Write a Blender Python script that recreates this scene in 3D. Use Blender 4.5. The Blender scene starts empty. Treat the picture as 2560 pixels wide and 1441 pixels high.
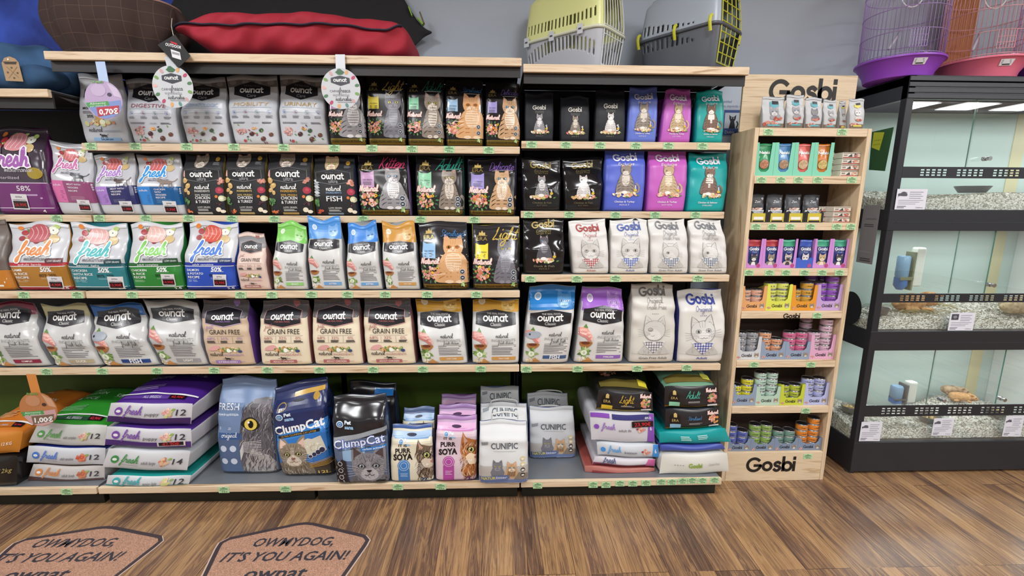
import bpy, bmesh, math, random
import numpy as np
from mathutils import Vector, Matrix
from mathutils.geometry import delaunay_2d_cdt
PI = math.pi
SC = bpy.context.scene
COL = SC.collection

# ---------------------------------------------------------------- camera
FPX = 1163.8
EYE = 1.46
_p, _y, _r = math.radians(10.66), math.radians(-1.871), math.radians(.2666)
FWD = Vector((-math.sin(_y) * math.cos(_p), math.cos(_y) * math.cos(_p), -math.sin(_p)))
_rt = Vector((math.cos(_y), math.sin(_y), 0)); _up = _rt.cross(FWD)
RGT = _rt * math.cos(_r) + _up * math.sin(_r)
UPV = -_rt * math.sin(_r) + _up * math.cos(_r)
cd = bpy.data.cameras.new('camera'); cam = bpy.data.objects.new('camera', cd); COL.objects.link(cam)
cd.sensor_width = 36; cd.lens = FPX * 36 / 2560; cd.clip_start = .02
cam.matrix_world = Matrix.Translation((0, 0, EYE)) @ Matrix((RGT, UPV, -FWD)).transposed().to_4x4()
SC.camera = cam
# ---------------------------------------------------------------- world, lamps, exposure
W = bpy.data.worlds.new('world'); SC.world = W; W.use_nodes = True
W.node_tree.nodes['Background'].inputs[0].default_value = (.8, .9, 1, 1)
W.node_tree.nodes['Background'].inputs[1].default_value = .12
SC.view_settings.view_transform = 'Standard'; SC.view_settings.look = 'None'
SC.view_settings.gamma = 1; SC.view_settings.use_curve_mapping = False
SC.view_settings.exposure = 0.0
CEIL = 3.0
PANELS = [(-3.4, .75), (-1.3, .75), (.8, .75), (2.9, .75), (-3.4, -1.2), (-1.3, -1.2), (.8, -1.2), (2.9, -1.2), (4.15, -.8), (5.12, -.8), (6.1, -.8), (-1.3, -3.1), (2.9, -3.1), (4.9, -3.1), (6.56, -3.1), (7.52, -3.1), (8.45, -3.1)]
def area(name, loc, sx, sy, power, col, rot=(0, 0, 0)):
    l = bpy.data.lights.new(name, 'AREA'); l.shape = 'RECTANGLE'; l.size = sx; l.size_y = sy; l.energy = power; l.color = col
    o = bpy.data.objects.new(name, l); COL.objects.link(o); o.location = loc; o.rotation_euler = rot
    return o
for i, (x, y) in enumerate(PANELS):
    area('ceiling_panel_light', (x, y, CEIL - .035), .56, .56, 30 if y > 0 else (22 if x < 4 else 18), (.97, .985, 1.0))

# ---------------------------------------------------------------- helpers: pixels, colours, materials
def ray(px, py): return FWD + RGT * ((px - 1280) / FPX) - UPV * ((py - 720.5) / FPX)
def topx(p):
    d = Vector(p) - Vector((0, 0, EYE)); z = d.dot(FWD); return 1280 + FPX * d.dot(RGT) / z, 720.5 - FPX * d.dot(UPV) / z
def at(px, py, Y):
    d = ray(px, py); return Vector((0, 0, EYE)) + d * (Y / d.y)
def onz(px, py, z):
    d = ray(px, py); return Vector((0, 0, EYE)) + d * ((z - EYE) / d.z)
def lin(h):
    h = h.lstrip('#'); v = [int(h[i:i + 2], 16) / 255 for i in (0, 2, 4)]
    return tuple(c / 12.92 if c <= .04045 else ((c + .055) / 1.055) ** 2.4 for c in v) + (1,)
MATS = {}
def mat(col, rough=.5, metal=0., spec=.5, trans=0., emit=0., coat=0.):
    k = (col, rough, metal, spec, trans, emit, coat)
    if k in MATS: return MATS[k]
    m = bpy.data.materials.new('paint_%s' % col.lstrip('#')); m.use_nodes = True
    b = m.node_tree.nodes['Principled BSDF']
    b.inputs['Base Color'].default_value = lin(col); b.inputs['Roughness'].default_value = rough
    b.inputs['Metallic'].default_value = metal; b.inputs['Specular IOR Level'].default_value = spec
    b.inputs['Transmission Weight'].default_value = trans; b.inputs['Coat Weight'].default_value = coat
    if emit: b.inputs['Emission Color'].default_value = lin(col); b.inputs['Emission Strength'].default_value = emit
    m.diffuse_color = lin(col)
    MATS[k] = m; return m
def N(nt, t, **kw):
    n = nt.nodes.new(t)
    for k, v in kw.items():
        if k in n.inputs: n.inputs[k].default_value = v
        else: setattr(n, k, v)
    return n
def noise_mat(name, c1, c2, scale=(1, 1, 1), ns=5., detail=4., rough=.6, lo=.35, hi=.65, bump=0., metal=0., spec=.5, coord='Object'):
    m = bpy.data.materials.new(name); m.use_nodes = True; nt = m.node_tree; b = nt.nodes['Principled BSDF']
    tc = N(nt, 'ShaderNodeTexCoord'); mp = N(nt, 'ShaderNodeMapping', Scale=scale)
    nz = N(nt, 'ShaderNodeTexNoise', Scale=ns, Detail=detail)
    cr = N(nt, 'ShaderNodeValToRGB'); e = cr.color_ramp.elements
    e[0].position = lo; e[0].color = lin(c1); e[1].position = hi; e[1].color = lin(c2)
    L = nt.links.new
    L(tc.outputs[coord], mp.inputs[0]); L(mp.outputs[0], nz.inputs[0]); L(nz.outputs[0], cr.inputs[0]); L(cr.outputs[0], b.inputs['Base Color'])
    b.inputs['Roughness'].default_value = rough; b.inputs['Metallic'].default_value = metal; b.inputs['Specular IOR Level'].default_value = spec
    if bump:
        bp = N(nt, 'ShaderNodeBump', Strength=bump, Distance=.01); L(nz.outputs[0], bp.inputs['Height']); L(bp.outputs[0], b.inputs['Normal'])
    return m
def glass_mat(name, col=(.9, 1, .97), refl=.08, rough=.0):
    m = bpy.data.materials.new(name); m.use_nodes = True; nt = m.node_tree; nt.nodes.clear()
    o = N(nt, 'ShaderNodeOutputMaterial'); t = N(nt, 'ShaderNodeBsdfTransparent'); t.inputs[0].default_value = (*col, 1)
    g = N(nt, 'ShaderNodeBsdfGlossy'); g.inputs['Roughness'].default_value = rough; g.inputs[0].default_value = (1, 1, 1, 1)
    lw = N(nt, 'ShaderNodeLayerWeight', Blend=.5); pw = N(nt, 'ShaderNodeMath', operation='POWER'); pw.inputs[1].default_value = 4.
    ml = N(nt, 'ShaderNodeMath', operation='MULTIPLY_ADD'); ml.inputs[1].default_value = .55; ml.inputs[2].default_value = refl; mx = N(nt, 'ShaderNodeMixShader')
    L = nt.links.new
    L(lw.outputs['Facing'], pw.inputs[0]); L(pw.outputs[0], ml.inputs[0]); L(ml.outputs[0], mx.inputs[0]); L(t.outputs[0], mx.inputs[1]); L(g.outputs[0], mx.inputs[2]); L(mx.outputs[0], o.inputs[0])
    return m

# ---------------------------------------------------------------- helpers: objects
def obj(name, verts, faces, mats, parent=None, fm=None, smooth=False, bevel=0., seg=2):
    me = bpy.data.meshes.new(name); me.from_pydata([tuple(v) for v in verts], [], faces)
    if not isinstance(mats, (list, tuple)): mats = [mats]
    for m in mats: me.materials.append(m)
    if fm is not None: me.polygons.foreach_set('material_index', fm)
    if smooth is True: me.polygons.foreach_set('use_smooth', [True] * len(faces))
    me.update()
    o = bpy.data.objects.new(name, me); COL.objects.link(o)
    if bevel:
        b = o.modifiers.new('b', 'BEVEL'); b.width = bevel; b.segments = seg; b.limit_method = 'ANGLE'
    if parent is not None:
        o.parent = parent
        if parent.type == 'EMPTY': o.location = -Vector(parent.location)
    return o
def tag(o, label, cat, group=None):
    o['label'] = label; o['category'] = cat
    if group: o['group'] = group
    return o
def thing(name, label, cat, loc=(0, 0, 0), group=None):
    o = bpy.data.objects.new(name, None); COL.objects.link(o); o.location = loc; o.empty_display_size = .05
    return tag(o, label, cat, group)
def struct(o): o['kind'] = 'structure'; return o
class MB:
    """collects simple solids into one mesh"""
    def __init__(s): s.v = []; s.f = []; s.m = []
    def add(s, v, f, m=0):
        k = len(s.v); s.v += [tuple(x) for x in v]; s.f += [tuple(i + k for i in q) for q in f]; s.m += [m] * len(f); return s
    def box(s, x0, x1, y0, y1, z0, z1, m=0):
        return s.add([(x0, y0, z0), (x1, y0, z0), (x1, y1, z0), (x0, y1, z0), (x0, y0, z1), (x1, y0, z1), (x1, y1, z1), (x0, y1, z1)],
                     [(0, 3, 2, 1), (4, 5, 6, 7), (0, 1, 5, 4), (1, 2, 6, 5), (2, 3, 7, 6), (3, 0, 4, 7)], m)
    def tube(s, pts, r, n=8, m=0, closed=False, flat=1.):
        pts = [Vector(p) for p in pts]; k = len(pts); rings = []; up0 = None
        for i, p in enumerate(pts):
            a = pts[(i - 1) % k] if (closed or i) else p; b = pts[(i + 1) % k] if (closed or i < k - 1) else p
            t = (b - a).normalized()
            ref = Vector((0, 0, 1)) if abs(t.z) < .95 else Vector((1, 0, 0))
            if up0 is not None: ref = up0
            sx = t.cross(ref).normalized(); sy = sx.cross(t); up0 = sy
            rr = r[i] if isinstance(r, (list, tuple)) else r
            rings.append([p + sx * math.cos(2 * PI * j / n) * rr + sy * math.sin(2 * PI * j / n) * rr * flat for j in range(n)])
        v = [x for q in rings for x in q]; f = []
        for i in range(k if closed else k - 1):
            for j in range(n):
                i2 = (i + 1) % k
                f.append((i * n + j, i * n + (j + 1) % n, i2 * n + (j + 1) % n, i2 * n + j))
        if not closed: f += [tuple(range(n - 1, -1, -1)), tuple((k - 1) * n + j for j in range(n))]
        return s.add(v, f, m)
    def lathe(s, prof, n=32, m=0, c=(0, 0, 0)):
        v = []; f = []
        for (r, z) in prof:
            v += [(c[0] + r * math.cos(2 * PI * j / n), c[1] + r * math.sin(2 * PI * j / n), c[2] + z) for j in range(n)]
        for i in range(len(prof) - 1):
            mm = m[i] if isinstance(m, (list, tuple)) else m
            s.add([], [], 0)
            for j in range(n): f.append(((i * n + j, i * n + (j + 1) % n, (i + 1) * n + (j + 1) % n, (i + 1) * n + j), mm))
        k = len(s.v); s.v += v
        for q, mm in f: s.f.append(tuple(i + k for i in q)); s.m.append(mm)
        return s
    def prism(s, pts2, y0, y1, m=0, plane='XZ'):
        n = len(pts2)
        P = (lambda a, b, c: (a, c, b)) if plane == 'XZ' else ((lambda a, b, c: (c, a, b)) if plane == 'YZ' else (lambda a, b, c: (a, b, c)))
        v = [P(a, b, y0) for a, b in pts2] + [P(a, b, y1) for a, b in pts2]
        f = [tuple(range(n)), tuple(range(2 * n - 1, n - 1, -1))] + [(i + n, (i + 1) % n + n, (i + 1) % n, i) for i in range(n)]
        return s.add(v, f, m)
    def build(s, name, mats, parent=None, **kw):
        o = obj(name, s.v, s.f, mats, parent, fm=s.m if len(s.m) == len(s.f) else None, **kw)
        bm = bmesh.new(); bm.from_mesh(o.data); bmesh.ops.recalc_face_normals(bm, faces=bm.faces); bm.to_mesh(o.data); bm.free()
        return o
def autosmooth(o, ang=40):
    me = o.data; me.polygons.foreach_set('use_smooth', [True] * len(me.polygons))
    bm = bmesh.new(); bm.from_mesh(me)
    for e in bm.edges: e.smooth = not (len(e.link_faces) == 2 and e.calc_face_angle(0) > math.radians(ang))
    bm.to_mesh(me); bm.free(); return o

# ---------------------------------------------------------------- printed artwork: strokes, lettering, shapes mapped onto a surface
def crom(pts, k=5, closed=False):
    P = [np.array(p, float) for p in pts]; n = len(P); out = []
    for i in range(n if closed else n - 1):
        p0 = P[(i - 1) % n] if (closed or i) else P[0]; p1 = P[i]; p2 = P[(i + 1) % n]; p3 = P[(i + 2) % n] if (closed or i < n - 2) else P[-1]
        for j in range(k):
            t = j / k
            out.append(.5 * (2 * p1 + (p2 - p0) * t + (2 * p0 - 5 * p1 + 4 * p2 - p3) * t * t + (3 * p1 - p0 - 3 * p2 + p3) * t ** 3))
    if not closed: out.append(P[-1])
    return np.array(out)
def ell(cx, cy, rx, ry, n=20, a0=0, a1=360):
    a = np.radians(np.linspace(a0, a1, n, endpoint=abs(a1 - a0) < 359.9)); return np.stack([cx + rx * np.cos(a), cy + ry * np.sin(a)], 1)
# geometric logo letters: (strokes, advance); strokes are (points, closed)
LOGO = {
 'o': ([(ell(.45, .5, .42, .42), 1)], 1.16), 'n': ([([(.05, 0), (.05, .95)], 0), (crom([(.05, .5), (.16, .84), (.42, .92), (.66, .76), (.7, .4), (.7, 0)]), 0)], 1.0),
 'w': ([(crom([(.02, .95), (.03, .4), (.22, .06), (.46, .35), (.48, .8)]), 0), (crom([(.48, .8), (.5, .35), (.74, .06), (.93, .4), (.94, .95)]), 0)], 1.24),
 'a': ([(ell(.44, .48, .4, .42), 1), ([(.84, .95), (.84, 0)], 0)], 1.12), 't': ([(crom([(.16, 1.32), (.16, .45), (.24, .1), (.52, .06)]), 0), ([(-.06, .9), (.5, .9)], 0)], .62),
 'G': ([(ell(.7, .68, .68, .68, 26, 42, 352), 0), ([(.75, .6), (1.38, .6)], 0)], 1.62), 's': ([(crom([(.6, .8), (.38, .95), (.1, .82), (.14, .58), (.48, .46), (.62, .26), (.42, .03), (.2, .02), (.02, .16)]), 0)], .86),
 'b': ([(ell(.5, .47, .42, .45), 1), ([(.08, 1.5), (.08, 0)], 0)], 1.12), 'i': ([([(.08, .95), (.08, 0)], 0), ([(.08, 1.26), (.08, 1.46)], 0)], .4),
 'N': ([([(.08, 0), (.08, 1.35), (.9, 0), (.9, 1.35)], 0)], 1.2)}
# handwritten letters, x-height 1
CUR = {'a': ([(.72, .85), (.35, 1), (.06, .5), (.28, .02), (.66, .4), (.78, .98), (.74, .2), (1, .12)], .96), 'b': ([(.1, 1.9), (.14, .1), (.4, 0), (.7, .4), (.5, .95), (.16, .6)], .85), 'c': ([(.66, .82), (.35, 1), (.05, .5), (.3, .02), (.74, .24)], .76),
 'd': ([(.7, .85), (.3, 1), (.05, .45), (.3, 0), (.7, .4), (.9, 2), (.78, .25), (1, .1)], 1.0), 'e': ([(.05, .4), (.5, .55), (.6, .88), (.35, 1.02), (.07, .5), (.3, .02), (.82, .3)], .8), 'f': ([(0, .35), (.45, 1.1), (.66, 1.8), (.48, 2.05), (.3, 1.4), (.12, -.6), (-.12, -1), (-.16, -.5), (.3, .1), (.78, .45)], .78),
 'g': ([(.72, .85), (.35, 1), (.06, .5), (.3, .05), (.7, .5), (.76, .95), (.66, -.6), (.3, -1), (.06, -.6), (.9, .15)], .92), 'h': ([(.0, .2), (.45, 1.4), (.42, 2.05), (.2, 1.3), (.1, 0), (.3, .7), (.6, 1), (.72, .6), (.7, .1), (1, .15)], 1.0), 'i': ([(.05, .5), (.25, 1), (.2, .2), (.5, .12)], .48),
 'j': ([(.2, 1), (.15, -.5), (-.15, -1), (-.3, -.6), (.3, .2)], .45), 'k': ([(.1, 1.95), (.1, 0), (.15, .45), (.6, 1), (.3, .55), (.7, 0), (.85, .1)], .86), 'l': ([(.0, .3), (.38, 1.3), (.35, 2.05), (.15, 1.3), (.14, .2), (.5, .12)], .5), 'm': ([(.05, 1), (.1, 0), (.3, .8), (.48, .9), (.5, 0), (.7, .8), (.9, .9), (.92, .1), (1.1, .1)], 1.12),
 'n': ([(.05, .95), (.12, 0), (.3, .75), (.55, 1), (.68, .65), (.66, .12), (.95, .12)], .95), 'o': ([(.5, 1), (.1, .7), (.12, .1), (.5, .02), (.72, .5), (.5, 1), (.85, .8)], .88), 'p': ([(.1, 1), (.02, -.9), (.12, .6), (.45, 1), (.7, .6), (.4, 0), (.12, .2)], .85), 'r': ([(.02, .6), (.18, 1.1), (.3, .85), (.55, .9), (.5, .3), (.62, .05), (.86, .2)], .82), 's': ([(.05, .3), (.4, 1.08), (.5, .6), (.55, .2), (.3, 0), (.1, .15), (.5, .1), (.8, .3)], .78),
 't': ([(.3, 1.7), (.16, .3), (.32, .02), (.6, .2)], .56), 'u': ([(.05, .95), (.06, .3), (.3, .02), (.6, .5), (.7, .95), (.66, .2), (.95, .12)], .95), 'v': ([(.05, .95), (.2, .05), (.5, .7), (.6, 1), (.85, .9)], .8), 'x': ([(.05, .95), (.3, .5), (.65, .0)], .7), 'z': ([(.05, .9), (.6, .95), (.1, .1), (.7, .05)], .76), 'y': ([(.05, .95), (.2, .2), (.5, .3), (.7, .95), (.5, -.6), (.1, -.9)], .85),
 'N': ([(.0, .1), (.25, 1.8), (.35, 1.6), (.7, .1), (.85, 1.7), (1.1, 2)], 1.15), 'L': ([(.3, 1.3), (.5, 2), (.35, .9), (.0, .05), (.5, .15), (1, .0)], .95), 'A': ([(0, 0), (.6, 1.9), (.75, 1.9), (.85, .1), (.7, .8), (.2, .7)], 1.0), 'S': ([(.85, 1.7), (.5, 1.95), (.25, 1.5), (.7, .8), (.6, .1), (.1, .1)], .95), 'K': ([(.2, 1.9), (.1, 0), (.15, .9), (.9, 1.9), (.3, .95), (.95, 0)], 1.0),
 'E': ([(.8, 1.75), (.4, 1.95), (.2, 1.5), (.55, 1.05), (.1, .6), (.3, .02), (.85, .25)], .92), 'O': ([(.6, 1.9), (.1, 1.2), (.25, .1), (.8, .3), (.95, 1.4), (.6, 1.9), (.9, 1.7)], 1.1), 'G': ([(.85, 1.6), (.5, 1.95), (.1, 1.1), (.3, .05), (.8, .3), (.85, .85), (.5, .8)], 1.0), 'F': ([(.9, 1.9), (.3, 1.8), (.25, .9), (.1, 0), (.2, .95), (.7, 1)], .9), 'C': ([(.85, 1.6), (.5, 1.95), (.1, 1), (.35, .02), (.85, .3)], .9), 'D': ([(.2, 1.8), (.15, .1), (.5, .02), (.95, .5), (.9, 1.5), (.4, 1.95), (.02, 1.7)], 1.05), ' ': (None, .5)}
def word_strokes(s, font):
    out = []; x = 0
    for ch in s:
        if font == 'cur':
            p, adv = CUR.get(ch, (None, .5))
            if p: out.append((crom(p, 4) + [x, 0], 0))
            if ch in 'ti' and p: out.append((np.array([(x - .02, 1.15), (x + .5, 1.25)]) if ch == 't' else np.array([(x + .3, 1.45), (x + .34, 1.6)]), 0))
            x += adv
        else:
            st, adv = LOGO[ch]
            for p, c in st: out.append((np.array(p, float) + [x, 0], c))
            x += adv
    return out, x
_txt = {}
def glyphs(s, bold, shear):
    k = (s, bold, shear)
    if k in _txt: return _txt[k]
    c = bpy.data.curves.new('t', 'FONT'); c.body = s; c.size = 1; c.shear = shear; c.offset = bold; c.resolution_u = 2; c.fill_mode = 'FRONT'; c.dimensions = '2D'
    o = bpy.data.objects.new('t', c); me = o.to_mesh()
    v = np.array([x.co[:2] for x in me.vertices], float).reshape(-1, 2); f = [tuple(p.vertices) for p in me.polygons]
    o.to_mesh_clear(); bpy.data.objects.remove(o); bpy.data.curves.remove(c)
    if len(v): v = v - [v[:, 0].min(), 0]
    w = v[:, 0].max() if len(v) else 1
    _txt[k] = (v, f, w); return _txt[k]

class Art:
    """flat print in unit coordinates (0..1, 0..1); asp = width / height of the printed face"""
    def __init__(s, asp, finish=(.4, 0, .5), seed=0):
        s.asp = asp; s.parts = {}; s.fin = finish; s.rng = random.Random(seed); s.part = 'front_print'; s.lay = 1; s.cnt = 0; s.k = 1.
    def pick(s, col, fin=None): return mat(col, *(fin or s.fin))
    def raw(s, v, f, col, lay=None, fin=None):
        P = s.parts.setdefault(s.part, dict(v=[], o=[], f=[], m=[], mats=[]))
        m = s.pick(col, fin)
        if m not in P['mats']: P['mats'].append(m)
        i = P['mats'].index(m); k = len(P['o']); s.cnt += 1
        off = .0009 + .00055 * (lay if lay is not None else s.lay) + .000007 * (s.cnt % 60)
        P['v'].append(np.clip(np.asarray(v, float).reshape(-1, 2), .006, .994)); P['o'] += [off] * len(P['v'][-1]); P['f'] += [tuple(q + k for q in t) for t in f]; P['m'] += [i] * len(f)
    def poly(s, pts, col, lay=None, fin=None, fine=.035):
        """pts in unit coordinates"""
        p = np.clip(np.asarray(pts, float), 0.004, .996)
        sz = p.max(0) - p.min(0)
        if max(sz) < .05: s.raw(p, [tuple(range(len(p)))], col, lay, fin); return
        q = []
        for a, b in zip(p, np.roll(p, -1, 0)):
            n = max(1, int(np.ceil(np.abs(b - a).max() / fine)))
            q += [a + (b - a) * t / n for t in range(n)]
        q = np.array(q); n = len(q)
        gx = np.arange(p[:, 0].min() + fine, p[:, 0].max(), fine); gy = np.arange(p[:, 1].min() + fine, p[:, 1].max(), fine)
        g = np.array([(a, b) for a in gx for b in gy]).reshape(-1, 2)
        vs = [Vector(x) for x in np.concatenate([q, g])]
        r = delaunay_2d_cdt(vs, [], [list(range(n))], 1, 1e-5)
        s.raw([tuple(x) for x in r[0]], [tuple(x) for x in r[2]], col, lay, fin)
    def W(s, cx, cy, pts, sc=1., rot=0.):
        """local points in width units -> unit coordinates"""
        p = np.asarray(pts, float) * sc
        if rot: c, d = math.cos(rot), math.sin(rot); p = np.stack([p[:, 0] * c - p[:, 1] * d, p[:, 0] * d + p[:, 1] * c], 1)
        return np.stack([cx + p[:, 0], cy + p[:, 1] * s.asp], 1)
    def rect(s, x0, x1, y0, y1, col, lay=None, fin=None): s.poly([(x0, y0), (x1, y0), (x1, y1), (x0, y1)], col, lay, fin)
    def disc(s, cx, cy, rx, col, ry=None, lay=None, rot=0, n=16, fin=None): s.poly(s.W(cx, cy, ell(0, 0, rx, ry or rx, n), 1, rot), col, lay, fin)
    def shape(s, cx, cy, pts, col, sc=1., rot=0., lay=None, sm=0, fin=None):
        if sm: pts = crom(pts, sm, True)
        s.poly(s.W(cx, cy, pts, sc, rot), col, lay, fin)
    def stroke(s, cx, cy, pts, wd, col, sc=1., rot=0., closed=False, lay=None, taper=False, fin=None):
        p = np.asarray(pts, float) * sc; n = len(p)
        if closed: t = np.roll(p, -1, 0) - np.roll(p, 1, 0)
        else: t = np.gradient(p, axis=0)
        L = np.hypot(t[:, 0], t[:, 1]); L[L == 0] = 1; nn = np.stack([-t[:, 1], t[:, 0]], 1) / L[:, None]
        h = np.full(n, wd / 2)
        if not closed:
            d = t / L[:, None]; p = p.copy(); p[0] -= d[0] * wd * .3; p[-1] += d[-1] * wd * .3
            if taper: h = h * np.sin(np.linspace(.12, 1, n) * PI * .93).clip(.15)
        a = np.concatenate([p + nn * h[:, None], p - nn * h[:, None]])
        f = [(i, (i + 1) % n, n + (i + 1) % n, n + i) for i in range(n if closed else n - 1)]
        s.raw(s.W(cx, cy, a, 1, rot), f, col, lay, fin)
    def word(s, txt, cx, cy, w, col, font='logo', wd=.2, rot=0., lay=None, slant=0., outline=None, fin=None, hs=1.):
        st, adv = word_strokes(txt, font); k = w / adv
        for pas in ((1, outline), (0, col)):
            if pas[1] is None: continue
            for p, c in st:
                q = p - [adv / 2, .5]; q = np.stack([q[:, 0] + q[:, 1] * slant, q[:, 1] * hs], 1)
                s.stroke(cx, cy, q, (wd + (.34 if pas[0] else 0)) * k, pas[1], k, rot, bool(c), (lay or s.lay) + (0 if pas[0] else 1), fin=fin)
    def text(s, txt, cx, cy, w, col, h=None, bold=.02, shear=0., rot=0., lay=None, fin=None):
        """fit a line of type to width w (width units); h = cap height in width units"""
        v, f, tw = glyphs(txt, bold, shear)
        if not len(v): return
        k = w / tw; ky = k if h is None else h / .73
        p = np.stack([(v[:, 0] - tw / 2) * k, (v[:, 1] - .36) * ky], 1)
        s.raw(s.W(cx, cy, p, 1, rot), f, col, lay, fin)
    def lines(s, x0, x1, y0, y1, n, col, lay=None, gap=.5, rag=.25):
        for i in range(n):
            y = y1 - (y1 - y0) * (i + .5) / n; h = (y1 - y0) / n * (1 - gap) / 2
            xe = x1 - (x1 - x0) * rag * s.rng.random()
            s.raw([(x0, y - h), (xe, y - h), (xe, y + h), (x0, y + h)], [(0, 1, 2, 3)], col, lay)
    def finish(s, mapf, parent, only=None):
        out = []
        for name, P in s.parts.items():
            v = np.concatenate(P['v']); o = np.array(P['o'])
            xyz = mapf(v[:, 0], v[:, 1], o)
            out.append(obj(name, xyz, P['f'], P['mats'], parent, fm=P['m']))
        return out
# ================================================================ the room
WALLY = 2.68
def floor_mat():
    m = bpy.data.materials.new('wood_laminate'); m.use_nodes = True; nt = m.node_tree; b = nt.nodes['Principled BSDF']; L = nt.links.new
    tc = N(nt, 'ShaderNodeTexCoord'); rot = N(nt, 'ShaderNodeMapping', Rotation=(0, 0, PI / 2), Location=(.35, .063, 0))
    L(tc.outputs['Object'], rot.inputs[0])
    def brick(w, h, off=.37, freq=2):
        k = N(nt, 'ShaderNodeTexBrick', offset=off, offset_frequency=freq); k.inputs['Scale'].default_value = 1
        k.inputs['Brick Width'].default_value = w; k.inputs['Row Height'].default_value = h; k.inputs['Mortar Size'].default_value = .0011
        k.inputs['Mortar Smooth'].default_value = .2; k.inputs['Bias'].default_value = 0
        k.inputs['Color1'].default_value = (0, 0, 0, 1); k.inputs['Color2'].default_value = (1, 1, 1, 1); k.inputs['Mortar'].default_value = (.5, .5, .5, 1)
        L(rot.outputs[0], k.inputs[0]); return k
    plank = brick(1.25, .187, .43); strip = brick(1.25, .0623, .43, 6)
    # grain: stretched along the planks, shifted per strip
    off = N(nt, 'ShaderNodeVectorMath', operation='SCALE'); off.inputs['Scale'].default_value = 7.3; L(strip.outputs['Color'], off.inputs[0])
    ad = N(nt, 'ShaderNodeVectorMath', operation='ADD'); L(tc.outputs['Object'], ad.inputs[0]); L(off.outputs[0], ad.inputs[1])
    def grain(sx, sy, detail, dist, rough=.6):
        mp = N(nt, 'ShaderNodeMapping', Scale=(sx, sy, 1)); L(ad.outputs[0], mp.inputs[0])
        z = N(nt, 'ShaderNodeTexNoise', Scale=1, Detail=detail, Distortion=dist, Roughness=rough); L(mp.outputs[0], z.inputs[0]); return z
    g1 = grain(26, 1.6, 5, 1.6); g2 = grain(190, 4.0, 4, .9, .75); g3 = grain(7, .9, 3, .5)
    def math_(op, a, bb):
        n = N(nt, 'ShaderNodeMath', operation=op)
        for i, x in enumerate((a, bb)):
            if isinstance(x, (int, float)): n.inputs[i].default_value = x
            else: L(x, n.inputs[i])
        return n.outputs[0]
    ring = math_('SINE', math_('MULTIPLY', g1.outputs[0], 34.0), 0)
    s = math_('ADD', math_('MULTIPLY', g1.outputs[0], .47), math_('MULTIPLY', g2.outputs[0], .58))
    s = math_('ADD', s, math_('MULTIPLY', ring, .075))
    s = math_('ADD', s, math_('MULTIPLY', g3.outputs[0], .5))
    s = math_('ADD', s, math_('MULTIPLY', math_('SUBTRACT', strip.outputs['Color'], .5), .2))
    cr = N(nt, 'ShaderNodeValToRGB'); L(s, cr.inputs[0]); e = cr.color_ramp.elements
    e[0].position = .56; e[0].color = lin('#543f33'); e[1].position = 1.0; e[1].color = lin('#b08a62')
    q = e.new(.70); q.color = lin('#715544'); q = e.new(.83); q.color = lin('#977450')
    mx = N(nt, 'ShaderNodeMix', data_type='RGBA'); L(plank.outputs['Fac'], mx.inputs['Factor']); L(cr.outputs[0], mx.inputs['A']); mx.inputs['B'].default_value = lin('#3a2418')
    L(mx.outputs['Result'], b.inputs['Base Color'])
    b.inputs['Roughness'].default_value = .24; b.inputs['Specular IOR Level'].default_value = .55
    bp = N(nt, 'ShaderNodeBump', Strength=.12, Distance=.002); L(s, bp.inputs['Height']); L(bp.outputs[0], b.inputs['Normal'])
    return m
def wood_mat(name, c1, c2, c3, axis='X'):
    m = bpy.data.materials.new(name); m.use_nodes = True; nt = m.node_tree; b = nt.nodes['Principled BSDF']; L = nt.links.new
    tc = N(nt, 'ShaderNodeTexCoord'); sc = {'X': (1.6, 9, 30), 'Z': (30, 9, 1.6)}[axis]
    mp = N(nt, 'ShaderNodeMapping', Scale=sc); L(tc.outputs['Object'], mp.inputs[0])
    z = N(nt, 'ShaderNodeTexNoise', Scale=1.3, Detail=5, Distortion=1.3, Roughness=.6); L(mp.outputs[0], z.inputs[0])
    w = N(nt, 'ShaderNodeMath', operation='MULTIPLY'); w.inputs[1].default_value = 17; L(z.outputs[0], w.inputs[0])
    sn = N(nt, 'ShaderNodeMath', operation='SINE'); L(w.outputs[0], sn.inputs[0])
    ma = N(nt, 'ShaderNodeMath', operation='MULTIPLY_ADD'); ma.inputs[1].default_value = .16; L(sn.outputs[0], ma.inputs[0]); L(z.outputs[0], ma.inputs[2])
    cr = N(nt, 'ShaderNodeValToRGB'); L(ma.outputs[0], cr.inputs[0]); e = cr.color_ramp.elements
    e[0].position = .3; e[0].color = lin(c1); e[1].position = .62; e[1].color = lin(c3); q = e.new(.45); q.color = lin(c2)
    L(cr.outputs[0], b.inputs['Base Color']); b.inputs['Roughness'].default_value = .5
    return m
PINE = wood_mat('pine', '#b39472', '#ceb392', '#dec8aa'); PINEV = wood_mat('pine_upright', '#b39472', '#c9ae8a', '#dbc4a4', 'Z')
PLY = wood_mat('pale_plywood', '#c4a884', '#d4bb98', '#dfc9a9')
BLACKST = mat('#2b292a', .45, .2); STEEL = mat('#8d9298', .38, .5); DARKST = mat('#4a4646', .5, .2)
GREENST = mat('#4d6418', .6)

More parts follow.
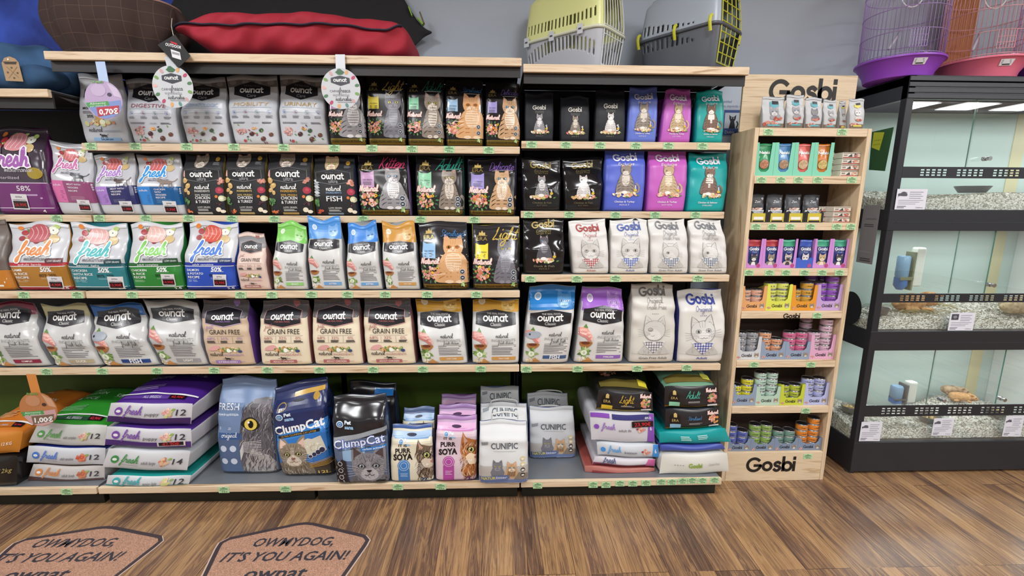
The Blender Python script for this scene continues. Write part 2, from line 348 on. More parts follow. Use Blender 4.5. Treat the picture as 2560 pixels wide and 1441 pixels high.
RX0, RX1, RY0, RY1 = -4.6, 9.0, -5.2, WALLY
struct(MB().box(RX0, RX1, RY0, RY1, -.1, 0).build('floor', floor_mat()))
struct(MB().box(RX0, RX1, RY0, RY1, CEIL, CEIL + .1).build('ceiling', mat('#dcdedd', .8)))
def back_wall_mat():
    m = bpy.data.materials.new('painted_wall'); m.use_nodes = True; nt = m.node_tree; b = nt.nodes['Principled BSDF']; L = nt.links.new
    tc = N(nt, 'ShaderNodeTexCoord'); sx = N(nt, 'ShaderNodeSeparateXYZ'); L(tc.outputs['Object'], sx.inputs[0])
    gt = N(nt, 'ShaderNodeMath', operation='GREATER_THAN'); gt.inputs[1].default_value = -1.3; L(sx.outputs[0], gt.inputs[0])
    nz = N(nt, 'ShaderNodeTexNoise', Scale=3.5, Detail=6); L(tc.outputs['Object'], nz.inputs[0])
    cr = N(nt, 'ShaderNodeValToRGB'); L(nz.outputs[0], cr.inputs[0]); e = cr.color_ramp.elements
    e[0].position = .40; e[0].color = lin('#17256e'); e[1].position = .66; e[1].color = lin('#3d5fd0')
    mx = N(nt, 'ShaderNodeMix', data_type='RGBA'); L(gt.outputs[0], mx.inputs['Factor']); L(cr.outputs[0], mx.inputs['A']); mx.inputs['B'].default_value = lin('#adb5c1')
    L(mx.outputs['Result'], b.inputs['Base Color']); b.inputs['Roughness'].default_value = .75
    return m
struct(MB().box(RX0, RX1, WALLY, WALLY + .1, 0, CEIL).build('wall_back', back_wall_mat()))
wm = mat('#c9cbc8', .8)
struct(MB().box(RX0 - .1, RX0, RY0, RY1, 0, CEIL).build('wall_left', wm))
struct(MB().box(RX1, RX1 + .1, RY0, RY1, 0, CEIL).build('wall_right', wm))
struct(MB().box(RX0, RX1, RY0 - .1, RY0, 0, CEIL).build('wall_front', wm))
for x, y in PANELS:
    t = thing('ceiling_panel', 'square white LED panel lamp set in the shop ceiling', 'ceiling lamp', (x, y, CEIL), 'LED panels in the ceiling')
    m = MB()
    for a in ((-.3, .3, -.3, -.28), (-.3, .3, .28, .3), (-.3, -.28, -.28, .28), (.28, .3, -.28, .28)): m.box(x + a[0], x + a[1], y + a[2], y + a[3], CEIL - .02, CEIL)
    m.build('frame', mat('#f0f0f0', .5), t)
    MB().box(x - .28, x + .28, y - .28, y + .28, CEIL - .012, CEIL - .002).build('diffuser', mat('#ffffff', .5, emit=5), t)

# ================================================================ shelving
ZL = dict(T=2.066, A=1.709, B=1.384, C=1.039, D=.665, E=.11)
ZR = dict(T=2.042, A=1.735, B=1.410, C=1.115, D=.665, E=.11)
YF = dict(T=2.156, A=2.27, B=2.27, C=2.165, D=2.17, E=2.056)
BACKY = 2.60
def shelf(p, x0, x1, yf, z, base=False):
    lip = MB().box(x0, x1, yf, yf + .02, z - .033, z).build('wooden_edge', PINE, None, bevel=.0025)
    d = .0 if base else (.075 if z > 1.9 else .04)
    m = MB(); m.box(x0 + .004, x1 - .004, yf + .0205, BACKY - .005, z - (.03 if base else .011), z - .004)
    if not base:
        m.box(x0 + .004, x1 - .004, yf + .024, yf + .032, z - d, z - .01)
        for k in (.45, .8): m.box(x0 + .01, x1 - .01, yf + (BACKY - yf) * k, yf + (BACKY - yf) * k + .03, z - .018, z - .01)
    s = m.build('shelf', BLACKST if not base else STEEL, p)
    lip.parent = s
    MB().box(x0 + .004, x1 - .004, yf + .021, BACKY - .005, z - .0039, z - .0006).build('shelf_liner', STEEL if base else mat('#70757c', .4, .3), s)
    return s
def bracket(p, x, yf, z):
    pts = [(yf + .06, z - .019), (BACKY - .01, z - .019), (BACKY - .01, z - .05), (BACKY - .05, z - .045), (yf + .12, z - .03)]
    MB().prism(pts, x - .002, x + .002, plane='YZ').build('bracket', DARKST, p)
def unit(name, label, x0, x1, ZS, seams, skip=(), brx=()):
    t = thing(name, label, 'shelving', (x0, BACKY, 0))
    top = max(ZS.values())
    pan = MB(); xs = [x0] + [s for s in seams] + [x1]
    for a, b in zip(xs, xs[1:]):
        pan.box(a + .02, b - .02, BACKY, BACKY + .02, .66, top - .012)
    pan.build('back_panel', mat('#1f1d1e', .6), t)
    MB().box(x0 + .01, x1 - .01, BACKY, BACKY + .02, .05, .645).build('lower_back_panel', GREENST, t)
    for s in xs:
        a = s if s == x0 else (s - .03 if s == x1 else s - .015)
        MB().box(a, a + .03, BACKY - .03 + .03, BACKY + .05, 0, top).build('upright', BLACKST, t)
    for k, z in ZS.items():
        if k in skip: continue
        shelf(t, x0, x1, YF[k] if k != 'L' else 2.156, z, k == 'E')
        if k in 'TL':
            for s in xs: bracket(t, min(max(s, x0 + .01), x1 - .01), YF.get(k, 2.156), z)
    for a, b in zip(xs, xs[1:]):
        MB().box(a + .008, b - .008, 2.10, 2.13, .0, .078).build('kick_plate', mat('#16180f', .5), t)
    return t
unit('shelving_unit', 'long black shelving unit with pine shelf edges holding pet food bags under the dog cushions', -1.895, .108, ZL, [-.893])
unit('shelving_unit', 'narrow black shelving unit with pine shelf edges under the two pet carriers', .115, 1.112, ZR, [])
unit('shelving_unit', 'black shelving unit at the picture edge carrying the denim blue pet bed', -2.95, -1.905, dict(L=1.916, B=1.384, C=1.039, D=.665, E=.11), [])
# steel end wall of the right unit
# ---------------------------------------------------------------- price labels on the shelf edges
PTG = mat('#b2d8a6', .6); PTK = mat('#2f5a34', .6); PTD = mat('#1c2b1d', .6)
def price(px, py, Y, desc, group, w=.05, h=.031):
    p = at(px, py, Y); y = Y - .0012; x, z = p.x, p.z
    m = MB().box(x - w / 2, x + w / 2, y - .0006, y + .0006, z - h / 2, z + h / 2, 0)
    yy = y - .0008
    def r(a, b, c, d, k): m.add([(x + a * w, yy, z + c * h), (x + b * w, yy, z + c * h), (x + b * w, yy, z + d * h), (x + a * w, yy, z + d * h)], [(0, 1, 2, 3)], k)
    r(-.14, .12, .33, .42, 1); r(-.34, .36, .13, .24, 1); r(-.46, .46, -.02, .03, 1); r(-.4, .1, -.16, -.10, 1)
    for i in range(9): r(-.18 + i * .062, -.18 + i * .062 + (.02 if i % 3 else .045), -.4, -.22, 2)
    o = m.build('price_label', [PTG, PTK, PTD]); tag(o, desc, 'price label', group); return o
# ================================================================ bags
class Wr:
    def __init__(s, seed, amp):
        r = random.Random(seed); s.amp = amp
        s.w = [(r.uniform(2, 9) * r.choice((-1, 1)), r.uniform(3, 16), r.uniform(0, 6.3), r.uniform(.4, 1)) for _ in range(7)]
        s.e = [(r.uniform(1, 4), r.uniform(18, 34), r.uniform(0, 6.3)) for _ in range(3)]
    def __call__(s, u, v):
        a = 0
        for k1, k2, ph, am in s.w: a = a + am * np.sin(k1 * u + k2 * v + ph + 1.2 * np.sin(3 * u + ph))
        edge = np.clip(np.abs(2 * u - 1) * 1.6 - .6, 0, 1)
        for k1, k2, ph in s.e: a = a + 1.1 * edge * np.sin(k1 * u + k2 * v + ph)
        return s.amp * a / 3.2
def smooth01(t): t = np.clip(t, 0, 1); return t * t * (3 - 2 * t)
BAGS = []; STK = []
def bag(name, label, group, q, Yf, d, z0, draw, body, side=None, seed=0, fin=(.38, 0, .5), wr=.0035, top='pinch', seal=None, art_seed=None, n0=6., wave=.006, cat='pet food bag', topcol=None, kt=.46):
    """q = (xBL, yB, xBR, xTR, yTR, xTL, yTL) in photo pixels"""
    xBL, yB, xBR, xTR, yTR, xTL, yTL = q; z0 += .0012
    yt = Yf + kt * d
    BL = at(xBL, yB, Yf).x; BR = at(xBR, yB, Yf).x; TL = at(xTL, yTL, yt); TR = at(xTR, yTR, yt)
    W = Wr(seed * 7 + 3, wr); rn = random.Random(seed)
    wph = rn.uniform(0, 6); c0 = Yf + d / 2
    def geo(u, v):
        xl = BL + (TL.x - BL) * v; xr = BR + (TR.x - BR) * v
        bul = .0025 * np.sin(PI * np.clip(v * 1.15, 0, 1)) - .0012
        xl = xl - bul; xr = xr + bul
        zl = z0 + (TL.z - z0) * v; zr = z0 + (TR.z - z0) * v
        X = xl + (xr - xl) * u; Z = zl + (zr - zl) * u + wave * v ** 6 * np.sin(u * 7 + wph)
        if top == 'pinch': t = smooth01((v - .42) / .53); h = 1 - .965 * t
        elif top == 'fold': t = smooth01((v - .72) / .24); h = 1 - .2 * smooth01((v - .2) / .6) - .765 * t
        else: h = 1 - .12 * smooth01((v - .3) / .7) - .85 * smooth01((v - .955) / .045)
        h = h * (1 - .2 * np.clip(1 - v / .05, 0, 1) ** 2) * (1 + .07 * np.sin(PI * np.clip(v * 1.5, 0, 1)))
        n = n0 + (2.3 - n0) * (smooth01((v - .3) / .65) if top == 'pinch' else .35 * smooth01((v - .5) / .5))
        s = np.clip(np.abs(2 * u - 1), 0, 1)
        prof = np.clip(1 - s ** n, 0, 1) ** (1 / n)
        return X, Z, d / 2 * h * prof, n
    fade = lambda v: .35 + .65 * smooth01((v - .15) / .5)
    def front(u, v, off=0.):
        u = np.asarray(u, float); v = np.asarray(v, float)
        X, Z, b, n = geo(u, v)
        return np.stack([X, c0 - b - W(u, v) * fade(v) * np.clip(b / (.1 * d), 0, 1) - off, Z], 1)
    def back(u, v):
        X, Z, b, n = geo(u, v); return np.stack([X, c0 + b + .0012, Z], 1)
    NV, NU, NB = 56, 36, 12
    vs = np.concatenate([[0, .012, .03], np.linspace(.06, .94, NV - 5), [.97, 1.]])
    th = np.linspace(0, PI, NU + 1); uf = (1 - np.cos(th)) / 2 * .55 + th / PI * .45
    ub = (1 + np.cos(np.linspace(0, PI, NB + 1))) / 2
    V = []; F = []; n = NU + 1 + NB - 1
    for v in vs:
        V.append(np.concatenate([front(uf, np.full(NU + 1, v)), back(ub[1:-1], np.full(NB - 1, v))]))
    V = np.concatenate(V); FM = []
    for i in range(len(vs) - 1):
        for j in range(n):
            F.append((i * n + j, i * n + (j + 1) % n, (i + 1) * n + (j + 1) % n, (i + 1) * n + j))
            sd = j >= NU - 1 or j == 0
            FM.append(1 if sd else 0)
    F.append(tuple(range(n - 1, -1, -1))); FM.append(1); F.append(tuple((len(vs) - 1) * n + j for j in range(n))); FM.append(1)
    xm = (BL + BR) / 2
    t = thing(name, label, cat, (xm, c0, z0), group)
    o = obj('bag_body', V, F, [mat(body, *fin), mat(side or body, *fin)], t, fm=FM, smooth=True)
    if top == 'pinch' or seal:
        m = MB(); k = 24; r0 = np.linspace(.02, .98, k)
        a = front(r0, np.full(k, .935)) ; b = front(r0, np.full(k, .998)); a[:, 1] -= .0012; b[:, 1] -= .0012
        a[:, 1] = np.minimum(a[:, 1], b[:, 1] - .0015)
        a2 = a + [0, .004, 0]; b2 = b + [0, .0035, 0]
        vv = np.concatenate([a, b, b2]); ff = [(i, i + 1, k + i + 1, k + i) for i in range(k - 1)] + [(k + i, k + i + 1, 2 * k + i + 1, 2 * k + i) for i in range(k - 1)]
        obj('top_seal', vv, ff, mat(seal or topcol or body, *fin), t, smooth=True)
    wpx = abs(BR - BL); hgt = ((TL.z + TR.z) / 2 - z0)
    A = Art(wpx / max(hgt, .05), fin, seed if art_seed is None else art_seed)
    draw(A)
    mapf = lambda u, v, off: front(u, v, off)
    A.finish(mapf, t)
    BAGS.append(t); return t

def lying(name, label, group, q, Yf, L, drawf, drawt, body, top=None, puff=.03, seed=0, fin=(.38, 0, .5), wr=.003, drop=0., n=7., flare=.0, cat='pet food bag', shift=0., on=1):
    """q = TL, TR, BR, BL of the end face in photo pixels"""
    tl, tr, br, bl = [at(x, y, Yf) for x, y in q]
    if on and STK:
        x0, z0_, x1, z1_ = STK[-1]
        for p in (bl, br): p.z = max(p.z, z0_ + (z1_ - z0_) * min(1, max(0, (p.x - x0) / (x1 - x0))) + .008)
    STK.append((tl.x, tl.z, tr.x, tr.z)); W = Wr(seed * 5 + 1, wr)
    def P(u, v, w, off=0., nd=(0, -1, 0)):
        u = np.asarray(u, float); v = np.asarray(v, float); w = np.asarray(w, float)
        x0 = bl.x + (tl.x - bl.x) * v; x1 = br.x + (tr.x - br.x) * v
        zt = tl.z + (tr.z - tl.z) * u; zb = bl.z + (br.z - bl.z) * u
        ex = flare * np.sin(PI * np.clip(w * 1.4, 0, 1))
        X = (x0 - ex) + (x1 - x0 + 2 * ex) * u + shift * w; Z = zb + (zt - zb) * v
        Z = Z + puff * np.sin(PI * np.clip(w * 1.05 + .02, 0, 1)) ** .8 * (v - .12) * np.sin(PI * np.clip(u, .02, .98)) ** .5 - drop * w * v
        Y = Yf + L * w
        wv = W(u * 1.5 + .3 * w, v + w * 1.7)
        Z = Z + .0035 * np.sin(7.5 * u + .8) * np.exp(-22 * w)
        Z = Z + wv * np.clip(v * 2, 0, 1) * np.clip(w * 6, 0, 1)
        return np.stack([X + off * nd[0], Y + off * nd[1], np.maximum(Z, .1118) + off * nd[2]], 1)
        return np.stack([X + off * nd[0], Y + off * nd[1], Z + wv * np.clip(v * 2, 0, 1) * np.clip(w * 6, 0, 1) + off * nd[2]], 1)
    def front(u, v, off=0.):
        u = np.asarray(u, float); v = np.asarray(v, float)
        p = P(u, v, np.zeros_like(u))
        p[:, 1] -= .014 * (np.sin(PI * u) * np.sin(PI * v)) ** .6 + W(u, v * .6) * .8 * np.sin(PI * u) * np.sin(PI * v) + off
        return p
    def topf(u, w, off=0.):
        return P(u, np.ones_like(np.asarray(u, float)), w * .96 + .03, off, (0, -.25, 1))
    a = np.linspace(0, 2 * PI, 49)[:-1]; e = 2 / n
    ru = .5 + .5 * np.sign(np.cos(a)) * np.abs(np.cos(a)) ** e; rv = .5 + .5 * np.sign(np.sin(a)) * np.abs(np.sin(a)) ** e
    ws = [0, .01, .03, .07, .13, .2, .28, .37, .46, .55, .64, .73, .82, .9, .96, 1.]; V = []; F = []; k = 48
    for w in ws:
        sq = 1 - .06 * (w == 0) - (.75 * ((w - .82) / .18) ** 2 if w > .82 else 0)
        V.append(P(ru, .5 + (rv - .5) * sq, np.full(k, w)))
    FM = []
    for i in range(len(ws) - 1):
        for j in range(k):
            F.append((i * k + j, i * k + (j + 1) % k, (i + 1) * k + (j + 1) % k, (i + 1) * k + j)); FM.append(1 if 2 < j < 21 else 0)
    F.append(tuple((len(ws) - 1) * k + j for j in range(k))); FM.append(0)
    # end face
    base = sum(map(len, V)); g = 14
    uu, vv = np.meshgrid(np.linspace(0, 1, g), np.linspace(0, 1, g)); uu = uu.ravel(); vv = vv.ravel()
    V.append(front(uu, vv))
    for i in range(g - 1):
        for j in range(g - 1): F.append((base + i * g + j, base + i * g + j + 1, base + (i + 1) * g + j + 1, base + (i + 1) * g + j)); FM.append(0)
    t = thing(name, label, cat, ((bl.x + br.x) / 2, Yf + L / 2, min(bl.z, br.z)), group)
    obj('bag_body', np.concatenate(V), F, [mat(body, *fin), mat(top or body, *fin)], t, fm=FM, smooth=True)
    wd = (br - bl).length; A = Art(wd / max(.02, (tl.z + tr.z - bl.z - br.z) / 2), fin, seed); A.part = 'end_print'
    if drawf: drawf(A); A.finish(front, t)
    if drawt:
        B = Art(wd / L, fin, seed + 1); B.part = 'top_print'; drawt(B)
        B.finish(lambda u, v, o: topf(u, v, o + .0015), t)
    BAGS.append(t); return t
# ================================================================ printed designs
def food(A, cx, cy, rx, ry, n, pal, seed=0, r=(.02, .05), lay=None):
    R = random.Random(seed)
    for i in range(n):
        a = R.uniform(0, 2 * PI); d = math.sqrt(R.random())
        x = cx + rx * d * math.cos(a); y = cy + ry * d * math.sin(a) * A.asp
        c = R.choice(pal); k = R.uniform(*r); ro = R.uniform(0, 3)
        A.disc(x, y, k, c, k * R.uniform(.55, .95), lay, ro, 9)
        if R.random() < .6: A.disc(x - k * .15, y + k * .2 * A.asp, k * .5, R.choice(pal), k * .28, lay, ro, 7)
def leaf(A, x, y, s, rot, col, lay=None, vein=None):
    A.shape(x, y, [(0, 0), (.28, .2), (.6, .24), (1, 0), (.6, -.2), (.28, -.18)], col, s, rot, lay)
    if vein: A.stroke(x, y, [(.05, 0), (.5, .02), (.95, 0)], .04 * s, vein, s, rot, lay=lay)
MEAT = ['#d98f86', '#e6aea2', '#c9736c', '#efc6b8', '#e39a7a']; VEG = ['#7fa345', '#4f7d35', '#a9bf62', '#d8dcb0', '#c8412f', '#e0a23c']
PANT = MEAT + ['#d98a45', '#e8c23d', '#6f9a4a', '#3f7a46']
TABBY = dict(base='#8f8377', dark='#4a4039', light='#d9d0c4', eye='#b9b05a', inner='#c99a90')
GREYT = dict(base='#9a989b', dark='#4c4a50', light='#e2e0e0', eye='#7fa6c4', inner='#caa5a0')
GREY = dict(base='#77777f', dark='#54545c', light='#8f8f98', eye='#c9c06a', inner='#6a6068')
ORANGE = dict(base='#d9a878', dark='#b3703a', light='#ecd2b4', eye='#8a5a2a', inner='#d99a80')
BENGAL = dict(base='#c9a27a', dark='#3a2a20', light='#eadbc6', eye='#9fc0c8', inner='#d9a89a')
CREAM = dict(base='#c2a884', dark='#8f7450', light='#e9dcc6', eye='#a0b070', inner='#d0a090')
BROWNW = dict(base='#7a5a4a', dark='#4a342c', light='#ece6de', eye='#8a7a4a', inner='#b08478')
WHITE = dict(base='#d8d4d2', dark='#9b9596', light='#f2efee', eye='#6a6a70', inner='#c7a8a4')
LINE = dict(base='#cfcdc8', dark='#8d8b88', light='#dedcd8', eye='#b9b8b2', inner='#c2bfba')
def cat_face(A, cx, cy, r, P, look=0., lay=None, whisk=None, line=None, tilt=0.):
    S = lambda pts, c, sm=0: A.shape(cx, cy, pts, c, r, tilt, lay, sm)
    K = lambda pts, w, c, **k: A.stroke(cx, cy, pts, w * r, c, r, tilt, lay=lay, **k)
    for sx in (-1, 1):
        S([(sx * .98, .3), (sx * .93, .9), (sx * .84, 1.42), (sx * .5, 1.15), (sx * .22, .82)], P['base']); S([(sx * .85, .5), (sx * .79, 1.2), (sx * .4, .82)], P['inner'])
        if line: K([(sx * .98, .3), (sx * .93, .9), (sx * .84, 1.42), (sx * .5, 1.15), (sx * .22, .82)], .05, line)
    hd = [(-1, .1), (-.86, .6), (-.35, .9), (.35, .9), (.86, .6), (1, .1), (.8, -.5), (.38, -.84), (-.38, -.84), (-.8, -.5)]
    S(hd, P['base'], 3)
    if line: K(crom(hd, 3, True), .045, line, closed=True)
    S([(-.5, -.2), (-.6, -.55), (-.3, -.8), (.3, -.8), (.6, -.55), (.5, -.2), (.12, .1), (-.12, .1)], P['light'], 2)
    for x in (-.28, 0, .28): K([(x * .7, .42), (x, .85)], .09, P['dark'], taper=True)
    for sx in (-1, 1):
        for k in range(3): K([(sx * .62, -.05 - .2 * k), (sx * .95, .05 - .22 * k)], .07, P['dark'], taper=True)
        ex = sx * .43 + look * .1
        A.shape(cx, cy, ell(ex, .1, .25, .19, 12), P['dark'], r, tilt, lay); A.shape(cx, cy, ell(ex, .1, .2, .145, 12), P['eye'], r, tilt, lay); A.shape(cx, cy, ell(ex + look * .05, .1, .07, .13, 8), '#16130f', r, tilt, lay)
        K([(0, -.42), (sx * .12, -.52), (sx * .3, -.46)], .05, P['dark'])
        if whisk:
            for k in range(4): K([(sx * .4, -.4 + .04 * k), (sx * .9, -.42 + .13 * k), (sx * 1.5, -.55 + .22 * k)], .022, whisk)
    S([(-.15, -.18), (.15, -.18), (.0, -.36)], P['inner']); K([(0, -.34), (0, -.44)], .05, P['dark'])
    K([(-.2, .25), (-.12, -.12)], .035, P['dark']); K([(.2, .25), (.12, -.12)], .035, P['dark'])
def cat_sit(A, cx, cy, s, P, wide=1., fluffy=0, tail=1, line=None, lay=None, seed=0, look=0.):
    R = random.Random(seed)
    S = lambda pts, c, sm=0: A.shape(cx, cy, [(x * wide, y) for x, y in pts], c, s, 0, lay, sm)
    K = lambda pts, w, c, **k: A.stroke(cx, cy, [(x * wide, y) for x, y in pts], w * s, c, s, lay=lay, **k)
    if tail: K(crom([(.22, .04), (.42, .05), (.45, .22), (.36, .34)], 4), .07, P['base'])
    if fluffy:
        for i in range(26):
            a = PI * (i / 25) ; x = math.cos(a) * .34; y = .08 + math.sin(a) * .55
            K([(x * .5, y), (x * R.uniform(1.05, 1.35), y + R.uniform(-.06, .1))], .07, R.choice([P['base'], P['light']]), taper=True)
    bd = [(-.13, .68), (-.24, .45), (-.32, .14), (-.26, .01), (.26, .01), (.32, .14), (.24, .45), (.13, .68)]
    S(bd, P['base'], 3)
    if line: K(crom([(a, b) for a, b in bd], 3, True), .012, line, closed=True)
    S([(-.1, .66), (-.13, .45), (-.07, .28), (.07, .28), (.13, .45), (.1, .66)], P['light'], 2)
    for k in range(4):
        for sx in (-1, 1): K([(sx * .16, .5 - .11 * k), (sx * .23, .46 - .11 * k), (sx * .27, .42 - .11 * k)], .028, P['dark'], taper=True)
    for sx in (-1, 1):
        K([(sx * .085, .38), (sx * .09, .2), (sx * .085, .05)], .1, P['base']); S(ell(sx * .09, .03, .075, .04, 10), P['light'])
        K([(sx * .02, .33), (sx * .025, .04)], .014, P['dark'])
        for k in range(2): K([(sx * .05, .24 - .09 * k), (sx * .13, .235 - .09 * k)], .018, P['dark'])
    cat_face(A, cx, cy + s * .79 * A.asp, s * .19 * (1.15 if fluffy else 1), P, look, lay, line=line)
def cat_walk(A, cx, cy, s, c, lay=None, flip=1):
    S = lambda pts, sm=0: A.shape(cx, cy, [(x * flip, y) for x, y in pts], c, s, 0, lay, sm); K = lambda pts, w: A.stroke(cx, cy, [(x * flip, y) for x, y in pts], w * s, c, s, lay=lay)
    S([(-.5, .1), (-.3, .22), (.2, .2), (.5, .12), (.45, -.08), (.1, -.1), (-.4, -.08)], 2); S(ell(-.58, .2, .16, .13, 12)); S([(-.68, .28), (-.66, .45), (-.56, .3)]); S([(-.55, .3), (-.5, .44), (-.45, .28)])
    for x, d in ((-.42, -.12), (-.28, .06), (.3, -.06), (.45, .12)): K([(x, 0), (x + d * .4, -.2), (x + d, -.42)], .085)
    K(crom([(.48, .1), (.7, .16), (.85, .38)], 4), .05)
def hexlogo(A, cx, cy, w, h, word='ownat', top='THE REAL FOOD', sub='Classic', col='#26252a', edge=None, subcol='#b9b7b5', topcol='#b9b7b5', ww=.62, fin=None, k=.3):
    A.part = 'brand_logo'; H = h
    pts = [(-w / 2, H * k - .0), (0, H / 2), (w / 2, H * k), (w / 2, -H * k), (0, -H / 2), (-w / 2, -H * k)]
    if edge: A.shape(cx, cy, [(x * 1.035, y * 1.07 - .006) for x, y in pts], edge, lay=2)
    A.shape(cx, cy, pts, col, lay=3, fin=fin)
    if word: A.word(word, cx, cy, w * ww, '#f3f2f0', wd=.25, lay=5)
    if top: A.text(top, cx, cy + H * .27 * A.asp, w * .46, topcol, lay=4)
    if sub: A.text(sub, cx, cy - H * .285 * A.asp, w * .27, subcol, lay=4)
    A.part = 'front_print'
def natural(A, x, y, w, word, ban, bancol, n=6, dark='#29282b', grey='#a09f9f', yb=.075):
    """script heading, outlined capitals, fine print and a coloured banner between y (top) and yb"""
    H = y - yb; a = A.asp; A.part = 'lettering'; k = min(1, H / a / (w * 1.5))
    A.word('natural', x + w * .42, y - .09 * H, w * .68 * k, dark, 'cur', .17, lay=4)
    A.text('INGREDIENTS', x + w * .48, y - .22 * H, w * .98, grey, .105 * H / a, .0, lay=3)
    A.word(word, x + w * .58, y - .34 * H, w * .84 * k, dark, 'cur', .15, lay=4)
    A.rect(x, x + w, y - .412 * H, y - .404 * H, dark, 3)
    A.lines(x, x + w, yb + .2 * H, y - .43 * H, n, '#77767a', 3, .62); A.rect(x, x + w, yb, yb + .13 * H, bancol, 3)
    A.text(ban, x + w / 2, yb + .065 * H, w * .42, '#f1eee8', None, .02, lay=4); A.part = 'front_print'
def vegstrip(A, x, y0, y1, s, seed=0, meat='#dd9d97'):
    R = random.Random(seed); a = A.asp; A.part = 'food_picture'; h = y1 - y0
    for k, (dx, c) in enumerate(((0, meat), (.03, '#e9bdb4'), (-.01, '#c9807a'))): A.shape(x + dx, y1 - .06 * a - k * .035 * a, [(-.13, .02), (0, .07), (.13, -.02), (.15, -.09), (.02, -.03), (-.12, -.04)], c, s * 1.1, -.35, 3, 2)
    for k in range(4): leaf(A, x - .05 + .03 * k, y1 + .0 * a, .09 * s, .8 + k * .5, '#5f8a3f', 3)
    A.shape(x + .02, y0 + h * .55, [(-.12, .04), (.1, .05), (.14, .01), (.05, -.07), (-.08, -.06)], '#a8703f', s, 0, 3, 2); A.disc(x + .02, y0 + h * .58, .09 * s, '#6b3b2a', .03 * s, 4)
    for k in range(16): leaf(A, x + .02 + R.uniform(-.05, .05), y0 + h * .30 + R.uniform(-.04, .04) * a, .12 * s, R.uniform(0, 6.3), R.choice(['#6f9347', '#8fae63', '#52763a', '#c3d19c']), 3)
    A.disc(x + .01, y0 + h * .28, .062 * s, '#e7ebdd', .055 * s, 4); A.disc(x + .01, y0 + h * .28, .022 * s, '#b9cc9a', .03 * s, 5)
    food(A, x - .03, y0 + h * .07, .08, .04, 14, ['#e6d9bd', '#d8c39a', '#f0e7d6'], seed, (.012, .028), 3); A.shape(x + .1, y0 + h * .06, [(-.13, -.06), (.0, .06), (.13, -.05)], '#bf8a50', s, 0, 3)
    A.part = 'front_print'
def sticker(A, x, y, w, price, rot=-.03):
    A.part = 'price_sticker'; a = A.asp; h = w * 1.0
    A.shape(x, y, [(-w / 2, -h / 2), (w / 2, -h / 2), (w / 2, h * .45), (-w / 2, h * .45)], '#d6d4d6', 1, rot, 6); A.shape(x, y - .2 * h * a, [(-w * .43, -h * .22), (w * .43, -h * .22), (w * .43, h * .22), (-w * .43, h * .22)], '#1b1015', 1, rot, 7)
    A.text(price, x, y - .2 * h * a, w * .74, '#b3242e', None, .02, 0, rot, 8); A.text('EXTRA', x, y + .27 * h * a, w * .4, '#3a3a3c', None, .01, 0, rot, 7); A.text('mediterranean', x, y + .1 * h * a, w * .8, '#4a4a50', None, .0, .2, rot, 7)
    A.part = 'front_print'
# ---- recipes: each returns a draw(A)
def d_care(word, col, seed):
    def f(A):
        a = A.asp
        hexlogo(A, .5, .78, .72, .40, sub='Care', top='THE REAL FOOD', ww=.66, k=.22, subcol='#8a898c', topcol='#6a696c')
        A.part = 'lettering'; A.text(word, .5, .575, .7, col, .085, .0, .08, lay=3); A.rect(.1, .9, .545 - .03 * a, .549 - .03 * a, '#9fb4c8', 3)
        for i, x in enumerate((.16, .4, .63, .86)):
            A.stroke(x, .455, ell(0, 0, .045, .05, 6), .006, '#8fa0c0', closed=True, lay=3); A.disc(x, .455, .02, ('#6f86b8', '#9a6a6a', '#7a9a8a', '#8a8ab0')[i], lay=3); A.lines(x - .07, x + .07, .37, .41, 3, '#8a8d94', 3)
        A.rect(.2, .8, .4545, .4575, '#aab4c4', 2); A.lines(.1, .4, .29, .32, 2, '#7a7d86', 3); A.text('GRAIN', .55, .305, .14, '#a0a3a8', None, 0, lay=3); A.lines(.7, .93, .29, .32, 2, '#6a6d76', 3); A.part = 'food_picture'
        food(A, .23, .19, .11, .08, 26, ['#c9938e', '#dbaea6', '#b57a78', '#e4c0b6'], seed, (.015, .035), 3)
        for x, y, r, c in ((.45, .15, .055, '#4a2c2e'), (.66, .2, .05, '#33553c'), (.68, .08, .06, '#5c3630'), (.86, .14, .05, '#6a4436'), (.28, .05, .035, '#b34a52')): A.disc(x, y, r, c, r * .8, 3, .5); A.disc(x - .015, y + .015, r * .4, '#8a6a60', r * .25, 4)
        food(A, .53, .22, .05, .03, 9, ['#e0a060', '#d98a3a', '#efc080'], seed + 3, (.012, .024), 3)
        for k in range(12): leaf(A, A.rng.uniform(.15, .9), A.rng.uniform(.03, .26), .06, A.rng.uniform(0, 6), A.rng.choice(['#5f8a4a', '#b0424a', '#4a4a50', '#7aa060']), 3)
        A.part = 'front_print'; A.rect(.004, .996, .84, .93, '#6d6b6d', 1)
        for k in range(4): A.disc(.12 + .25 * k, .9, .07, '#8d8a88', .05, 2)
    return f
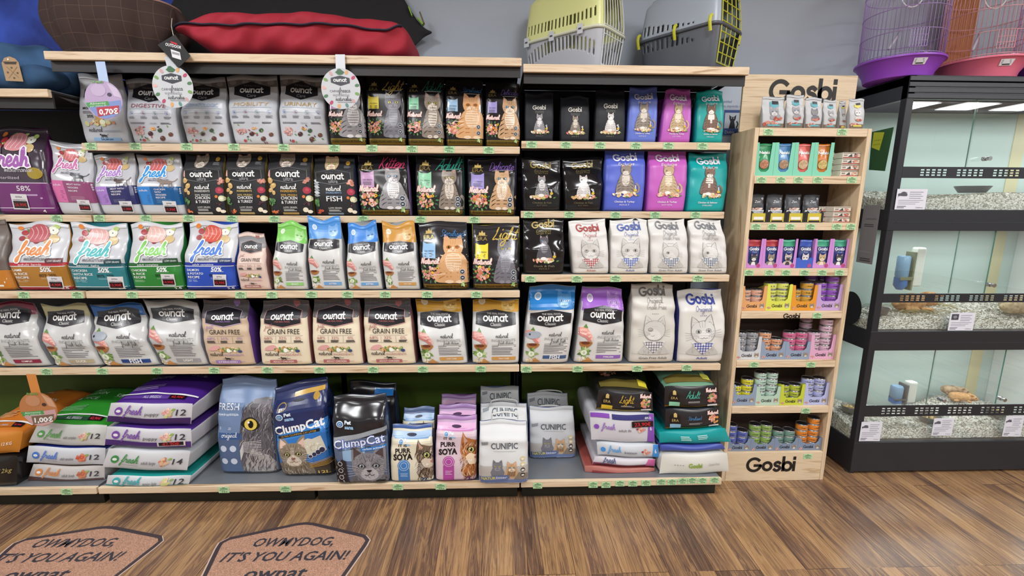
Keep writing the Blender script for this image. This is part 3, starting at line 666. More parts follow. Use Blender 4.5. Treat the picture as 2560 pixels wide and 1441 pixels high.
def d_era(name, ncol, tagc, P, seed, line='Fresh Chicken & Turkey', fl=0, wide=1., tall=.62, cx=.7, rib=1):
    def f(A):
        a = A.asp; k = min(1, 1 / (a * 1.45))
        g = '#8c7a3a'
        A.rect(.02, .98, .012, .095, '#7d6a33', 1, (.25, .9, .5)); A.rect(.02, .98, .075, .095, '#a8924e', 2, (.25, .9, .5)); A.part = 'lettering'; A.text(line, .5, .055, .82, '#241d10', .05, .0, lay=3)
        A.part = 'front_print'; A.shape(.21, .61, [(-.13, -.18), (.13, -.18), (.13, .15), (.06, .115), (-.06, .115), (-.13, .15)], tagc, 1, 0, 2)
        A.part = 'lettering'; A.lines(.12, .31, .5, .56, 3, '#5a5a60', 3); A.text('75% FRESH', .21, .585, .19, '#4a4a50', None, .01, lay=3)
        A.part = 'brand_logo'; A.text('ERA', .21, .785, .22, '#c9b06a', .085, -.005, lay=3, fin=(.3, .6, .5)); A.shape(.21, .85, [(-.07, -.02), (-.06, .05), (-.03, .03), (0, .09), (.03, .03), (.06, .05), (.07, -.02)], '#c9b06a', 1, 0, 3); A.rect(.1, .32, .826, .832, '#b59c58', 3)
        A.part = 'lettering'; A.word(name, .7, .81, .5, ncol, 'cur', .15, lay=3, slant=.3); A.rect(.5, .92, .758, .77, '#8a8a8a', 3)
        A.part = 'food_picture'; food(A, .22, .26, .16, .14, 46, MEAT + ['#e6b9a8', '#d8795a'] * rib + PANT, seed, (.02, .045), 3)
        for q in range(14): leaf(A, .24 + .17 * math.cos(q * .45), .26 + .15 * math.sin(q * .45) * a, .08, q * .45, ['#4f8a55', '#3f6f46', '#7aa862'][q % 3], 2)
        A.disc(.36, .33, .03, '#e8b92e', lay=4); A.disc(.36, .33, .012, '#4a3212', lay=5)
        A.part = 'lettering'; A.word('Natural', .23, .425, .36, '#f3ecec', 'cur', .2, lay=5, slant=.1, outline='#e2a898')
        A.part = 'cat_picture'; cat_sit(A, cx, .11, tall / a * .98, P, wide, fl, 1, lay=3, seed=seed)
        A.part = 'front_print'
        for y in (.28, .19): A.disc(.87, y, .055, '#d5dbe2', lay=7); A.disc(.87, y, .046, '#3a4048', lay=8); A.disc(.87, y, .025, '#b9c2cc', .015, lay=9)
        leaf(A, .83, .06, .13, .9, '#8fb56a', 5, '#dfeacc'); leaf(A, .9, .05, .1, 1.9, '#c7d9a4', 5)
    return f
def d_gosbi(P, lcol, l1, l2, sub='Exclusive', sub2='', ycat=.27, hcat=.40, ly=.9, dim='#e8e4ea', seed=0, lw=.62, scol=None):
    def f(A):
        a = A.asp; A.part = 'brand_logo'; A.word('Gosbi', .5, ly, lw, lcol, wd=.31, lay=3)
        A.part = 'lettering'; A.text(sub, .5, ly - .24 * lw * a, lw * .66, scol or lcol, None, -.003, .25, lay=3); A.rect(.38, .62, ly + .19 * lw * a, ly + .196 * lw * a, scol or lcol, 3)
        y2 = ly - .38 * lw * a
        if sub2: A.text(sub2, .5, y2 + .02 * a, lw * .62, scol or lcol, None, -.003, .2, lay=3); y2 -= .06 * a
        for i in range(5): A.disc(.42 + .04 * i, y2, .008, scol or lcol, lay=3, n=6)
        A.text(l1, .5, .155, .5, dim, .045, .02, lay=3); A.text(l2, .5, .105, .26, dim, .038, -.003, lay=3)
        A.part = 'cat_picture'; cat_sit(A, .5, ycat, hcat / a, P, 1.05, 0, 1, '#3a2c2a', lay=3, seed=seed)
        A.part = 'food_picture'; food(A, .5, ycat - .02, .3, .045, 34, ['#e6d6b0', '#d9c08a', '#e3a58e', '#efe6d0', '#c8b060', '#d8837a', '#e9e4d4', '#b9a070'], seed, (.025, .05), 6)
        A.disc(.48, ycat + .015, .07, '#f0eeea', .04, 7); leaf(A, .5, ycat - .06, .09, .1, '#6f9a4a', 7); leaf(A, .78, ycat - .04, .08, .3, '#5f8a40', 7); A.disc(.74, ycat + .05, .04, '#d9b83a', .035, 7); A.rect(.725, .755, ycat + .05, ycat + .13, '#cfc9d2', 6)
        A.part = 'front_print'
    return f
def gingham(A, cx, cy, w, h, col, lay=6):
    tri = [(-w, h * .9), (-w * .5, h * .75), (0, h * .7), (w * .5, h * .75), (w, h * .9), (w * .75, h * .1), (0, -h), (-w * .75, h * .1)]
    A.shape(cx, cy, tri, '#eceae8', 1, 0, lay)
    n = 17; s = 2 * w / n; T = np.array(tri) * .94
    def inside(x, y):
        c = False
        for (xa, ya), (xb, yb) in zip(T, np.roll(T, -1, 0)):
            if (ya > y) != (yb > y) and x < (xb - xa) * (y - ya) / (yb - ya) + xa: c = not c
        return c
    for i in range(n):
        for j in range(n):
            x = -w + (i + .5) * s; y = -h + (j + .5) * s
            if (i % 2 and j % 2) or not inside(x, y): continue
            A.shape(cx, cy, [(x - s / 2, y - s / 2), (x + s / 2, y - s / 2), (x + s / 2, y + s / 2), (x - s / 2, y + s / 2)], mixc(col, '#eceae8', .42) if (i % 2 or j % 2) else mixc(col, '#101020', .12), 1, 0, lay + 1)
def mixc(a, b, t):
    f = lambda h: [int(h[i:i + 2], 16) for i in (1, 3, 5)]
    return '#%02x%02x%02x' % tuple(int(x + (y - x) * t) for x, y in zip(f(a), f(b)))
def d_orig(col, band, foot, sub2='', seed=0, ly=.86, cy=.43, r=.235, look=0., tilt=0.):
    if sub2: ly, cy, r = ly + .025, cy - .04, r * .86
    def f(A):
        a = A.asp; A.part = 'brand_logo'; A.word('Gosbi', .5, ly, .62, col, wd=.3, lay=3)
        A.part = 'lettering'; A.word('Original', .52, ly - .18 * a, .36, mixc(col, '#d8d5d0', .25), 'cur', .13, lay=3)
        y2 = ly - .18 * a
        if sub2: y2 -= .125 * a; A.word('Grain Free', .54, y2, .44, mixc(col, '#d8d5d0', .25), 'cur', .12, lay=3)
        for i in range(4): A.disc(.45 + .04 * i, y2 - .12 * a, .009, col, lay=3, n=6)
        A.rect(.36, .6, ly + .12 * a, ly + .126 * a, '#a9a8a6', 3)
        A.text(foot, .5, .075, .62 if len(foot) > 8 else .24, col, .05, .015, .05, lay=3); A.part = 'front_print'; A.rect(.03, .97, .128, .131, '#b4b2ae', 2)
        A.part = 'cat_picture'; A.shape(.5, .13, [(-.3, 0), (-.25, .14), (-.12, .27), (.12, .27), (.25, .14), (.3, 0)], '#c3c1bc', 1, 0, 3, 3)
        cat_face(A, .5, cy, r, LINE, look, 4, '#9a9894', '#7f7d7a', tilt)
        for q in range(40):
            x = A.rng.uniform(-.22, .22); y = A.rng.uniform(.02, .2); A.stroke(.5, .13, [(x, y), (x * 1.05, y - .04)], .004, '#94928e', lay=4)
        gingham(A, .5, .225, .235, .14, band)
        A.part = 'front_print'
    return f
def scat(A, x, y, c1, seed=0):
    A.part = 'food_picture'; R = random.Random(seed); a = A.asp
    for k in range(6): leaf(A, x + R.uniform(-.22, .2), y + R.uniform(-.1, .12) * a, .13, R.uniform(0, 6.3), R.choice(['#7d9d52', '#a9bd74', '#5f7f3e']), 2)
    for dx, dy, r, c in ((-.24, .04, .06, '#a8343c'), (-.27, -.07, .055, '#9a3a44'), (-.12, .09, .045, '#c25560'), (.24, .06, .085, '#e9ebd9'), (.26, -.09, .09, '#cfb582'), (.3, .13, .05, '#b9cf7a'), (-.3, .14, .05, '#e0853a')): A.disc(x + dx, y + dy * a, r, c, r * .85, 3)
    food(A, x + .02, y - .02 * a, .26, .15, 16, ['#8f2a38', '#c9a26a', '#7f9a4a', '#e6e2c8', '#d98a7a', '#a8545a'], seed + 5, (.025, .05), 2)
    A.disc(x + .24, y + .06 * a, .05, '#f5f5ea', .04, 4); A.disc(x + .24, y + .06 * a, .012, '#6a5a3a', lay=5)
    sh = [(-.17, -.1), (-.13, .12), (.02, .17), (.16, .1), (.17, -.08), (.02, -.15)]
    A.shape(x, y, sh, c1, 1, 0, 4, 3)
    for k in range(4): A.stroke(x, y, crom([(-.13 + .08 * k, -.1), (-.09 + .08 * k, .02), (-.12 + .08 * k, .12)], 4), .012, mixc(c1, '#ffffff', .55), lay=5)
    A.part = 'front_print'
def d_fresh(c, dk, fc, kind, rec, meat, bandc=None, price='', spx=.78, spy=.1, kg='2.5'):
    def f(A):
        a = A.asp; scat(A, .5, .83, meat, len(rec))
        A.rect(.004, .996, .004, .41, c, 1); A.rect(.004, .996, .37, .425, bandc or dk, 2); A.rect(.004, .996, .365, .375, '#e8eaea', 3); A.rect(.004, .996, .004, .06, dk, 2); A.rect(.004, .996, .056, .064, '#e8eaea', 3)
        A.part = 'lettering'; A.text(kind, .42, .397, .4, '#e6ecec', .04, .0, .1, lay=4)
        A.word('mediterranean', .58, .475, .5, '#5a5a60', 'cur', .13, lay=3, slant=.2)
        y = .315
        for i, l in enumerate(rec): A.text(l, .1 + .04 * len(l) / 2, y - .055 * i * min(1.2, a * 1.3), .04 * len(l), '#eef0ee', .045, .015, lay=4)
        A.lines(.1, .34, .13, .17, 3, mixc(c, '#ffffff', .45), 4); A.text('50%', .67, .325, .2, '#f2f2f2', .085, .03, .1, lay=4); A.rect(.56, .8, .285, .29, '#f0f0f0', 4)
        A.text('80% 20%', .68, .235, .3, mixc(c, '#101010', .55), .06, .01, lay=4); A.lines(.55, .85, .17, .2, 2, mixc(c, '#ffffff', .35), 4); A.text(kg, .9, .033, .12, '#f0f0f0', .04, .02, lay=4)
        A.part = 'front_print'; A.shape(.82, .45, [(-.12, -.05), (-.12, .03), (-.08, .05), (.14, .05), (.14, -.05)], mixc(dk, '#2a3a3a', .5), 1, 0, 3); A.text('LOW GRAIN', .84, .45, .2, '#cfd6d6', .035, .02, .15, lay=4)
        A.part = 'brand_logo'; A.word('fresh', .5, .585, .52, fc, 'cur', .26, lay=6, slant=.12, outline='#f6f6f4'); A.part = 'front_print'
        if price: sticker(A, spx, spy, .25, price)
    return f
def d_freshcat(c1, c2, fc, rec, price, catc, spx=.72, spy=.135, top='#e2e3e4'):
    def f(A):
        scat(A, .5, .84, '#cf6a6c', 3)
        A.rect(.004, .38, .17, .47, c1, 1); A.rect(.36, .996, .17, .47, c2, 2); A.lines(.08, .34, .2, .34, 7, mixc(c1, '#303040', .25), 3); A.text('adult', .2, .41, .2, '#f0e8f0', .05, 0, lay=3)
        A.part = 'lettering'
        for i, l in enumerate(rec): A.text(l, .45 + .036 * len(l) / 2, .425 - .045 * i, .036 * len(l), '#e6e4ea', .04, .01, lay=4)
        A.lines(.45, .8, .2, .26, 4, mixc(c2, '#ffffff', .25), 4); A.word('mediterranean', .55, .58, .45, '#5a5a70', 'cur', .12, lay=3, slant=.2)
        A.part = 'brand_logo'; A.word('fresh', .44, .68, .52, fc, 'cur', .26, lay=6, slant=.12, outline='#f4f4f6'); A.part = 'cat_picture'; cat_walk(A, .72, .535, .26, catc, 5); A.part = 'front_print'
        sticker(A, spx, spy, .3, price)
    return f
def d_ultra(seed, words, acc, fish=0):
    def f(A):
        a = A.asp; R = random.Random(seed)
        A.part = 'cat_picture'; cat_face(A, .45, .86, .17, TABBY if not fish else CREAM, lay=2)
        A.part = 'front_print'; A.disc(.84, .9, .055, '#b9923a', .055, 3); A.lines(.76, .92, .8, .85, 3, '#77777a', 3)
        hexlogo(A, .5, .65, .8, .34, sub='ultra', col='#17171a', edge='#6a6a6e', ww=.66, topcol='#5a5a5e', subcol='#8f8f92')
        A.part = 'lettering'; A.word('natural', .5, .44, .34, '#efefee', 'cur', .2, lay=4); A.text('INGREDIENTS', .5, .388, .36, acc, .05, .02, lay=4); y = .325
        for t, h in words: A.text(t, .5, y, .36, '#efefee' if h > .045 else acc, h, .012, lay=4); y -= (h + .022) * a
        A.text('LOW GRAIN', .5, .13, .3, '#d8d8d4', .035, .01, lay=4); A.rect(.33, .67, .108, .112, '#8a8a86', 4); A.lines(.35, .65, .065, .1, 2, '#a9a9a6', 4, .3)
        A.part = 'front_print'; A.rect(.32, .68, .015, .05, mixc(acc, '#8a8a88', .3), 3)
        A.part = 'food_picture'
        if not fish:
            for x, y, r in ((.1, .56, .08), (.16, .47, .075), (.1, .4, .06), (.17, .36, .05)): A.disc(x, y, r, '#c9a466', r * .75, 3, R.uniform(0, 2)); A.disc(x, y + .02, r * .5, '#dfc084', r * .3, 4)
            A.shape(.1, .66, [(-.05, -.05), (-.02, .08), (.04, .07), (.03, -.06)], '#d8a29a', 1, 0, 3, 2)
        else:
            for k in range(6): leaf(A, .03, .6 - .05 * k, .16, -.4 + .05 * k, ['#c8ccd0', '#9aa2a8'][k % 2], 3)
        food(A, .1, .22, .07, .09, 18, ['#3f6f46', '#557f4a', '#2f5538', '#6f9a58'], seed, (.02, .04), 3); food(A, .16, .06, .08, .04, 10, ['#c8603a', '#b5482e', '#d98a50'], seed + 1, (.02, .035), 3)
        food(A, .9, .55, .07, .06, 12, ['#c98a78', '#b5705e', '#dca694'], seed + 2, (.025, .045), 3); A.disc(.89, .4, .085, '#a83248', .08, 3); A.disc(.9, .41, .04, '#c9485a', .035, 4); A.disc(.82, .3, .035, '#d87a3a', lay=3); A.disc(.93, .27, .07, '#dcdcb4', .07, 3); A.disc(.93, .27, .035, '#efeed2', .03, 4)
        food(A, .88, .19, .07, .04, 10, ['#4a2c36', '#6a3a46', '#3a2a30'], seed + 3, (.015, .025), 3); A.disc(.84, .09, .06, '#e6dcc4', .055, 3); A.disc(.93, .06, .05, '#efe6d2', .04, 4)
        A.part = 'front_print'
    return f
def d_classic(topc, word, ban, banc, dog=0, ty=.74, hexy=.685, nat=.47, seed=0, ghost='#e6e2da', badge=1, meat='#dd9d97', fishy=0, hexw=.82):
    def f(A):
        a = A.asp
        if topc: A.rect(.004, .996, ty - .03, .996, topc, 1)
        if badge: A.disc(.2, ty + .13, .075, '#e9ecee', lay=3); A.disc(.2, ty + .13, .05, mixc(topc or '#999999', '#ffffff', .55), lay=4)
        if not dog: A.part = 'cat_picture'; cat_face(A, .76, ty + .07, .15, dict(base=mixc(topc, '#ffffff', .25), dark=mixc(topc, '#303030', .35), light=mixc(topc, '#ffffff', .5), eye=mixc(topc, '#ffffff', .6), inner=mixc(topc, '#ffffff', .15)), lay=2)
        A.part = 'front_print'
        hexlogo(A, .5, hexy, hexw, .36)
        natural(A, .42, nat, .5, word, ban, banc)
        vegstrip(A, .16, .03, nat + .02, 1., seed, meat)
        if fishy: A.part = 'food_picture'; A.shape(.17, nat - .03, [(-.16, .0), (-.08, .08), (.1, .07), (.17, .0), (.08, -.07), (-.08, -.06)], '#9fa6b0', 1, .1, 6, 2); A.disc(.1, nat - .02, .02, '#22242a', lay=7); A.part = 'front_print'
    return f
def d_gf(acc, ban, n1='68', n2='32', topc='#5d595b'):
    def f(A):
        a = A.asp; A.rect(.004, .996, .745, .996, topc, 1)
        for k in range(9): A.rect(.02 + .11 * k, .024 + .11 * k, .745, .99, mixc(topc, '#9a9696', .5), 2)
        A.shape(.74, .95, [(-.07, .04), (.07, .04), (.07, -.03), (0, -.08), (-.07, -.03)], acc, 1, 0, 3)
        hexlogo(A, .5, .76, .74, .38, sub='', top='', edge=mixc(acc, '#e8dcc8', .4), k=.3); A.text('-THE REAL FOOD-', .5, .76 - .085 * a, .34, acc, lay=5); A.part = 'lettering'
        A.word('just', .22, .615, .15, acc, 'cur', .12, lay=4); A.text('GRAIN FREE', .52, .545, .64, '#2d2a28', .105, .0, lay=4); A.rect(.14, .9, .478, .481, '#5a5452', 3); A.rect(.14, .9, .366, .369, '#5a5452', 3)
        for x, t, w in ((.22, n1 + '%', .17), (.5, n2 + '%', .15), (.81, '0%', .11)): A.text(t, x, .445, w, acc, .06, -.005, lay=4); A.lines(x - .09, x + .09, .375, .412, 2, '#4a4442', 4, .3)
        for x in (.36, .66): A.rect(x, x + .004, .375, .47, '#5a5452', 3)
        A.part = 'food_picture'; A.shape(.25, .285, [(-.12, -.02), (-.05, .05), (.08, .06), (.12, .0), (.03, -.04)], '#d9a29e', 1, .1, 4, 2); food(A, .55, .27, .22, .04, 34, ['#6f9347', '#8fae63', '#c9a070', '#e0c090', '#f0efe4', '#4f7d35', '#c88a5a'], 5, (.018, .04), 4); A.disc(.78, .245, .045, '#3c4a7a', .03, 5); A.disc(.55, .255, .045, '#eef2e6', .04, 6)
        A.part = 'lettering'; A.word('natural', .28, .19, .27, '#2d2a28', 'cur', .18, lay=4); A.text('INGREDIENTS', .64, .185, .4, acc, .045, -.004, lay=4); cat_walk(A, .5, .125, .09, '#2d2a28', 4); A.lines(.38, .46, .118, .13, 1, '#4a4442', 4); A.lines(.56, .64, .118, .13, 1, '#4a4442', 4)
        A.rect(.22, .74, .045, .1, acc, 3); A.rect(.12, .84, .07, .074, acc, 2); A.text(ban, .48, .072, .4, '#efe6da', .04, .01, lay=4); A.part = 'front_print'
    return f
# ================================================================ bags on the shelves
FILM = (.36, 0, .5); GLOSS = (.2, 0, .6); MATTE = (.55, 0, .4)
def d_salmon(A):
    hexlogo(A, .5, .72, .7, .3); A.part = 'lettering'; A.text('MONO PROTEIN', .45, .5, .6, '#2c2c30', .05, lay=3); A.lines(.15, .6, .42, .46, 2, '#77777c', 3); A.text('30%', .3, .385, .14, '#3a3a3c', lay=3); A.part = 'food_picture'
    food(A, .48, .29, .32, .05, 26, ['#c98a5a', '#d9a878', '#8a9a4a', '#c9cf9a', '#b5703f', '#dcd6b8'], 4, (.03, .06), 3); A.disc(.5, .37, .1, '#c49a5a', .07, 4); A.disc(.55, .3, .06, '#dfe5c6', .055, 5)
    A.part = 'lettering'; A.word('natural', .35, .18, .3, '#2c2c30', 'cur', .17, lay=4); A.text('INGREDIENTS', .7, .175, .36, '#9aa8b8', .045, lay=3); cat_walk(A, .5, .105, .12, '#2c2c30', 4); A.rect(.26, .86, .03, .08, '#86a8cc', 3); A.text('SALMON', .55, .055, .26, '#2c4468', .035, lay=4); A.part = 'front_print'
GA = 'bags on the upper shelf'; GB = 'bags on the second shelf'; GC = 'bags on the third shelf'; GD = 'bags on the fourth shelf'; GE = 'sacks on the base shelf'
z = ZL['A']; y = 2.283
bag('kibble_bag', 'white kibble bag with a blue salmon banner hanging forward behind the mauve price disc', GA, (209, 357, 322, 304, 188, 192, 186), y, .09, z, d_salmon, '#b4b7bd', '#a9acb2', 1, FILM, .005)
for i, (w_, c, q, lb) in enumerate([('DIGESTIVE', '#a05a62', (330, 357, 449, 437, 200, 309, 197), 'white kibble bag with a brick red heading, half behind a round white tag'),
        ('DERMATOLOGIC', '#8fa6c8', (463, 357, 574, 562, 195, 447, 195), 'white kibble bag with a pale blue heading on the upper shelf'),
        ('MOBILITY', '#c9a878', (584, 357, 697, 692, 188, 563, 190), 'white kibble bag with a tan heading between the pale blue and mustard headings'),
        ('URINARY', '#b3924a', (701, 357, 820, 808, 192, 697, 186), 'white kibble bag with a mustard heading beside the black cat bags')]):
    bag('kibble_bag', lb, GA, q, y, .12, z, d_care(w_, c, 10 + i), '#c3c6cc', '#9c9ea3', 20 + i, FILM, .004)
ERA_BODY = '#1d1b1d'
for i, (nm, nc, tc, P, q, lb, ln, fl, wd) in enumerate([
        ('Kitten', '#a84a62', '#c79ac0', GREYT, (823, 358, 916, 909, 190, 821, 190), 'black cat food bag with a pink tab and a grey tabby kitten, upper shelf', 'Fresh Chicken & Turkey', 0, 1.1),
        ('Light', '#c9ae52', '#e0cf3a', GREY, (919, 359, 1015, 1013, 188, 915, 188), 'black cat food bag with a yellow tab and a grey shorthair cat, upper shelf', 'Fresh Duck with Turkey', 0, .75),
        ('Adult', '#2f7a6a', '#86cfa6', TABBY, (1018, 360, 1111, 1110, 192, 1016, 190), 'black cat food bag with a mint tab and a brown tabby, upper shelf', 'Fresh Salmon & Duck', 0, .8),
        ('Sterilised', '#3a6a9a', '#9ec3e3', ORANGE, (1114, 361, 1209, 1208, 200, 1112, 197), 'black cat food bag with a light blue tab and a fluffy orange cat, upper shelf', 'Fresh Chicken & Turkey', 1, 1.25),
        ('Delicate', '#6a5a9a', '#a59bd6', BENGAL, (1213, 362, 1300, 1300, 208, 1213, 205), 'black cat food bag with a lilac tab and a spotted cat, upper shelf', 'Fresh Salmon & Turkey', 0, .95)]):
    bag('cat_food_bag', lb, GA, q, 2.28, .1, z, d_era(nm, nc, tc, P, 30 + i, ln, fl, wd), ERA_BODY, ERA_BODY, 31 + i, GLOSS, .002, 'fold')
z = ZR['A']
GR = 'small cat food bags under the pet carriers'
for i, (q, P, lb) in enumerate([((1312, 351, 1384, 1384, 232, 1312, 232), GREYT, 'small matt black cat food bag nearest the long shelf, with a seated grey kitten'), ((1401, 352, 1474, 1473, 240, 1400, 240), TABBY, 'small matt black cat food bag with a long-haired tabby, between two other black ones'), ((1486, 352, 1563, 1562, 226, 1489, 226), WHITE, 'small matt black cat food bag with a white cat, beside the blue one')]):
    bag('cat_food_bag', lb, GR, q, 2.285, .07, z, d_gosbi(P, '#cfcbc4', 'Chicken & Fish', 'ADULT', 'Exclusive', 'Grain Free', .2, .34, .67, '#8a8478', 40 + i, .46, '#77736c'), '#1b1d24', '#1b1d24', 41 + i, MATTE, .002, 'fold')
for i, (q, c, c2, P, l1, l2, lb) in enumerate([((1568, 354, 1641, 1644, 220, 1574, 221), '#6579cf', '#4a5aa8', TABBY, 'Chicken & Turkey', 'ADULT', 'small periwinkle blue cat food bag on the shelf below the carriers'), ((1651, 354, 1727, 1727, 224, 1664, 224), '#c062bd', '#93458f', CREAM, 'Chicken & Turkey', 'KITTEN', 'small magenta pink cat food bag on the shelf below the carriers'), ((1740, 355, 1808, 1808, 226, 1741, 227), '#12a09a', '#0d726e', BROWNW, 'Chicken & Salmon', 'STERILIZED', 'small teal cat food bag on the shelf below the carriers')]):
    bag('cat_food_bag', lb, GR, q, 2.28, .075, z, d_gosbi(P, '#e9e7ee', l1, l2, 'Exclusive', '', .24, .46, .82, '#e6e2ea', 50 + i, .66), c, c, 51 + i, FILM, .002, 'fold')
    x0, yb, x1 = q[0] - 12, 352, q[0] + 60
    bag('cat_food_bag', lb.replace('small ', 'second ').replace('on the shelf below the carriers', 'hidden behind its front twin'), GR, (x0, yb, x1, x1 + 2, 248, x0 + 6, 248), 2.37, .07, z, lambda A: A.disc(.08, .2, .08, '#d8d6d8', lay=2), c2, c2, 61 + i, FILM, .002, 'fold')
# ---- second shelf
z = ZL['B']
def d_prem(A):
    scat(A, .5, .82, '#d28a90', 5); A.rect(.004, .996, .004, .36, '#6d2a6a', 1); A.rect(.004, .996, .355, .365, '#c9b2cc', 2); A.rect(.004, .996, .07, .078, '#d8c8dc', 2); A.disc(.82, .47, .13, '#a08a2e', .1, 3); A.text('58%', .58, .3, .24, '#d8d0da', .09, .01, lay=3); A.lines(.45, .9, .17, .24, 2, '#b79abf', 3)
    A.text('sterilized', .36, .42, .36, '#c9bccb', .05, 0, lay=3); A.text('4', .84, .04, .05, '#e8e4ea', .05, .02, lay=3); A.part = 'brand_logo'; A.word('fresh', .42, .6, .66, '#a563b0', 'cur', .28, lay=6, slant=.12, outline='#f3eef5'); A.part = 'lettering'; A.word('mediterranean', .55, .5, .5, '#d9d6da', 'cur', .12, lay=4); A.part = 'front_print'; sticker(A, .47, .15, .28, '26,90€')
bag('cat_food_bag', 'tall shiny purple cat food bag below the denim pet bed', GB, (-8, 535, 139, 116, 320, -12, 318), 2.285, .16, z, d_prem, '#3f3540', '#55204f', 70, GLOSS, .005, 'fold')
for q, c1, c2, fc, rc, pr, cc, lb, sd in [((147, 533, 248, 225, 366, 119, 352), '#cf6aa0', '#8f4a72', '#cf79ae', ('MEAT WITH', 'VEGGIES', 'RECIPE'), '12,90€', '#44444a', 'white cat food bag with pink and plum panels and a walking black cat', 71), ((254, 535, 352, 333, 381, 231, 391), '#a47ac6', '#2d2d62', '#b48ad0', ('MEAT WITH', 'VEGGIES', 'RECIPE'), '11,90€', '#5a4a46', 'white cat food bag with lilac and navy panels and a walking brown cat', 72), ((355, 535, 462, 450, 388, 337, 389), '#2f80cc', '#17568f', '#3f9be0', ('CHICKEN', 'WITH', 'VEGGIES', 'RECIPE'), '11,90€', '#8f7f76', 'white cat food bag with bright and dark blue panels and a walking tabby', 73)]:
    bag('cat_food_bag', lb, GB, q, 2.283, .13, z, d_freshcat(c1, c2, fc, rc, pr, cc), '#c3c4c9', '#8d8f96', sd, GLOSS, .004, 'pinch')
CT = [('30% FRESH', .045), ('CHICKEN', .07), ('& TURKEY', .07)]
for q, ac, lb, sd in [((462, 535, 566, 562, 384, 461, 384), '#c9c8c4', 'black poultry kibble bag with silver lettering, first of three alike, by the blue bag', 75), ((568, 535, 670, 667, 382, 565, 382), '#c9b06a', 'black poultry kibble bag with gold lettering, the middle one of three alike', 76), ((673, 535, 784, 781, 383, 669, 382), '#c8a04a', 'black poultry kibble bag with amber lettering, next to the oily fish bag', 77)]:
    bag('kibble_bag', lb, GB, q, 2.283, .12, z, d_ultra(sd, CT, ac), '#232326', '#6a5a2a', sd, MATTE, .002, 'fold')
bag('kibble_bag', 'black fish kibble bag with blue lettering and sardines printed down its side', GB, (787, 536, 895, 886, 392, 784, 392), 2.283, .12, z, d_ultra(78, [('30% FRESH OILY', .03), ('FISH', .12)], '#7f9ab8', 1), '#232326', '#1f2e44', 78, MATTE, .002, 'fold')
for i, (nm, nc, tc, P, q, lb, ln, fl, wd) in enumerate([
        ('Kitten', '#b83a5e', '#c9a0c8', GREYT, (900, 537, 1026, 1020, 385, 893, 388), 'black cat food bag with a pink tab and a blue-eyed kitten, second shelf', 'Fresh Chicken & Turkey', 0, 1.15),
        ('Adult', '#2f8a76', '#93d3ac', TABBY, (1041, 537, 1161, 1160, 390, 1038, 390), 'black cat food bag with a mint tab and a tabby, second shelf', 'Fresh Salmon & Duck', 0, .85),
        ('Delicate', '#7a5aa6', '#a59ad9', BENGAL, (1171, 538, 1289, 1292, 394, 1168, 395), 'black cat food bag with a lilac tab and a spotted cat, second shelf', 'Fresh Salmon & Turkey', 0, 1.)]):
    bag('cat_food_bag', lb, GB, q, 2.283, .13, z, d_era(nm, nc, tc, P, 80 + i, ln, fl, wd, tall=.66), '#232124', ['#8a6aa0', '#1d5a44', '#5a4f96'][i], 81 + i, GLOSS, .003, 'fold')
z = ZR['B']
for i, (q, P, lb) in enumerate([((1307, 526, 1402, 1402, 397, 1303, 396), GREYT, 'glossy black cat food bag with a small white kitten, below the matt black bags'), ((1411, 526, 1503, 1508, 394, 1405, 398), WHITE, 'glossy black cat food bag with a large white cat, beside the periwinkle bag')]):
    bag('cat_food_bag', lb, 'cat food bags in the middle of the narrow unit', q, 2.285, .11, z, d_gosbi(P, '#8f7f45', 'Chicken & Fish', 'KITTEN', 'Exclusive', 'Grain Free', .28, .38, .86, '#6a6248', 90 + i, .54, '#6a6040'), '#19181b', '#19181b', 91 + i, (.16, 0, .6), .006, 'pinch')
for i, (q, c, P, l1, l2, lb) in enumerate([((1509, 527, 1609, 1613, 375, 1512, 374), '#5566c9', TABBY, 'Chicken & Turkey', 'ADULT', 'large periwinkle blue cat food bag with a seated tabby'), ((1617, 529, 1713, 1717, 376, 1620, 377), '#c25fbb', CREAM, 'Chicken & Turkey', 'KITTEN', 'large magenta pink cat food bag with a seated cream cat'), ((1718, 529, 1812, 1818, 386, 1722, 384), '#10a3a3', BROWNW, 'Chicken & Salmon', 'STERILIZED', 'large teal cat food bag with a brown and white cat, at the shelf end')]):
    bag('cat_food_bag', lb, 'cat food bags in the middle of the narrow unit', q, 2.283, .12, z, d_gosbi(P, '#eceaf2', l1, l2, 'Exclusive', '', .29, .46, .86, '#e9e6ee', 95 + i, .6), c, c, 96 + i, FILM, .003, 'fold')
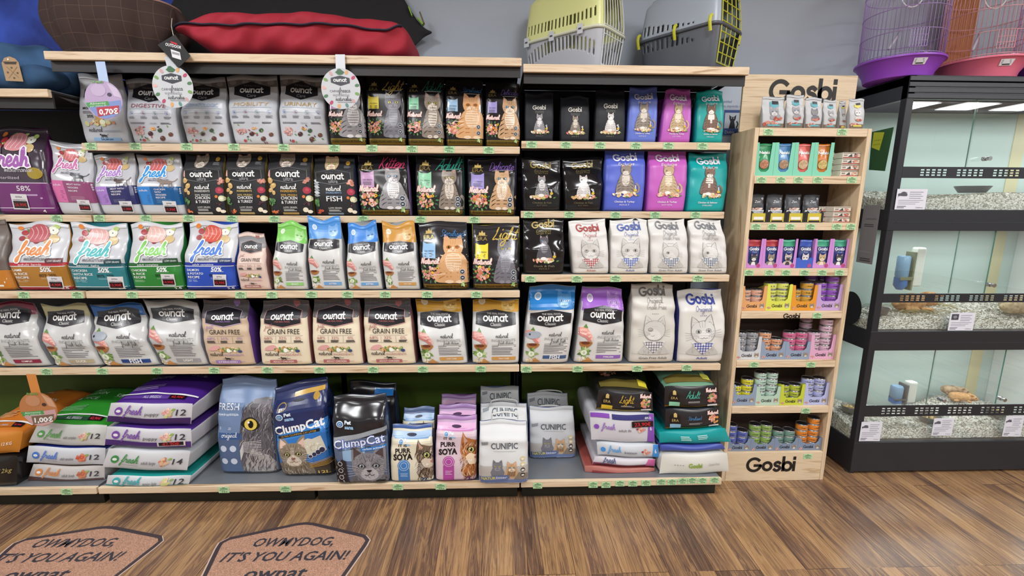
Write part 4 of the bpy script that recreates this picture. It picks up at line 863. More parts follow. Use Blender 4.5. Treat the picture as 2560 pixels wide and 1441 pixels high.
# ---- third shelf
z = ZL['C']; y = 2.18
bag('kibble_bag', 'brown and grey kibble bag cut by the picture edge on the third shelf', GC, (-95, 728, 36, 12, 552, -90, 552), y, .14, z, lambda A: (A.rect(.004, .996, .004, .3, '#c07a2a', 1), A.lines(.4, .95, .05, .2, 3, '#e8e6e2', 2)), '#6a5f58', '#5a5048', 100, FILM, .004)
for q, c, dk, fc, kd, rc, mt, bc, pr, lb, sd, sx, sy in [
        ((42, 727, 176, 171, 557, 16, 557), '#a8742c', '#a8303a', '#e08a4a', 'adult lamb', ('LAMB', '& RICE', 'RECIPE'), '#b95a62', '#b8303c', '14,90€', 'white dog food bag with an ochre lower half and orange script', 101, .78, .13),
        ((182, 727, 318, 318, 564, 172, 560), '#2f7d86', '#215a66', '#5ab9bd', 'senior light', ('CHICKEN', 'WITH RICE', 'RECIPE'), '#dcaaa6', None, '13,90€', 'white dog food bag with a teal lower half and turquoise script', 102, .83, .13),
        ((331, 726, 458, 457, 557, 322, 560), '#2c7f33', '#1d5a26', '#7ac65a', 'adult complete', ('CHICKEN', '& RICE', 'RECIPE'), '#e0b8b0', None, '14,90€', 'white dog food bag with a green lower half and lime script', 103, .76, .17),
        ((461, 727, 590, 596, 557, 470, 557), '#2c4fb4', '#22349a', '#4f7fd6', 'adult sensitive', ('SALMON', '& POTATO', 'RECIPE'), '#cf5a4a', None, '15,90€', 'white dog food bag with a royal blue lower half and blue script', 104, .72, .16)]:
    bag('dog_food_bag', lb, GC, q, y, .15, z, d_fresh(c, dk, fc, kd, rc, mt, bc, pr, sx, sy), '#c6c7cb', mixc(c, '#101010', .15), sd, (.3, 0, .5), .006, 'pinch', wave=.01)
bag('cat_food_bag', 'slim dusty pink cat food bag with a grey top, the smallest on its shelf', GC, (597, 727, 676, 660, 583, 593, 583), y, .12, z, d_gf('#a8766e', 'ADULT CHICKEN', '68', '32', '#8a8a8e'), '#d8bfb2', '#8a6460', 105, FILM, .003, 'pinch')
for q, tc, bn, bc, lb, sd in [((680, 724, 768, 765, 561, 692, 553), '#7cc65a', 'ADULT', '#8fcb78', 'white cat food bag with a lime green top, third shelf', 106), ((777, 725, 864, 850, 546, 767, 545), '#4a8fd8', 'KITTEN', '#6fa3d6', 'tallest white cat food bag with a sky blue top, overlapping the shelf edge above', 107), ((868, 725, 956, 940, 555, 868, 564), '#3d86d8', 'KITTEN', '#6fa3d6', 'shorter white cat food bag with a sky blue top and a slanted seal', 108), ((962, 725, 1050, 1036, 557, 953, 558), '#c9923a', 'DAILY CARE', '#c89a5a', 'white cat food bag with an ochre top, third shelf, beside the black bags', 109)]:
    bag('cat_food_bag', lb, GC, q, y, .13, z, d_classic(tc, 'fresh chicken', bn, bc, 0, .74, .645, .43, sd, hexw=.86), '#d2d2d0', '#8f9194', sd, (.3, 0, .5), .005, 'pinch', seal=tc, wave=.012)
for i, (nm, nc, tc, P, q, lb, ln, fl, wd) in enumerate([
        ('Sterilised', '#3f78b0', '#96bfe4', ORANGE, (1056, 724, 1174, 1167, 554, 1044, 557), 'large black cat food bag with a light blue tab and fluffy orange cat', 'Fresh Chicken & Turkey', 1, 1.35),
        ('Light', '#cdb04e', '#e6d63a', GREY, (1181, 723, 1298, 1300, 561, 1179, 561), 'large black cat food bag with a yellow tab and a grey cat, third shelf', 'Fresh Duck with Turkey', 0, .85)]):
    bag('cat_food_bag', lb, GC, q, y, .15, z, d_era(nm, nc, tc, P, 110 + i, ln, fl, wd, tall=.66), '#28262a', ['#243240', '#8f8a2e'][i], 111 + i, GLOSS, .006, 'pinch')
z = ZR['C']
GN = 'cat food bags low in the narrow unit'
bag('cat_food_bag', 'glossy crumpled black cat food bag beside the white red-scarf kitten bag', GN, (1309, 686, 1411, 1410, 549, 1307, 550), y, .13, z, d_gosbi(dict(GREYT, base='#5c5a60', light='#8d8a90'), '#b9a465', 'Duck & Fish', 'ADULT', 'Exclusive', 'Grain Free', .28, .42, .9, '#7a7258', 120, .56, '#8a7c4c'), '#1a191c', '#1a191c', 120, (.16, 0, .6), .007, 'pinch')
for q, c, bd, ft, s2, lb, sd, lk in [((1433, 687, 1524, 1514, 550, 1420, 556), '#a8504e', '#b04a4e', 'Kitten', '', 'white cat food bag with a red gingham scarf on the drawn kitten', 121, -.2), ((1526, 687, 1622, 1619, 549, 1524, 551), '#5a6aa8', '#4a64b8', 'Adult', '', 'white cat food bag with a bright blue gingham scarf, third shelf', 122, .4), ((1628, 687, 1723, 1712, 550, 1619, 551), '#7d7f84', '#6f7f98', 'Grain Free Adult', 'g', 'white cat food bag with a slate gingham scarf, touching the blue scarf bag', 123, .5), ((1727, 687, 1822, 1803, 551, 1719, 551), '#7d7f84', '#6f7f98', 'Grain Free Adult', 'g', 'white cat food bag with a slate gingham scarf, touching the pine tower', 124, .5)]:
    bag('cat_food_bag', lb, GN, q, y, .13, z, d_orig(c, bd, ft, s2, sd, look=lk), '#dad8d4', '#bdbab5', sd, (.38, 0, .5), .005, 'fold')
# ---- fourth shelf
z = ZL['D']; y = 2.185
for q, tc, wd_, bn, bc, lb, sd, fy in [((-6, 917, 120, 82, 756, -62, 757), '#7a2038', 'fresh chicken', 'COMPLET', '#8a2a44', 'silver dog food bag with a wine red top and banner, cut by the picture edge', 130, 0), ((133, 915, 252, 213, 762, 98, 764), '#b9b184', 'fresh duck', 'DUCK', '#b3a78a', 'silver dog food bag with a khaki top and duck meat print', 131, 0), ((255, 917, 396, 352, 760, 221, 765), '#255a9c', 'fresh fish', 'FISH', '#24407c', 'silver dog food bag with a dark blue top and a fish print', 132, 1), ((401, 917, 517, 492, 756, 353, 749), None, 'fresh chicken', 'LIGHT', '#9a9a9c', 'silver dog food bag with a plain silver top and twisted corner', 133, 0)]:
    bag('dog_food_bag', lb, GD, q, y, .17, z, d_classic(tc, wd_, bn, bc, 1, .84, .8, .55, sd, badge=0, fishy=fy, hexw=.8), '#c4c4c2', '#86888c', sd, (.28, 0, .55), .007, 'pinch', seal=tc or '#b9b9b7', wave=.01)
bag('cat_food_bag', 'beige grain free cat food bag with lilac side and banner', GD, (518, 915, 636, 622, 750, 505, 750), y, .16, z, d_gf('#9a7ab8', 'STERILIZED', '68', '31'), '#cfb79c', '#5d3f8a', 134, FILM, .004, 'fold')
for q, lb, sd in [((649, 915, 778, 772, 749, 656, 750), 'cream grain free bag with a rosy banner, next to the lilac banner bag', 135), ((783, 913, 908, 899, 748, 783, 748), 'cream grain free bag with a rosy banner, the middle of three alike', 136), ((915, 913, 1040, 1026, 748, 909, 748), 'cream grain free bag with a rosy banner, next to the ochre topped bags', 137)]:
    bag('cat_food_bag', lb, GD, q, y, .15, z, d_gf('#b0686a', 'ADULT CHICKEN'), '#e6d9bf', '#8f5f60', sd, FILM, .0035, 'fold')
for q, lb, sd in [((1053, 913, 1170, 1152, 750, 1037, 751), 'white cat food bag with an ochre top, leaning beside the cream grain free bag', 138), ((1179, 912, 1299, 1298, 750, 1181, 750), 'white cat food bag with an ochre top, beside the blue fish bag', 139)]:
    bag('cat_food_bag', lb, GD, q, y, .16, z, d_classic('#dba52c', 'fresh chicken', 'DAILY CARE', '#c89650', 0, .84, .715, .5, sd, hexw=.84), '#d6d6d4', '#9a9b9e', sd, (.3, 0, .5), .005, 'pinch', seal='#c9962c')
z = ZR['D']
bag('cat_food_bag', 'large white cat food bag with a bright blue top and white cat photo', GD, (1305, 913, 1422, 1441, 713, 1323, 714), y, .17, z, d_classic('#2f80c8', 'fresh fish', 'FISH', '#3d5a86', 0, .74, .6, .42, 140, fishy=1, hexw=.86), '#d4d3d0', '#a8a9a9', 140, (.28, 0, .5), .007, 'fold')
bag('cat_food_bag', 'large white cat food bag with a violet top and dark tabby photo', GD, (1434, 912, 1560, 1556, 722, 1455, 716), y, .17, z, d_classic('#a066c8', 'fresh chicken', 'STERILIZED', '#8f62b4', 0, .74, .66, .46, 141, meat='#e09a8a', hexw=.86), '#d4d3d0', '#a8a9a9', 141, (.28, 0, .5), .007, 'fold')
bag('cat_food_bag', 'large off-white cat food bag with a grey gingham scarf, fourth shelf', GD, (1573, 912, 1687, 1684, 710, 1578, 709), y, .16, z, d_orig('#6f6c68', '#7c7a86', 'Grain Free Adult', 'g', 142, .87, .47, .27, .5), '#d3cfc7', '#b8b3aa', 142, (.38, 0, .5), .007, 'fold')
bag('cat_food_bag', 'large white cat food bag with a navy gingham scarf, against the pine tower', GD, (1694, 908, 1810, 1806, 722, 1692, 726), y, .17, z, d_orig('#3a4694', '#4a55a4', 'Adult', '', 143, .86, .44, .25, .3, .1), '#d9d6d0', '#3a3f86', 143, (.36, 0, .5), .009, 'fold')
# ================================================================ base shelf: litter sacks and stacked sacks
z = .11
def eb(px, py): return onz(px, py, z).y
def fur(A, cx, cy, pts, n, cols, ln, wd, ang=-1.6, lay=4, spread=.6, seed=0):
    """short hair strokes inside a box"""
    R = random.Random(seed); x0, x1, y0, y1 = pts
    for i in range(n):
        x = R.uniform(x0, x1); y = R.uniform(y0, y1); a = ang + R.uniform(-spread, spread); l = ln * R.uniform(.6, 1.3)
        A.stroke(cx, cy, [(x, y), (x + l * .5 * math.cos(a), y + l * .5 * math.sin(a)), (x + l * math.cos(a + .25), y + l * math.sin(a + .25))], wd, R.choice(cols), lay=lay, taper=True)
def eye(A, x, y, r, iris, lay=6, slit=.35):
    A.shape(x, y, crom([(-1.25, .1), (-.6, .75), (.2, .9), (.95, .35), (1.15, -.25), (.5, -.75), (-.4, -.7)], 4, True), '#1c191a', r * 1.12, 0, lay)
    A.disc(x, y, r * .92, iris, r * .84, lay + 1); A.disc(x, y, r * slit, '#100e0e', r * .55, lay + 2); A.disc(x - r * .3, y + r * .3 * A.asp, r * .16, '#f4f4f0', lay=lay + 3)
def cat_big(A, cx, cy, r, base, dark, light, iris, inner, seed=0, nose='#3a3434', ears=1, lay=3):
    """large frontal cat portrait with hair"""
    R = random.Random(seed); S = lambda p, c, l=lay, sm=0: A.shape(cx, cy, p, c, r, 0, l, sm)
    S([(-1.2, -1.9), (-1.3, -1.1), (-.8, -.5), (.8, -.5), (1.3, -1.1), (1.2, -1.9)], mixc(base, dark, .35), lay, 3)
    for sx in (-1, 1):
        S([(sx * 1.02, .2), (sx * 1.02, 1.0), (sx * .92, 1.5), (sx * .5, 1.2), (sx * .2, .75)], base, lay); S([(sx * .9, .45), (sx * .88, 1.25), (sx * .42, .9)], inner, lay + 1)
    S([(-1.02, .0), (-.85, .6), (-.35, .88), (.35, .88), (.85, .6), (1.02, .0), (.8, -.6), (.35, -.95), (-.35, -.95), (-.8, -.6)], base, lay + 1, 3)
    S([(-.42, -.25), (-.55, -.6), (-.25, -.88), (.25, -.88), (.55, -.6), (.42, -.25), (.1, .0), (-.1, .0)], light, lay + 2, 2)
    S([(-.14, .6), (-.12, -.2), (.12, -.2), (.14, .6)], mixc(base, light, .4), lay + 2)
    k = r
    fur(A, cx, cy, (-.95 * k, .95 * k, -.8 * k, .75 * k), 120, [dark, light, mixc(base, dark, .5), mixc(base, light, .5)], .22 * k, .022 * k, -1.6, lay + 2, 1.2, seed)
    fur(A, cx, cy, (-1.1 * k, 1.1 * k, -1.8 * k, -.9 * k), 110, [dark, light, mixc(base, dark, .6)], .3 * k, .03 * k, -1.6, lay + 2, .5, seed + 1)
    for x in (-.3, -.1, .1, .3): A.stroke(cx, cy, [(x * .6, .4), (x * 1.1, .8)], .07 * r, dark, r, lay=lay + 3, taper=True)
    for sx in (-1, 1):
        for q in range(3): A.stroke(cx, cy, [(sx * .62, -.1 - .2 * q), (sx * .95, -.02 - .26 * q)], .06 * r, dark, r, lay=lay + 3, taper=True)
        eye(A, cx + sx * .43 * r, cy + .08 * r * A.asp, .17 * r, iris, lay + 3, .4)
        for q in range(5): A.stroke(cx, cy, [(sx * .25, -.5 + .05 * q), (sx * .8, -.5 + .14 * q), (sx * 1.35, -.65 + .2 * q)], .012 * r, '#e8e6e4', r, lay=lay + 5)
        A.stroke(cx, cy, crom([(0, -.45), (sx * .12, -.58), (sx * .3, -.52)], 4), .035 * r, nose, r, lay=lay + 4)
    S([(-.17, -.2), (.17, -.2), (.1, -.32), (0, -.38), (-.1, -.32)], nose, lay + 4)
def petsana(A, x, y, w, lay=4):
    A.disc(x - w * .34, y, w * .2, '#dfeaf4', lay=lay); A.disc(x - w * .34, y, w * .15, '#3f86c4', lay=lay + 1); A.stroke(x - w * .34, y, ell(0, 0, w * .07, w * .07, 10, 0, 300), w * .03, '#dfeaf4', lay=lay + 2)
    A.text('Pet', x + w * .1, y + .1 * w * A.asp, w * .36, '#dfeaf4', None, .05, lay=lay); A.text('sana', x + w * .16, y - .16 * w * A.asp, w * .5, '#9cc4e6', None, .04, lay=lay)
def d_litter_fresh(A):
    a = A.asp; A.rect(.004, .996, .004, .93, '#6f86ab', 1); A.rect(.004, .42, .004, .42, '#4f6488', 2)
    A.part = 'cat_picture'; A.poly([(.44, .004), (.4, .2), (.42, .45), (.46, .62), (.54, .74), (.68, .81), (.85, .83), (.996, .82), (.996, .004)], '#5d5a60', 2)
    A.poly([(.75, .78), (.996, .8), (.996, .66), (.82, .68)], '#6f6a72', 3); A.poly([(.5, .004), (.48, .14), (.62, .3), (.9, .22), (.996, .1), (.996, .004)], '#a9a4a2', 3)
    fur(A, .5, .5, (-.04, .48, -.48 / a, .28 / a), 300, ['#3f3c42', '#8a868a', '#4d4a50', '#a7a3a4', '#6f6c72'], .11, .012, -2.0, 4, .5, 3)
    eye(A, .62, .56, .115, '#d8bf56', 6, .38)
    for k in range(9): A.stroke(.48, .27, [(.3, -.05 + .03 * k), (.0, .0 + .02 * k), (-.06, -.15 + .02 * k)], .006, '#e6e4e2', lay=8)
    A.part = 'lettering'; A.text('FRESH', .24, .74, .38, '#f2f2f4', .11, .0, lay=4); A.text('CAT LITTER', .24, .66, .36, '#dfe6f0', .04, 0, lay=4); A.rect(.06, .42, .655, .66, '#dfe6f0', 3); A.rect(.06, .46, .4, .47, '#3a5a8c', 3); A.word('original', .25, .437, .26, '#e8eef6', 'cur', .16, lay=4)
    A.lines(.08, .34, .5, .53, 2, '#c9d4e4', 3); A.part = 'front_print'
    for y in (.3, .16): A.disc(.14, y, .055, '#c4cfe0', lay=3); A.disc(.3, y, .055, '#c4cfe0', lay=3)
y = eb(620, 1187)
bag('litter_sack', 'grey-blue cat litter sack with half a cat face and one yellow eye', GE, (546, 1187, 697, 690, 946, 552, 944), y, .2, z, d_litter_fresh, '#6c7f9f', '#55688a', 150, (.3, 0, .5), .006, 'fold', wave=.012)
def d_clump(A):
    a = A.asp; A.rect(.004, .996, .3, .93, '#27315f', 1); A.poly([(.004, .1), (.996, .15), (.996, .58), (.004, .48)], '#2f74c0', 2); A.poly([(.004, .004), (.996, .004), (.996, .2), (.6, .14), (.3, .2), (.004, .12)], '#3a3228', 3)
    A.part = 'brand_logo'; A.poly([(.02, .42), (.9, .5), (.98, .56), (.98, .62), (.02, .49)], '#3c86d0', 3); A.text('ClumpCat', .48, .575, .9, '#f0f2f4', .16, .03, 0, .1, lay=5); A.poly([(.08, .455), (.86, .505), (.86, .535), (.08, .485)], '#1e1d28', 6); A.text('ULTRA CLUMPING CAT LITTER', .47, .495, .66, '#d9b25a', .03, .0, 0, .1, lay=7); petsana(A, .27, .7, .34)
    A.part = 'cat_picture'; cat_big(A, .33, .27, .25, '#8c7f6c', '#4b4034', '#d6ccba', '#a8a86a', '#d9b8a8', 7, '#8a5a4e')
    A.part = 'litter_picture'; A.poly([(.52, .28), (.55, .42), (.62, .44), (.7, .43), (.86, .46), (.94, .3), (.72, .25)], '#cfcab8', 3); food(A, .73, .35, .15, .06, 40, ['#e6e1d0', '#bdb7a2', '#d8d2bf'], 3, (.012, .024), 4)
    for i in range(4): A.disc(.64 + .075 * i, .245 + .022 * i, .042 + .005 * i, '#dfe4ea', lay=5); A.disc(.64 + .075 * i, .245 + .022 * i, .034 + .005 * i, '#262c4c', lay=6)
    for k in range(5): A.poly([(.6, .16 - .012 * k), (.996, .21 - .016 * k), (.996, .216 - .016 * k), (.6, .166 - .012 * k)], '#c49a4a', 5)
    A.part = 'lettering'; A.text('12L', .84, .06, .22, '#d9b25a', .06, .02, lay=6); A.part = 'front_print'; A.poly([(.4, .9), (.96, .925), (.96, .885), (.4, .86)], '#c49a3a', 3); A.disc(.82, .845, .06, '#b08a2e', lay=4); A.stroke(.2, .8, ell(0, 0, .075, .06, 14), .015, '#a58c50', closed=True, lay=4); A.disc(.5, .83, .11, '#0c0e1c', .02, 4)
y = eb(766, 1193)
bag('litter_sack', 'navy and blue cat litter sack with a tabby and a gold strip on top', GE, (700, 1196, 836, 818, 940, 684, 970), y, .2, z, d_clump, '#232c58', '#1a2246', 151, (.2, 0, .6), .008, 'fold', wave=.006, seal='#232c58')
def d_clump2(A):
    a = A.asp; A.rect(.004, .996, .004, .56, '#5a6a86', 1); A.poly([(.004, .5), (.996, .62), (.996, .67), (.004, .56)], '#9aa0a8', 2); A.rect(.2, .6, .3, .5, '#8fb0d0', 2)
    A.part = 'brand_logo'; petsana(A, .28, .72, .34); A.text('ClumpCat', .5, .52, .92, '#4a5ab8', .16, .04, 0, .1, lay=5); A.text('ClumpCat', .5, .522, .92, '#dfe3ee', .15, .012, 0, .1, lay=6); A.text('ULTRA CLUMPING CAT LITTER', .42, .448, .6, '#22242c', .03, .01, 0, .08, lay=6)
    A.part = 'lettering'; A.poly([(.52, .41), (.98, .44), (.98, .475), (.52, .445)], '#2f74b8', 6); A.text('carbon activado', .76, .445, .4, '#e8f0f6', .04, 0, 0, .08, lay=7)
    A.part = 'cat_picture'; cat_big(A, .66, .225, .3, '#807e84', '#3e3c42', '#b4b2b6', '#8f9aa2', '#4a3e40', 8, '#1d1a1c')
    A.part = 'front_print'; A.shape(.15, .16, [(-.14, -.27), (.12, -.27), (.1, .24), (.03, .27), (-.03, .2), (-.13, .26)], '#1d1c20', 1, 0, 9)
    for k in range(3): A.stroke(.14, .27 - .085 * k, ell(0, 0, .04, .04, 12), .01, '#d6d6d8', closed=True, lay=10); A.lines(.06, .22, .205 - .085 * k, .235 - .085 * k, 2, '#d6d6d8', 10)
    A.disc(.86, .03, .11, '#141316', .06, 10)
y = eb(900, 1212)
bag('litter_sack', 'black cat litter sack with a grey cat portrait, touching the navy sack', GE, (838, 1213, 974, 966, 985, 832, 992), y, .17, z, d_clump2, '#212024', '#2a3a5a', 152, (.18, 0, .6), .009, 'fold', seal='#212024')
bag('litter_sack', 'black litter sack with a bright blue corner label behind the grey cat sack', GE, (872, 1150, 996, 990, 958, 872, 952), y + .22, .15, z, lambda A: (A.rect(.55, .95, .85, .93, '#2f86d8', 3), A.rect(.02, .3, .62, .7, '#2f86d8', 3), A.disc(.75, .78, .06, '#8a5a30', lay=3)), '#1c1b1f', '#2c3a58', 153, (.2, 0, .6), .009, 'fold')
def d_soya(bg, acc, catp, seed, band):
    def f(A):
        a = A.asp; A.rect(.004, .996, .03, .8, bg, 1); A.rect(.004, .996, .004, .035, band, 2)
        A.part = 'brand_logo'; petsana(A, .36, .76, .3, 3); A.part = 'lettering'
        A.text('IT IS', .3, .7, .2, '#1c1a1a', .06, .02, 0, .05, lay=4); A.text('PURR', .31, .61, .36, '#1c1a1a', .11, .03, 0, .05, lay=4); A.text('SOYA', .31, .5, .44, '#1c1a1a', .14, .045, 0, .03, lay=4)
        A.part = 'rosette_print'; A.rect(.2, .46, .03, .28, acc, 3); A.disc(.33, .34, .14, acc, lay=4); A.stroke(.33, .34, ell(0, 0, .115, .115, 20), .012, mixc(acc, '#ffffff', .6), closed=True, lay=5); A.stroke(.33, .34, ell(0, 0, .07, .07, 16), .012, mixc(acc, '#ffffff', .6), closed=True, lay=5); A.lines(.25, .42, .12, .2, 3, mixc(acc, '#ffffff', .5), 4)
        A.part = 'cat_picture'; b, d, l, iris = catp
        A.poly([(.996, .1), (.7, .08), (.62, .2), (.68, .34), (.6, .5), (.62, .66), (.66, .8), (.74, .72), (.996, .66)], b, 3); A.poly([(.67, .76), (.7, .6), (.78, .66)], '#c9a090', 4)
        fur(A, .8, .4, (-.16, .19, -.3 / a, .26 / a), 150, [d, l, mixc(b, d, .5), mixc(b, l, .5)], .12, .016, -1.8, 4, .7, seed); A.poly([(.996, .3), (.82, .3), (.72, .42), (.82, .48), (.996, .44)], l, 5)
        for k in range(5): A.stroke(.8, .55, [(-.12 + .06 * k, .0), (-.14 + .07 * k, .14)], .022, d, lay=6, taper=True)
        eye(A, .86, .53, .075, iris, 6, .4); A.poly([(.93, .42), (.996, .43), (.996, .38), (.95, .385)], '#b5786a', 7)
        for k in range(5): A.stroke(.9, .37, [(0, 0), (-.2, .02 - .04 * k), (-.36, -.06 - .07 * k)], .006, '#efeae6', lay=8)
        A.part = 'lettering'; A.text('7L', .8, .07, .2, mixc(acc, '#101020', .5), .085, .03, .2, lay=9); A.part = 'front_print'
        A.rect(.02, .98, .82, .9, mixc(acc, '#ffffff', .55), 2); A.disc(.5, .86, .12, mixc(band, '#000000', .3), .03, 3); A.poly([(.1, .8), (.9, .8), (.96, .84), (.04, .84)], mixc(acc, '#ffffff', .3), 2)
    return f
TB = ('#74604e', '#33281f', '#cdbda8', '#a9a860'); TO = ('#b5703c', '#6a3a1c', '#ead0b0', '#b9a860')
y = eb(1030, 1207)
bag('litter_sack', 'cream soya litter sack with a blue rosette and a brown cat in profile', GE, (975, 1207, 1085, 1082, 1062, 980, 1064), y, .13, z, d_soya('#ddd5bd', '#3f78b8', TB, 160, '#24305c'), '#d8d2c0', '#25315c', 160, (.3, 0, .5), .004, 'fold', seal='#3a5a9a')
bag('litter_sack', 'blue topped soya litter sack standing behind the cream one', GE, (1000, 1165, 1086, 1088, 1018, 1009, 1020), y + .15, .12, z, d_soya('#ddd5bd', '#3f78b8', TB, 161, '#24305c'), '#44557f', '#25315c', 161, (.3, 0, .5), .006, 'fold', seal='#56688c')
y = eb(1140, 1205)
bag('litter_sack', 'pink soya litter sack with a magenta rosette and a ginger cat', GE, (1087, 1206, 1192, 1193, 1040, 1092, 1040), y, .12, z, d_soya('#d8c2cc', '#b04a9c', TO, 162, '#5a2a66'), '#c3a3c4', '#6a4a78', 162, (.28, 0, .5), .004, 'fold', seal='#a87fb4')
for k, (yt, x0, x1, lb) in enumerate([(1012, 1097, 1192, 'lilac topped litter sack directly behind the pink soya sack'), (988, 1103, 1192, 'hindmost lilac topped litter sack in the pink soya row')]):
    bag('litter_sack', lb, GE, (x0 - 5, 1160, x1 - 4, x1, yt, x0, yt), y + .135 * (k + 1), .11, z, d_soya('#d8c2cc', '#b04a9c', TO, 163 + k, '#5a2a66'), '#b79abf', '#6a4a78', 163 + k, (.28, 0, .5), .005, 'fold', seal='#9a78ac')
def d_cunipic(ty=.665):
    def f(A):
        a = A.asp; A.rect(.004, .996, .004, .1, '#6f80ac', 1); A.part = 'brand_logo'; A.text('CUNIPIC', .52, ty, .54, '#4a545e', .125, .008, lay=3); A.rect(.3, .75, ty - .09, ty - .085, '#a9adb0', 3); A.shape(.12, ty + .03, [(-.07, .02), (.07, .05), (.06, -.01), (-.06, -.04)], '#8a9096', 1, 0, 3)
        A.part = 'cat_picture'; A.rect(.004, .996, .1, .34, '#b9b4ae', 2)
        cat_face(A, .38, .33, .1, GREY, lay=4); A.shape(.38, .17, [(-.12, 0), (-.1, .16), (.1, .16), (.12, 0)], '#77777f', 1, 0, 3, 2); cat_face(A, .66, .31, .1, BENGAL, lay=4); A.shape(.66, .14, [(-.12, 0), (-.1, .18), (.1, .18), (.12, 0)], '#c9a27a', 1, 0, 3, 2)
        for k in range(8): A.stroke(.66, .16, [(-.08 + .02 * k, .0), (-.07 + .02 * k, .12)], .008, '#5a4030', lay=5)
        A.poly([(.8, .24), (.996, .2), (.996, .1), (.7, .1)], '#8a7f72', 3)
        A.part = 'lettering'; A.poly([(.02, .15), (.6, .19), (.62, .13), (.55, .09), (.02, .07)], '#5f6f9c', 6); A.text('NATUR', .2, .13, .28, '#e0cf4a', .06, .02, 0, .05, lay=7); A.text('litter', .46, .145, .22, '#eef0f2', .06, .0, 0, .05, lay=7); A.text('AGGLOMERANTE', .74, .04, .34, '#dfe4f0', .03, 0, lay=7); A.text('10L / 6,5 kg', .2, .04, .24, '#dfe4f0', .03, 0, lay=7)
        A.part = 'front_print'
        for k in range(4): A.disc(.88, .46 - .09 * k, .045, ['#d8c68a', '#d8c68a', '#4a4440', '#3a3838'][k], lay=5); A.disc(.88, .455 - .09 * k, .03, '#e6e2da', .02, 6)
    return f
def paper_handle(t, px, py, w, Y, hgt):
    c = at(px, py, Y); s = w / FPX * Y * .97
    pts = [c + Vector((-s, 0, -hgt))] + [c + Vector((s * math.cos(a) * -1, 0, 0 + hgt * .55 * math.sin(a) - hgt * .3)) for a in np.linspace(.0, PI, 13)] + [c + Vector((s, 0, -hgt))]
    m = MB().tube([tuple(p) for p in pts], .007, 8, flat=.5); o = m.build('handle', mat('#dcdcda', .5), t); autosmooth(o)
for k, (q, yy, lb, hx, hy) in enumerate([((1196, 1213, 1322, 1318, 1052, 1198, 1052), eb(1258, 1213), 'white litter bag with a paper handle, at the very front with two printed kittens', 1262, 1034), ((1199, 1160, 1322, 1318, 1008, 1200, 1008), eb(1258, 1213) + .2, 'white litter bag with a paper handle, directly behind the foremost handled bag', 1260, 1001), ((1199, 1120, 1300, 1298, 968, 1200, 968), eb(1258, 1213) + .375, 'patterned grey litter bag at the back of the handled row, partly hidden', 0, 0),
        ((1324, 1148, 1441, 1434, 1018, 1322, 1018), eb(1380, 1148), 'grey litter bag with a paper handle standing back from the shelf edge', 1373, 1017), ((1318, 1120, 1425, 1420, 982, 1317, 982), eb(1380, 1148) + .14, 'grey litter bag with a paper handle, second in the set back row', 1372, 979)]):
    t = bag('litter_bag', lb, GE, q, yy, .16 if k < 3 else .115, z, d_cunipic((.665, .86, .86, .665, .84)[k]), '#d5d6d6' if k < 3 else '#c3c5c8', '#5f6f9c', 170 + k, (.42, 0, .5), .004, 'fold', seal='#c9cacb' if k < 2 else '#b7b9bb')
    if hx: paper_handle(t, hx, hy, 36, yy + .07, .03)

# ---- stacked sacks lying on the base shelf
def d_endfresh(kind, fc, c2, kg, food_c, price='', lowc=None, badge=None):
    def f(A):
        a = A.asp
        if lowc: A.rect(.004, .996, .004, .33, lowc, 1)
        y = .6 if lowc else .5
        A.disc(.13, y, .05, badge or fc, lay=3); A.disc(.13, y, .03, '#e9ecec', .018, 4)
        A.part = 'brand_logo'; A.word('fresh', .32, y, .2, fc, 'cur', .2, lay=5, slant=.15, hs=1.0); A.part = 'lettering'; A.rect(.24, .42, y - .24, y - .225, '#77777c', 3)
        A.text(kind, .54, y - .04, .17, '#55565c', .045, .0, .1, lay=4); A.text(kg, .88, y, .12, '#3a3b44', .075, .01, .1, lay=4)
        A.part = 'food_picture'; food(A, .72, y, .06, .045, 18, food_c, 3, (.014, .03), 3); leaf(A, .76, y + .1, .06, .3, '#8fae5a', 4); A.part = 'front_print'
        if price: A.poly([(.62, .1), (.94, .12), (.94, .4), (.62, .38)], '#d6d4d6', 6); A.poly([(.64, .14), (.92, .16), (.92, .36), (.64, .34)], '#1b1015', 7); A.text(price, .78, .25, .2, '#c22a36', .05, .02, 0, .02, lay=8)
    return f
def d_topfresh(col, hi, words, price=''):
    def f(A):
        A.rect(.02, .98, .09, .11, '#e4e4e6', 2); A.rect(.1, .7, .02, .07, hi, 2); A.text('ALL BREEDS', .45, .045, .22, '#cfd0dc', .04, 0, lay=3)
        for i, w_ in enumerate(words): A.text(w_, .3, .28 + .13 * (len(words) - i), .05 * len(w_), mixc(col, '#ffffff', .7), .07, .01, lay=3)
        A.text('50%', .74, .5, .2, mixc(col, '#ffffff', .6), .1, .02, lay=3); A.lines(.1, .5, .16, .26, 4, mixc(col, '#ffffff', .35), 3)
        if price: A.poly([(.66, .02), (.86, .02), (.86, .085), (.66, .085)], '#1b1015', 4); A.text(price, .76, .05, .15, '#c22a36', .04, .02, lay=5)
    return f
GS = 'sacks stacked flat on the base shelf'; F2 = (.3, 0, .5); yb = 2.075
PUP = ['#e6b0a4', '#d98f86', '#efd0c0', '#c9d08a']
lying('dog_food_sack', 'teal edged dog food sack at the very bottom, poking over the shelf edge', GS, ((268, 1181, ), (476, 1188), (470, 1232), (262, 1226)) if 0 else ((270, 1190), (478, 1190), (470, 1222), (264, 1222)), yb, .46, d_endfresh('senior light', '#3fa6ac', '#2f7d86', '12', ['#e6b0a4', '#f0d0b0', '#c9d08a'], '', '#2b7f84'), None, '#c9cdd0', '#1f8f8a', 0, 180, F2, .0012, on=0)
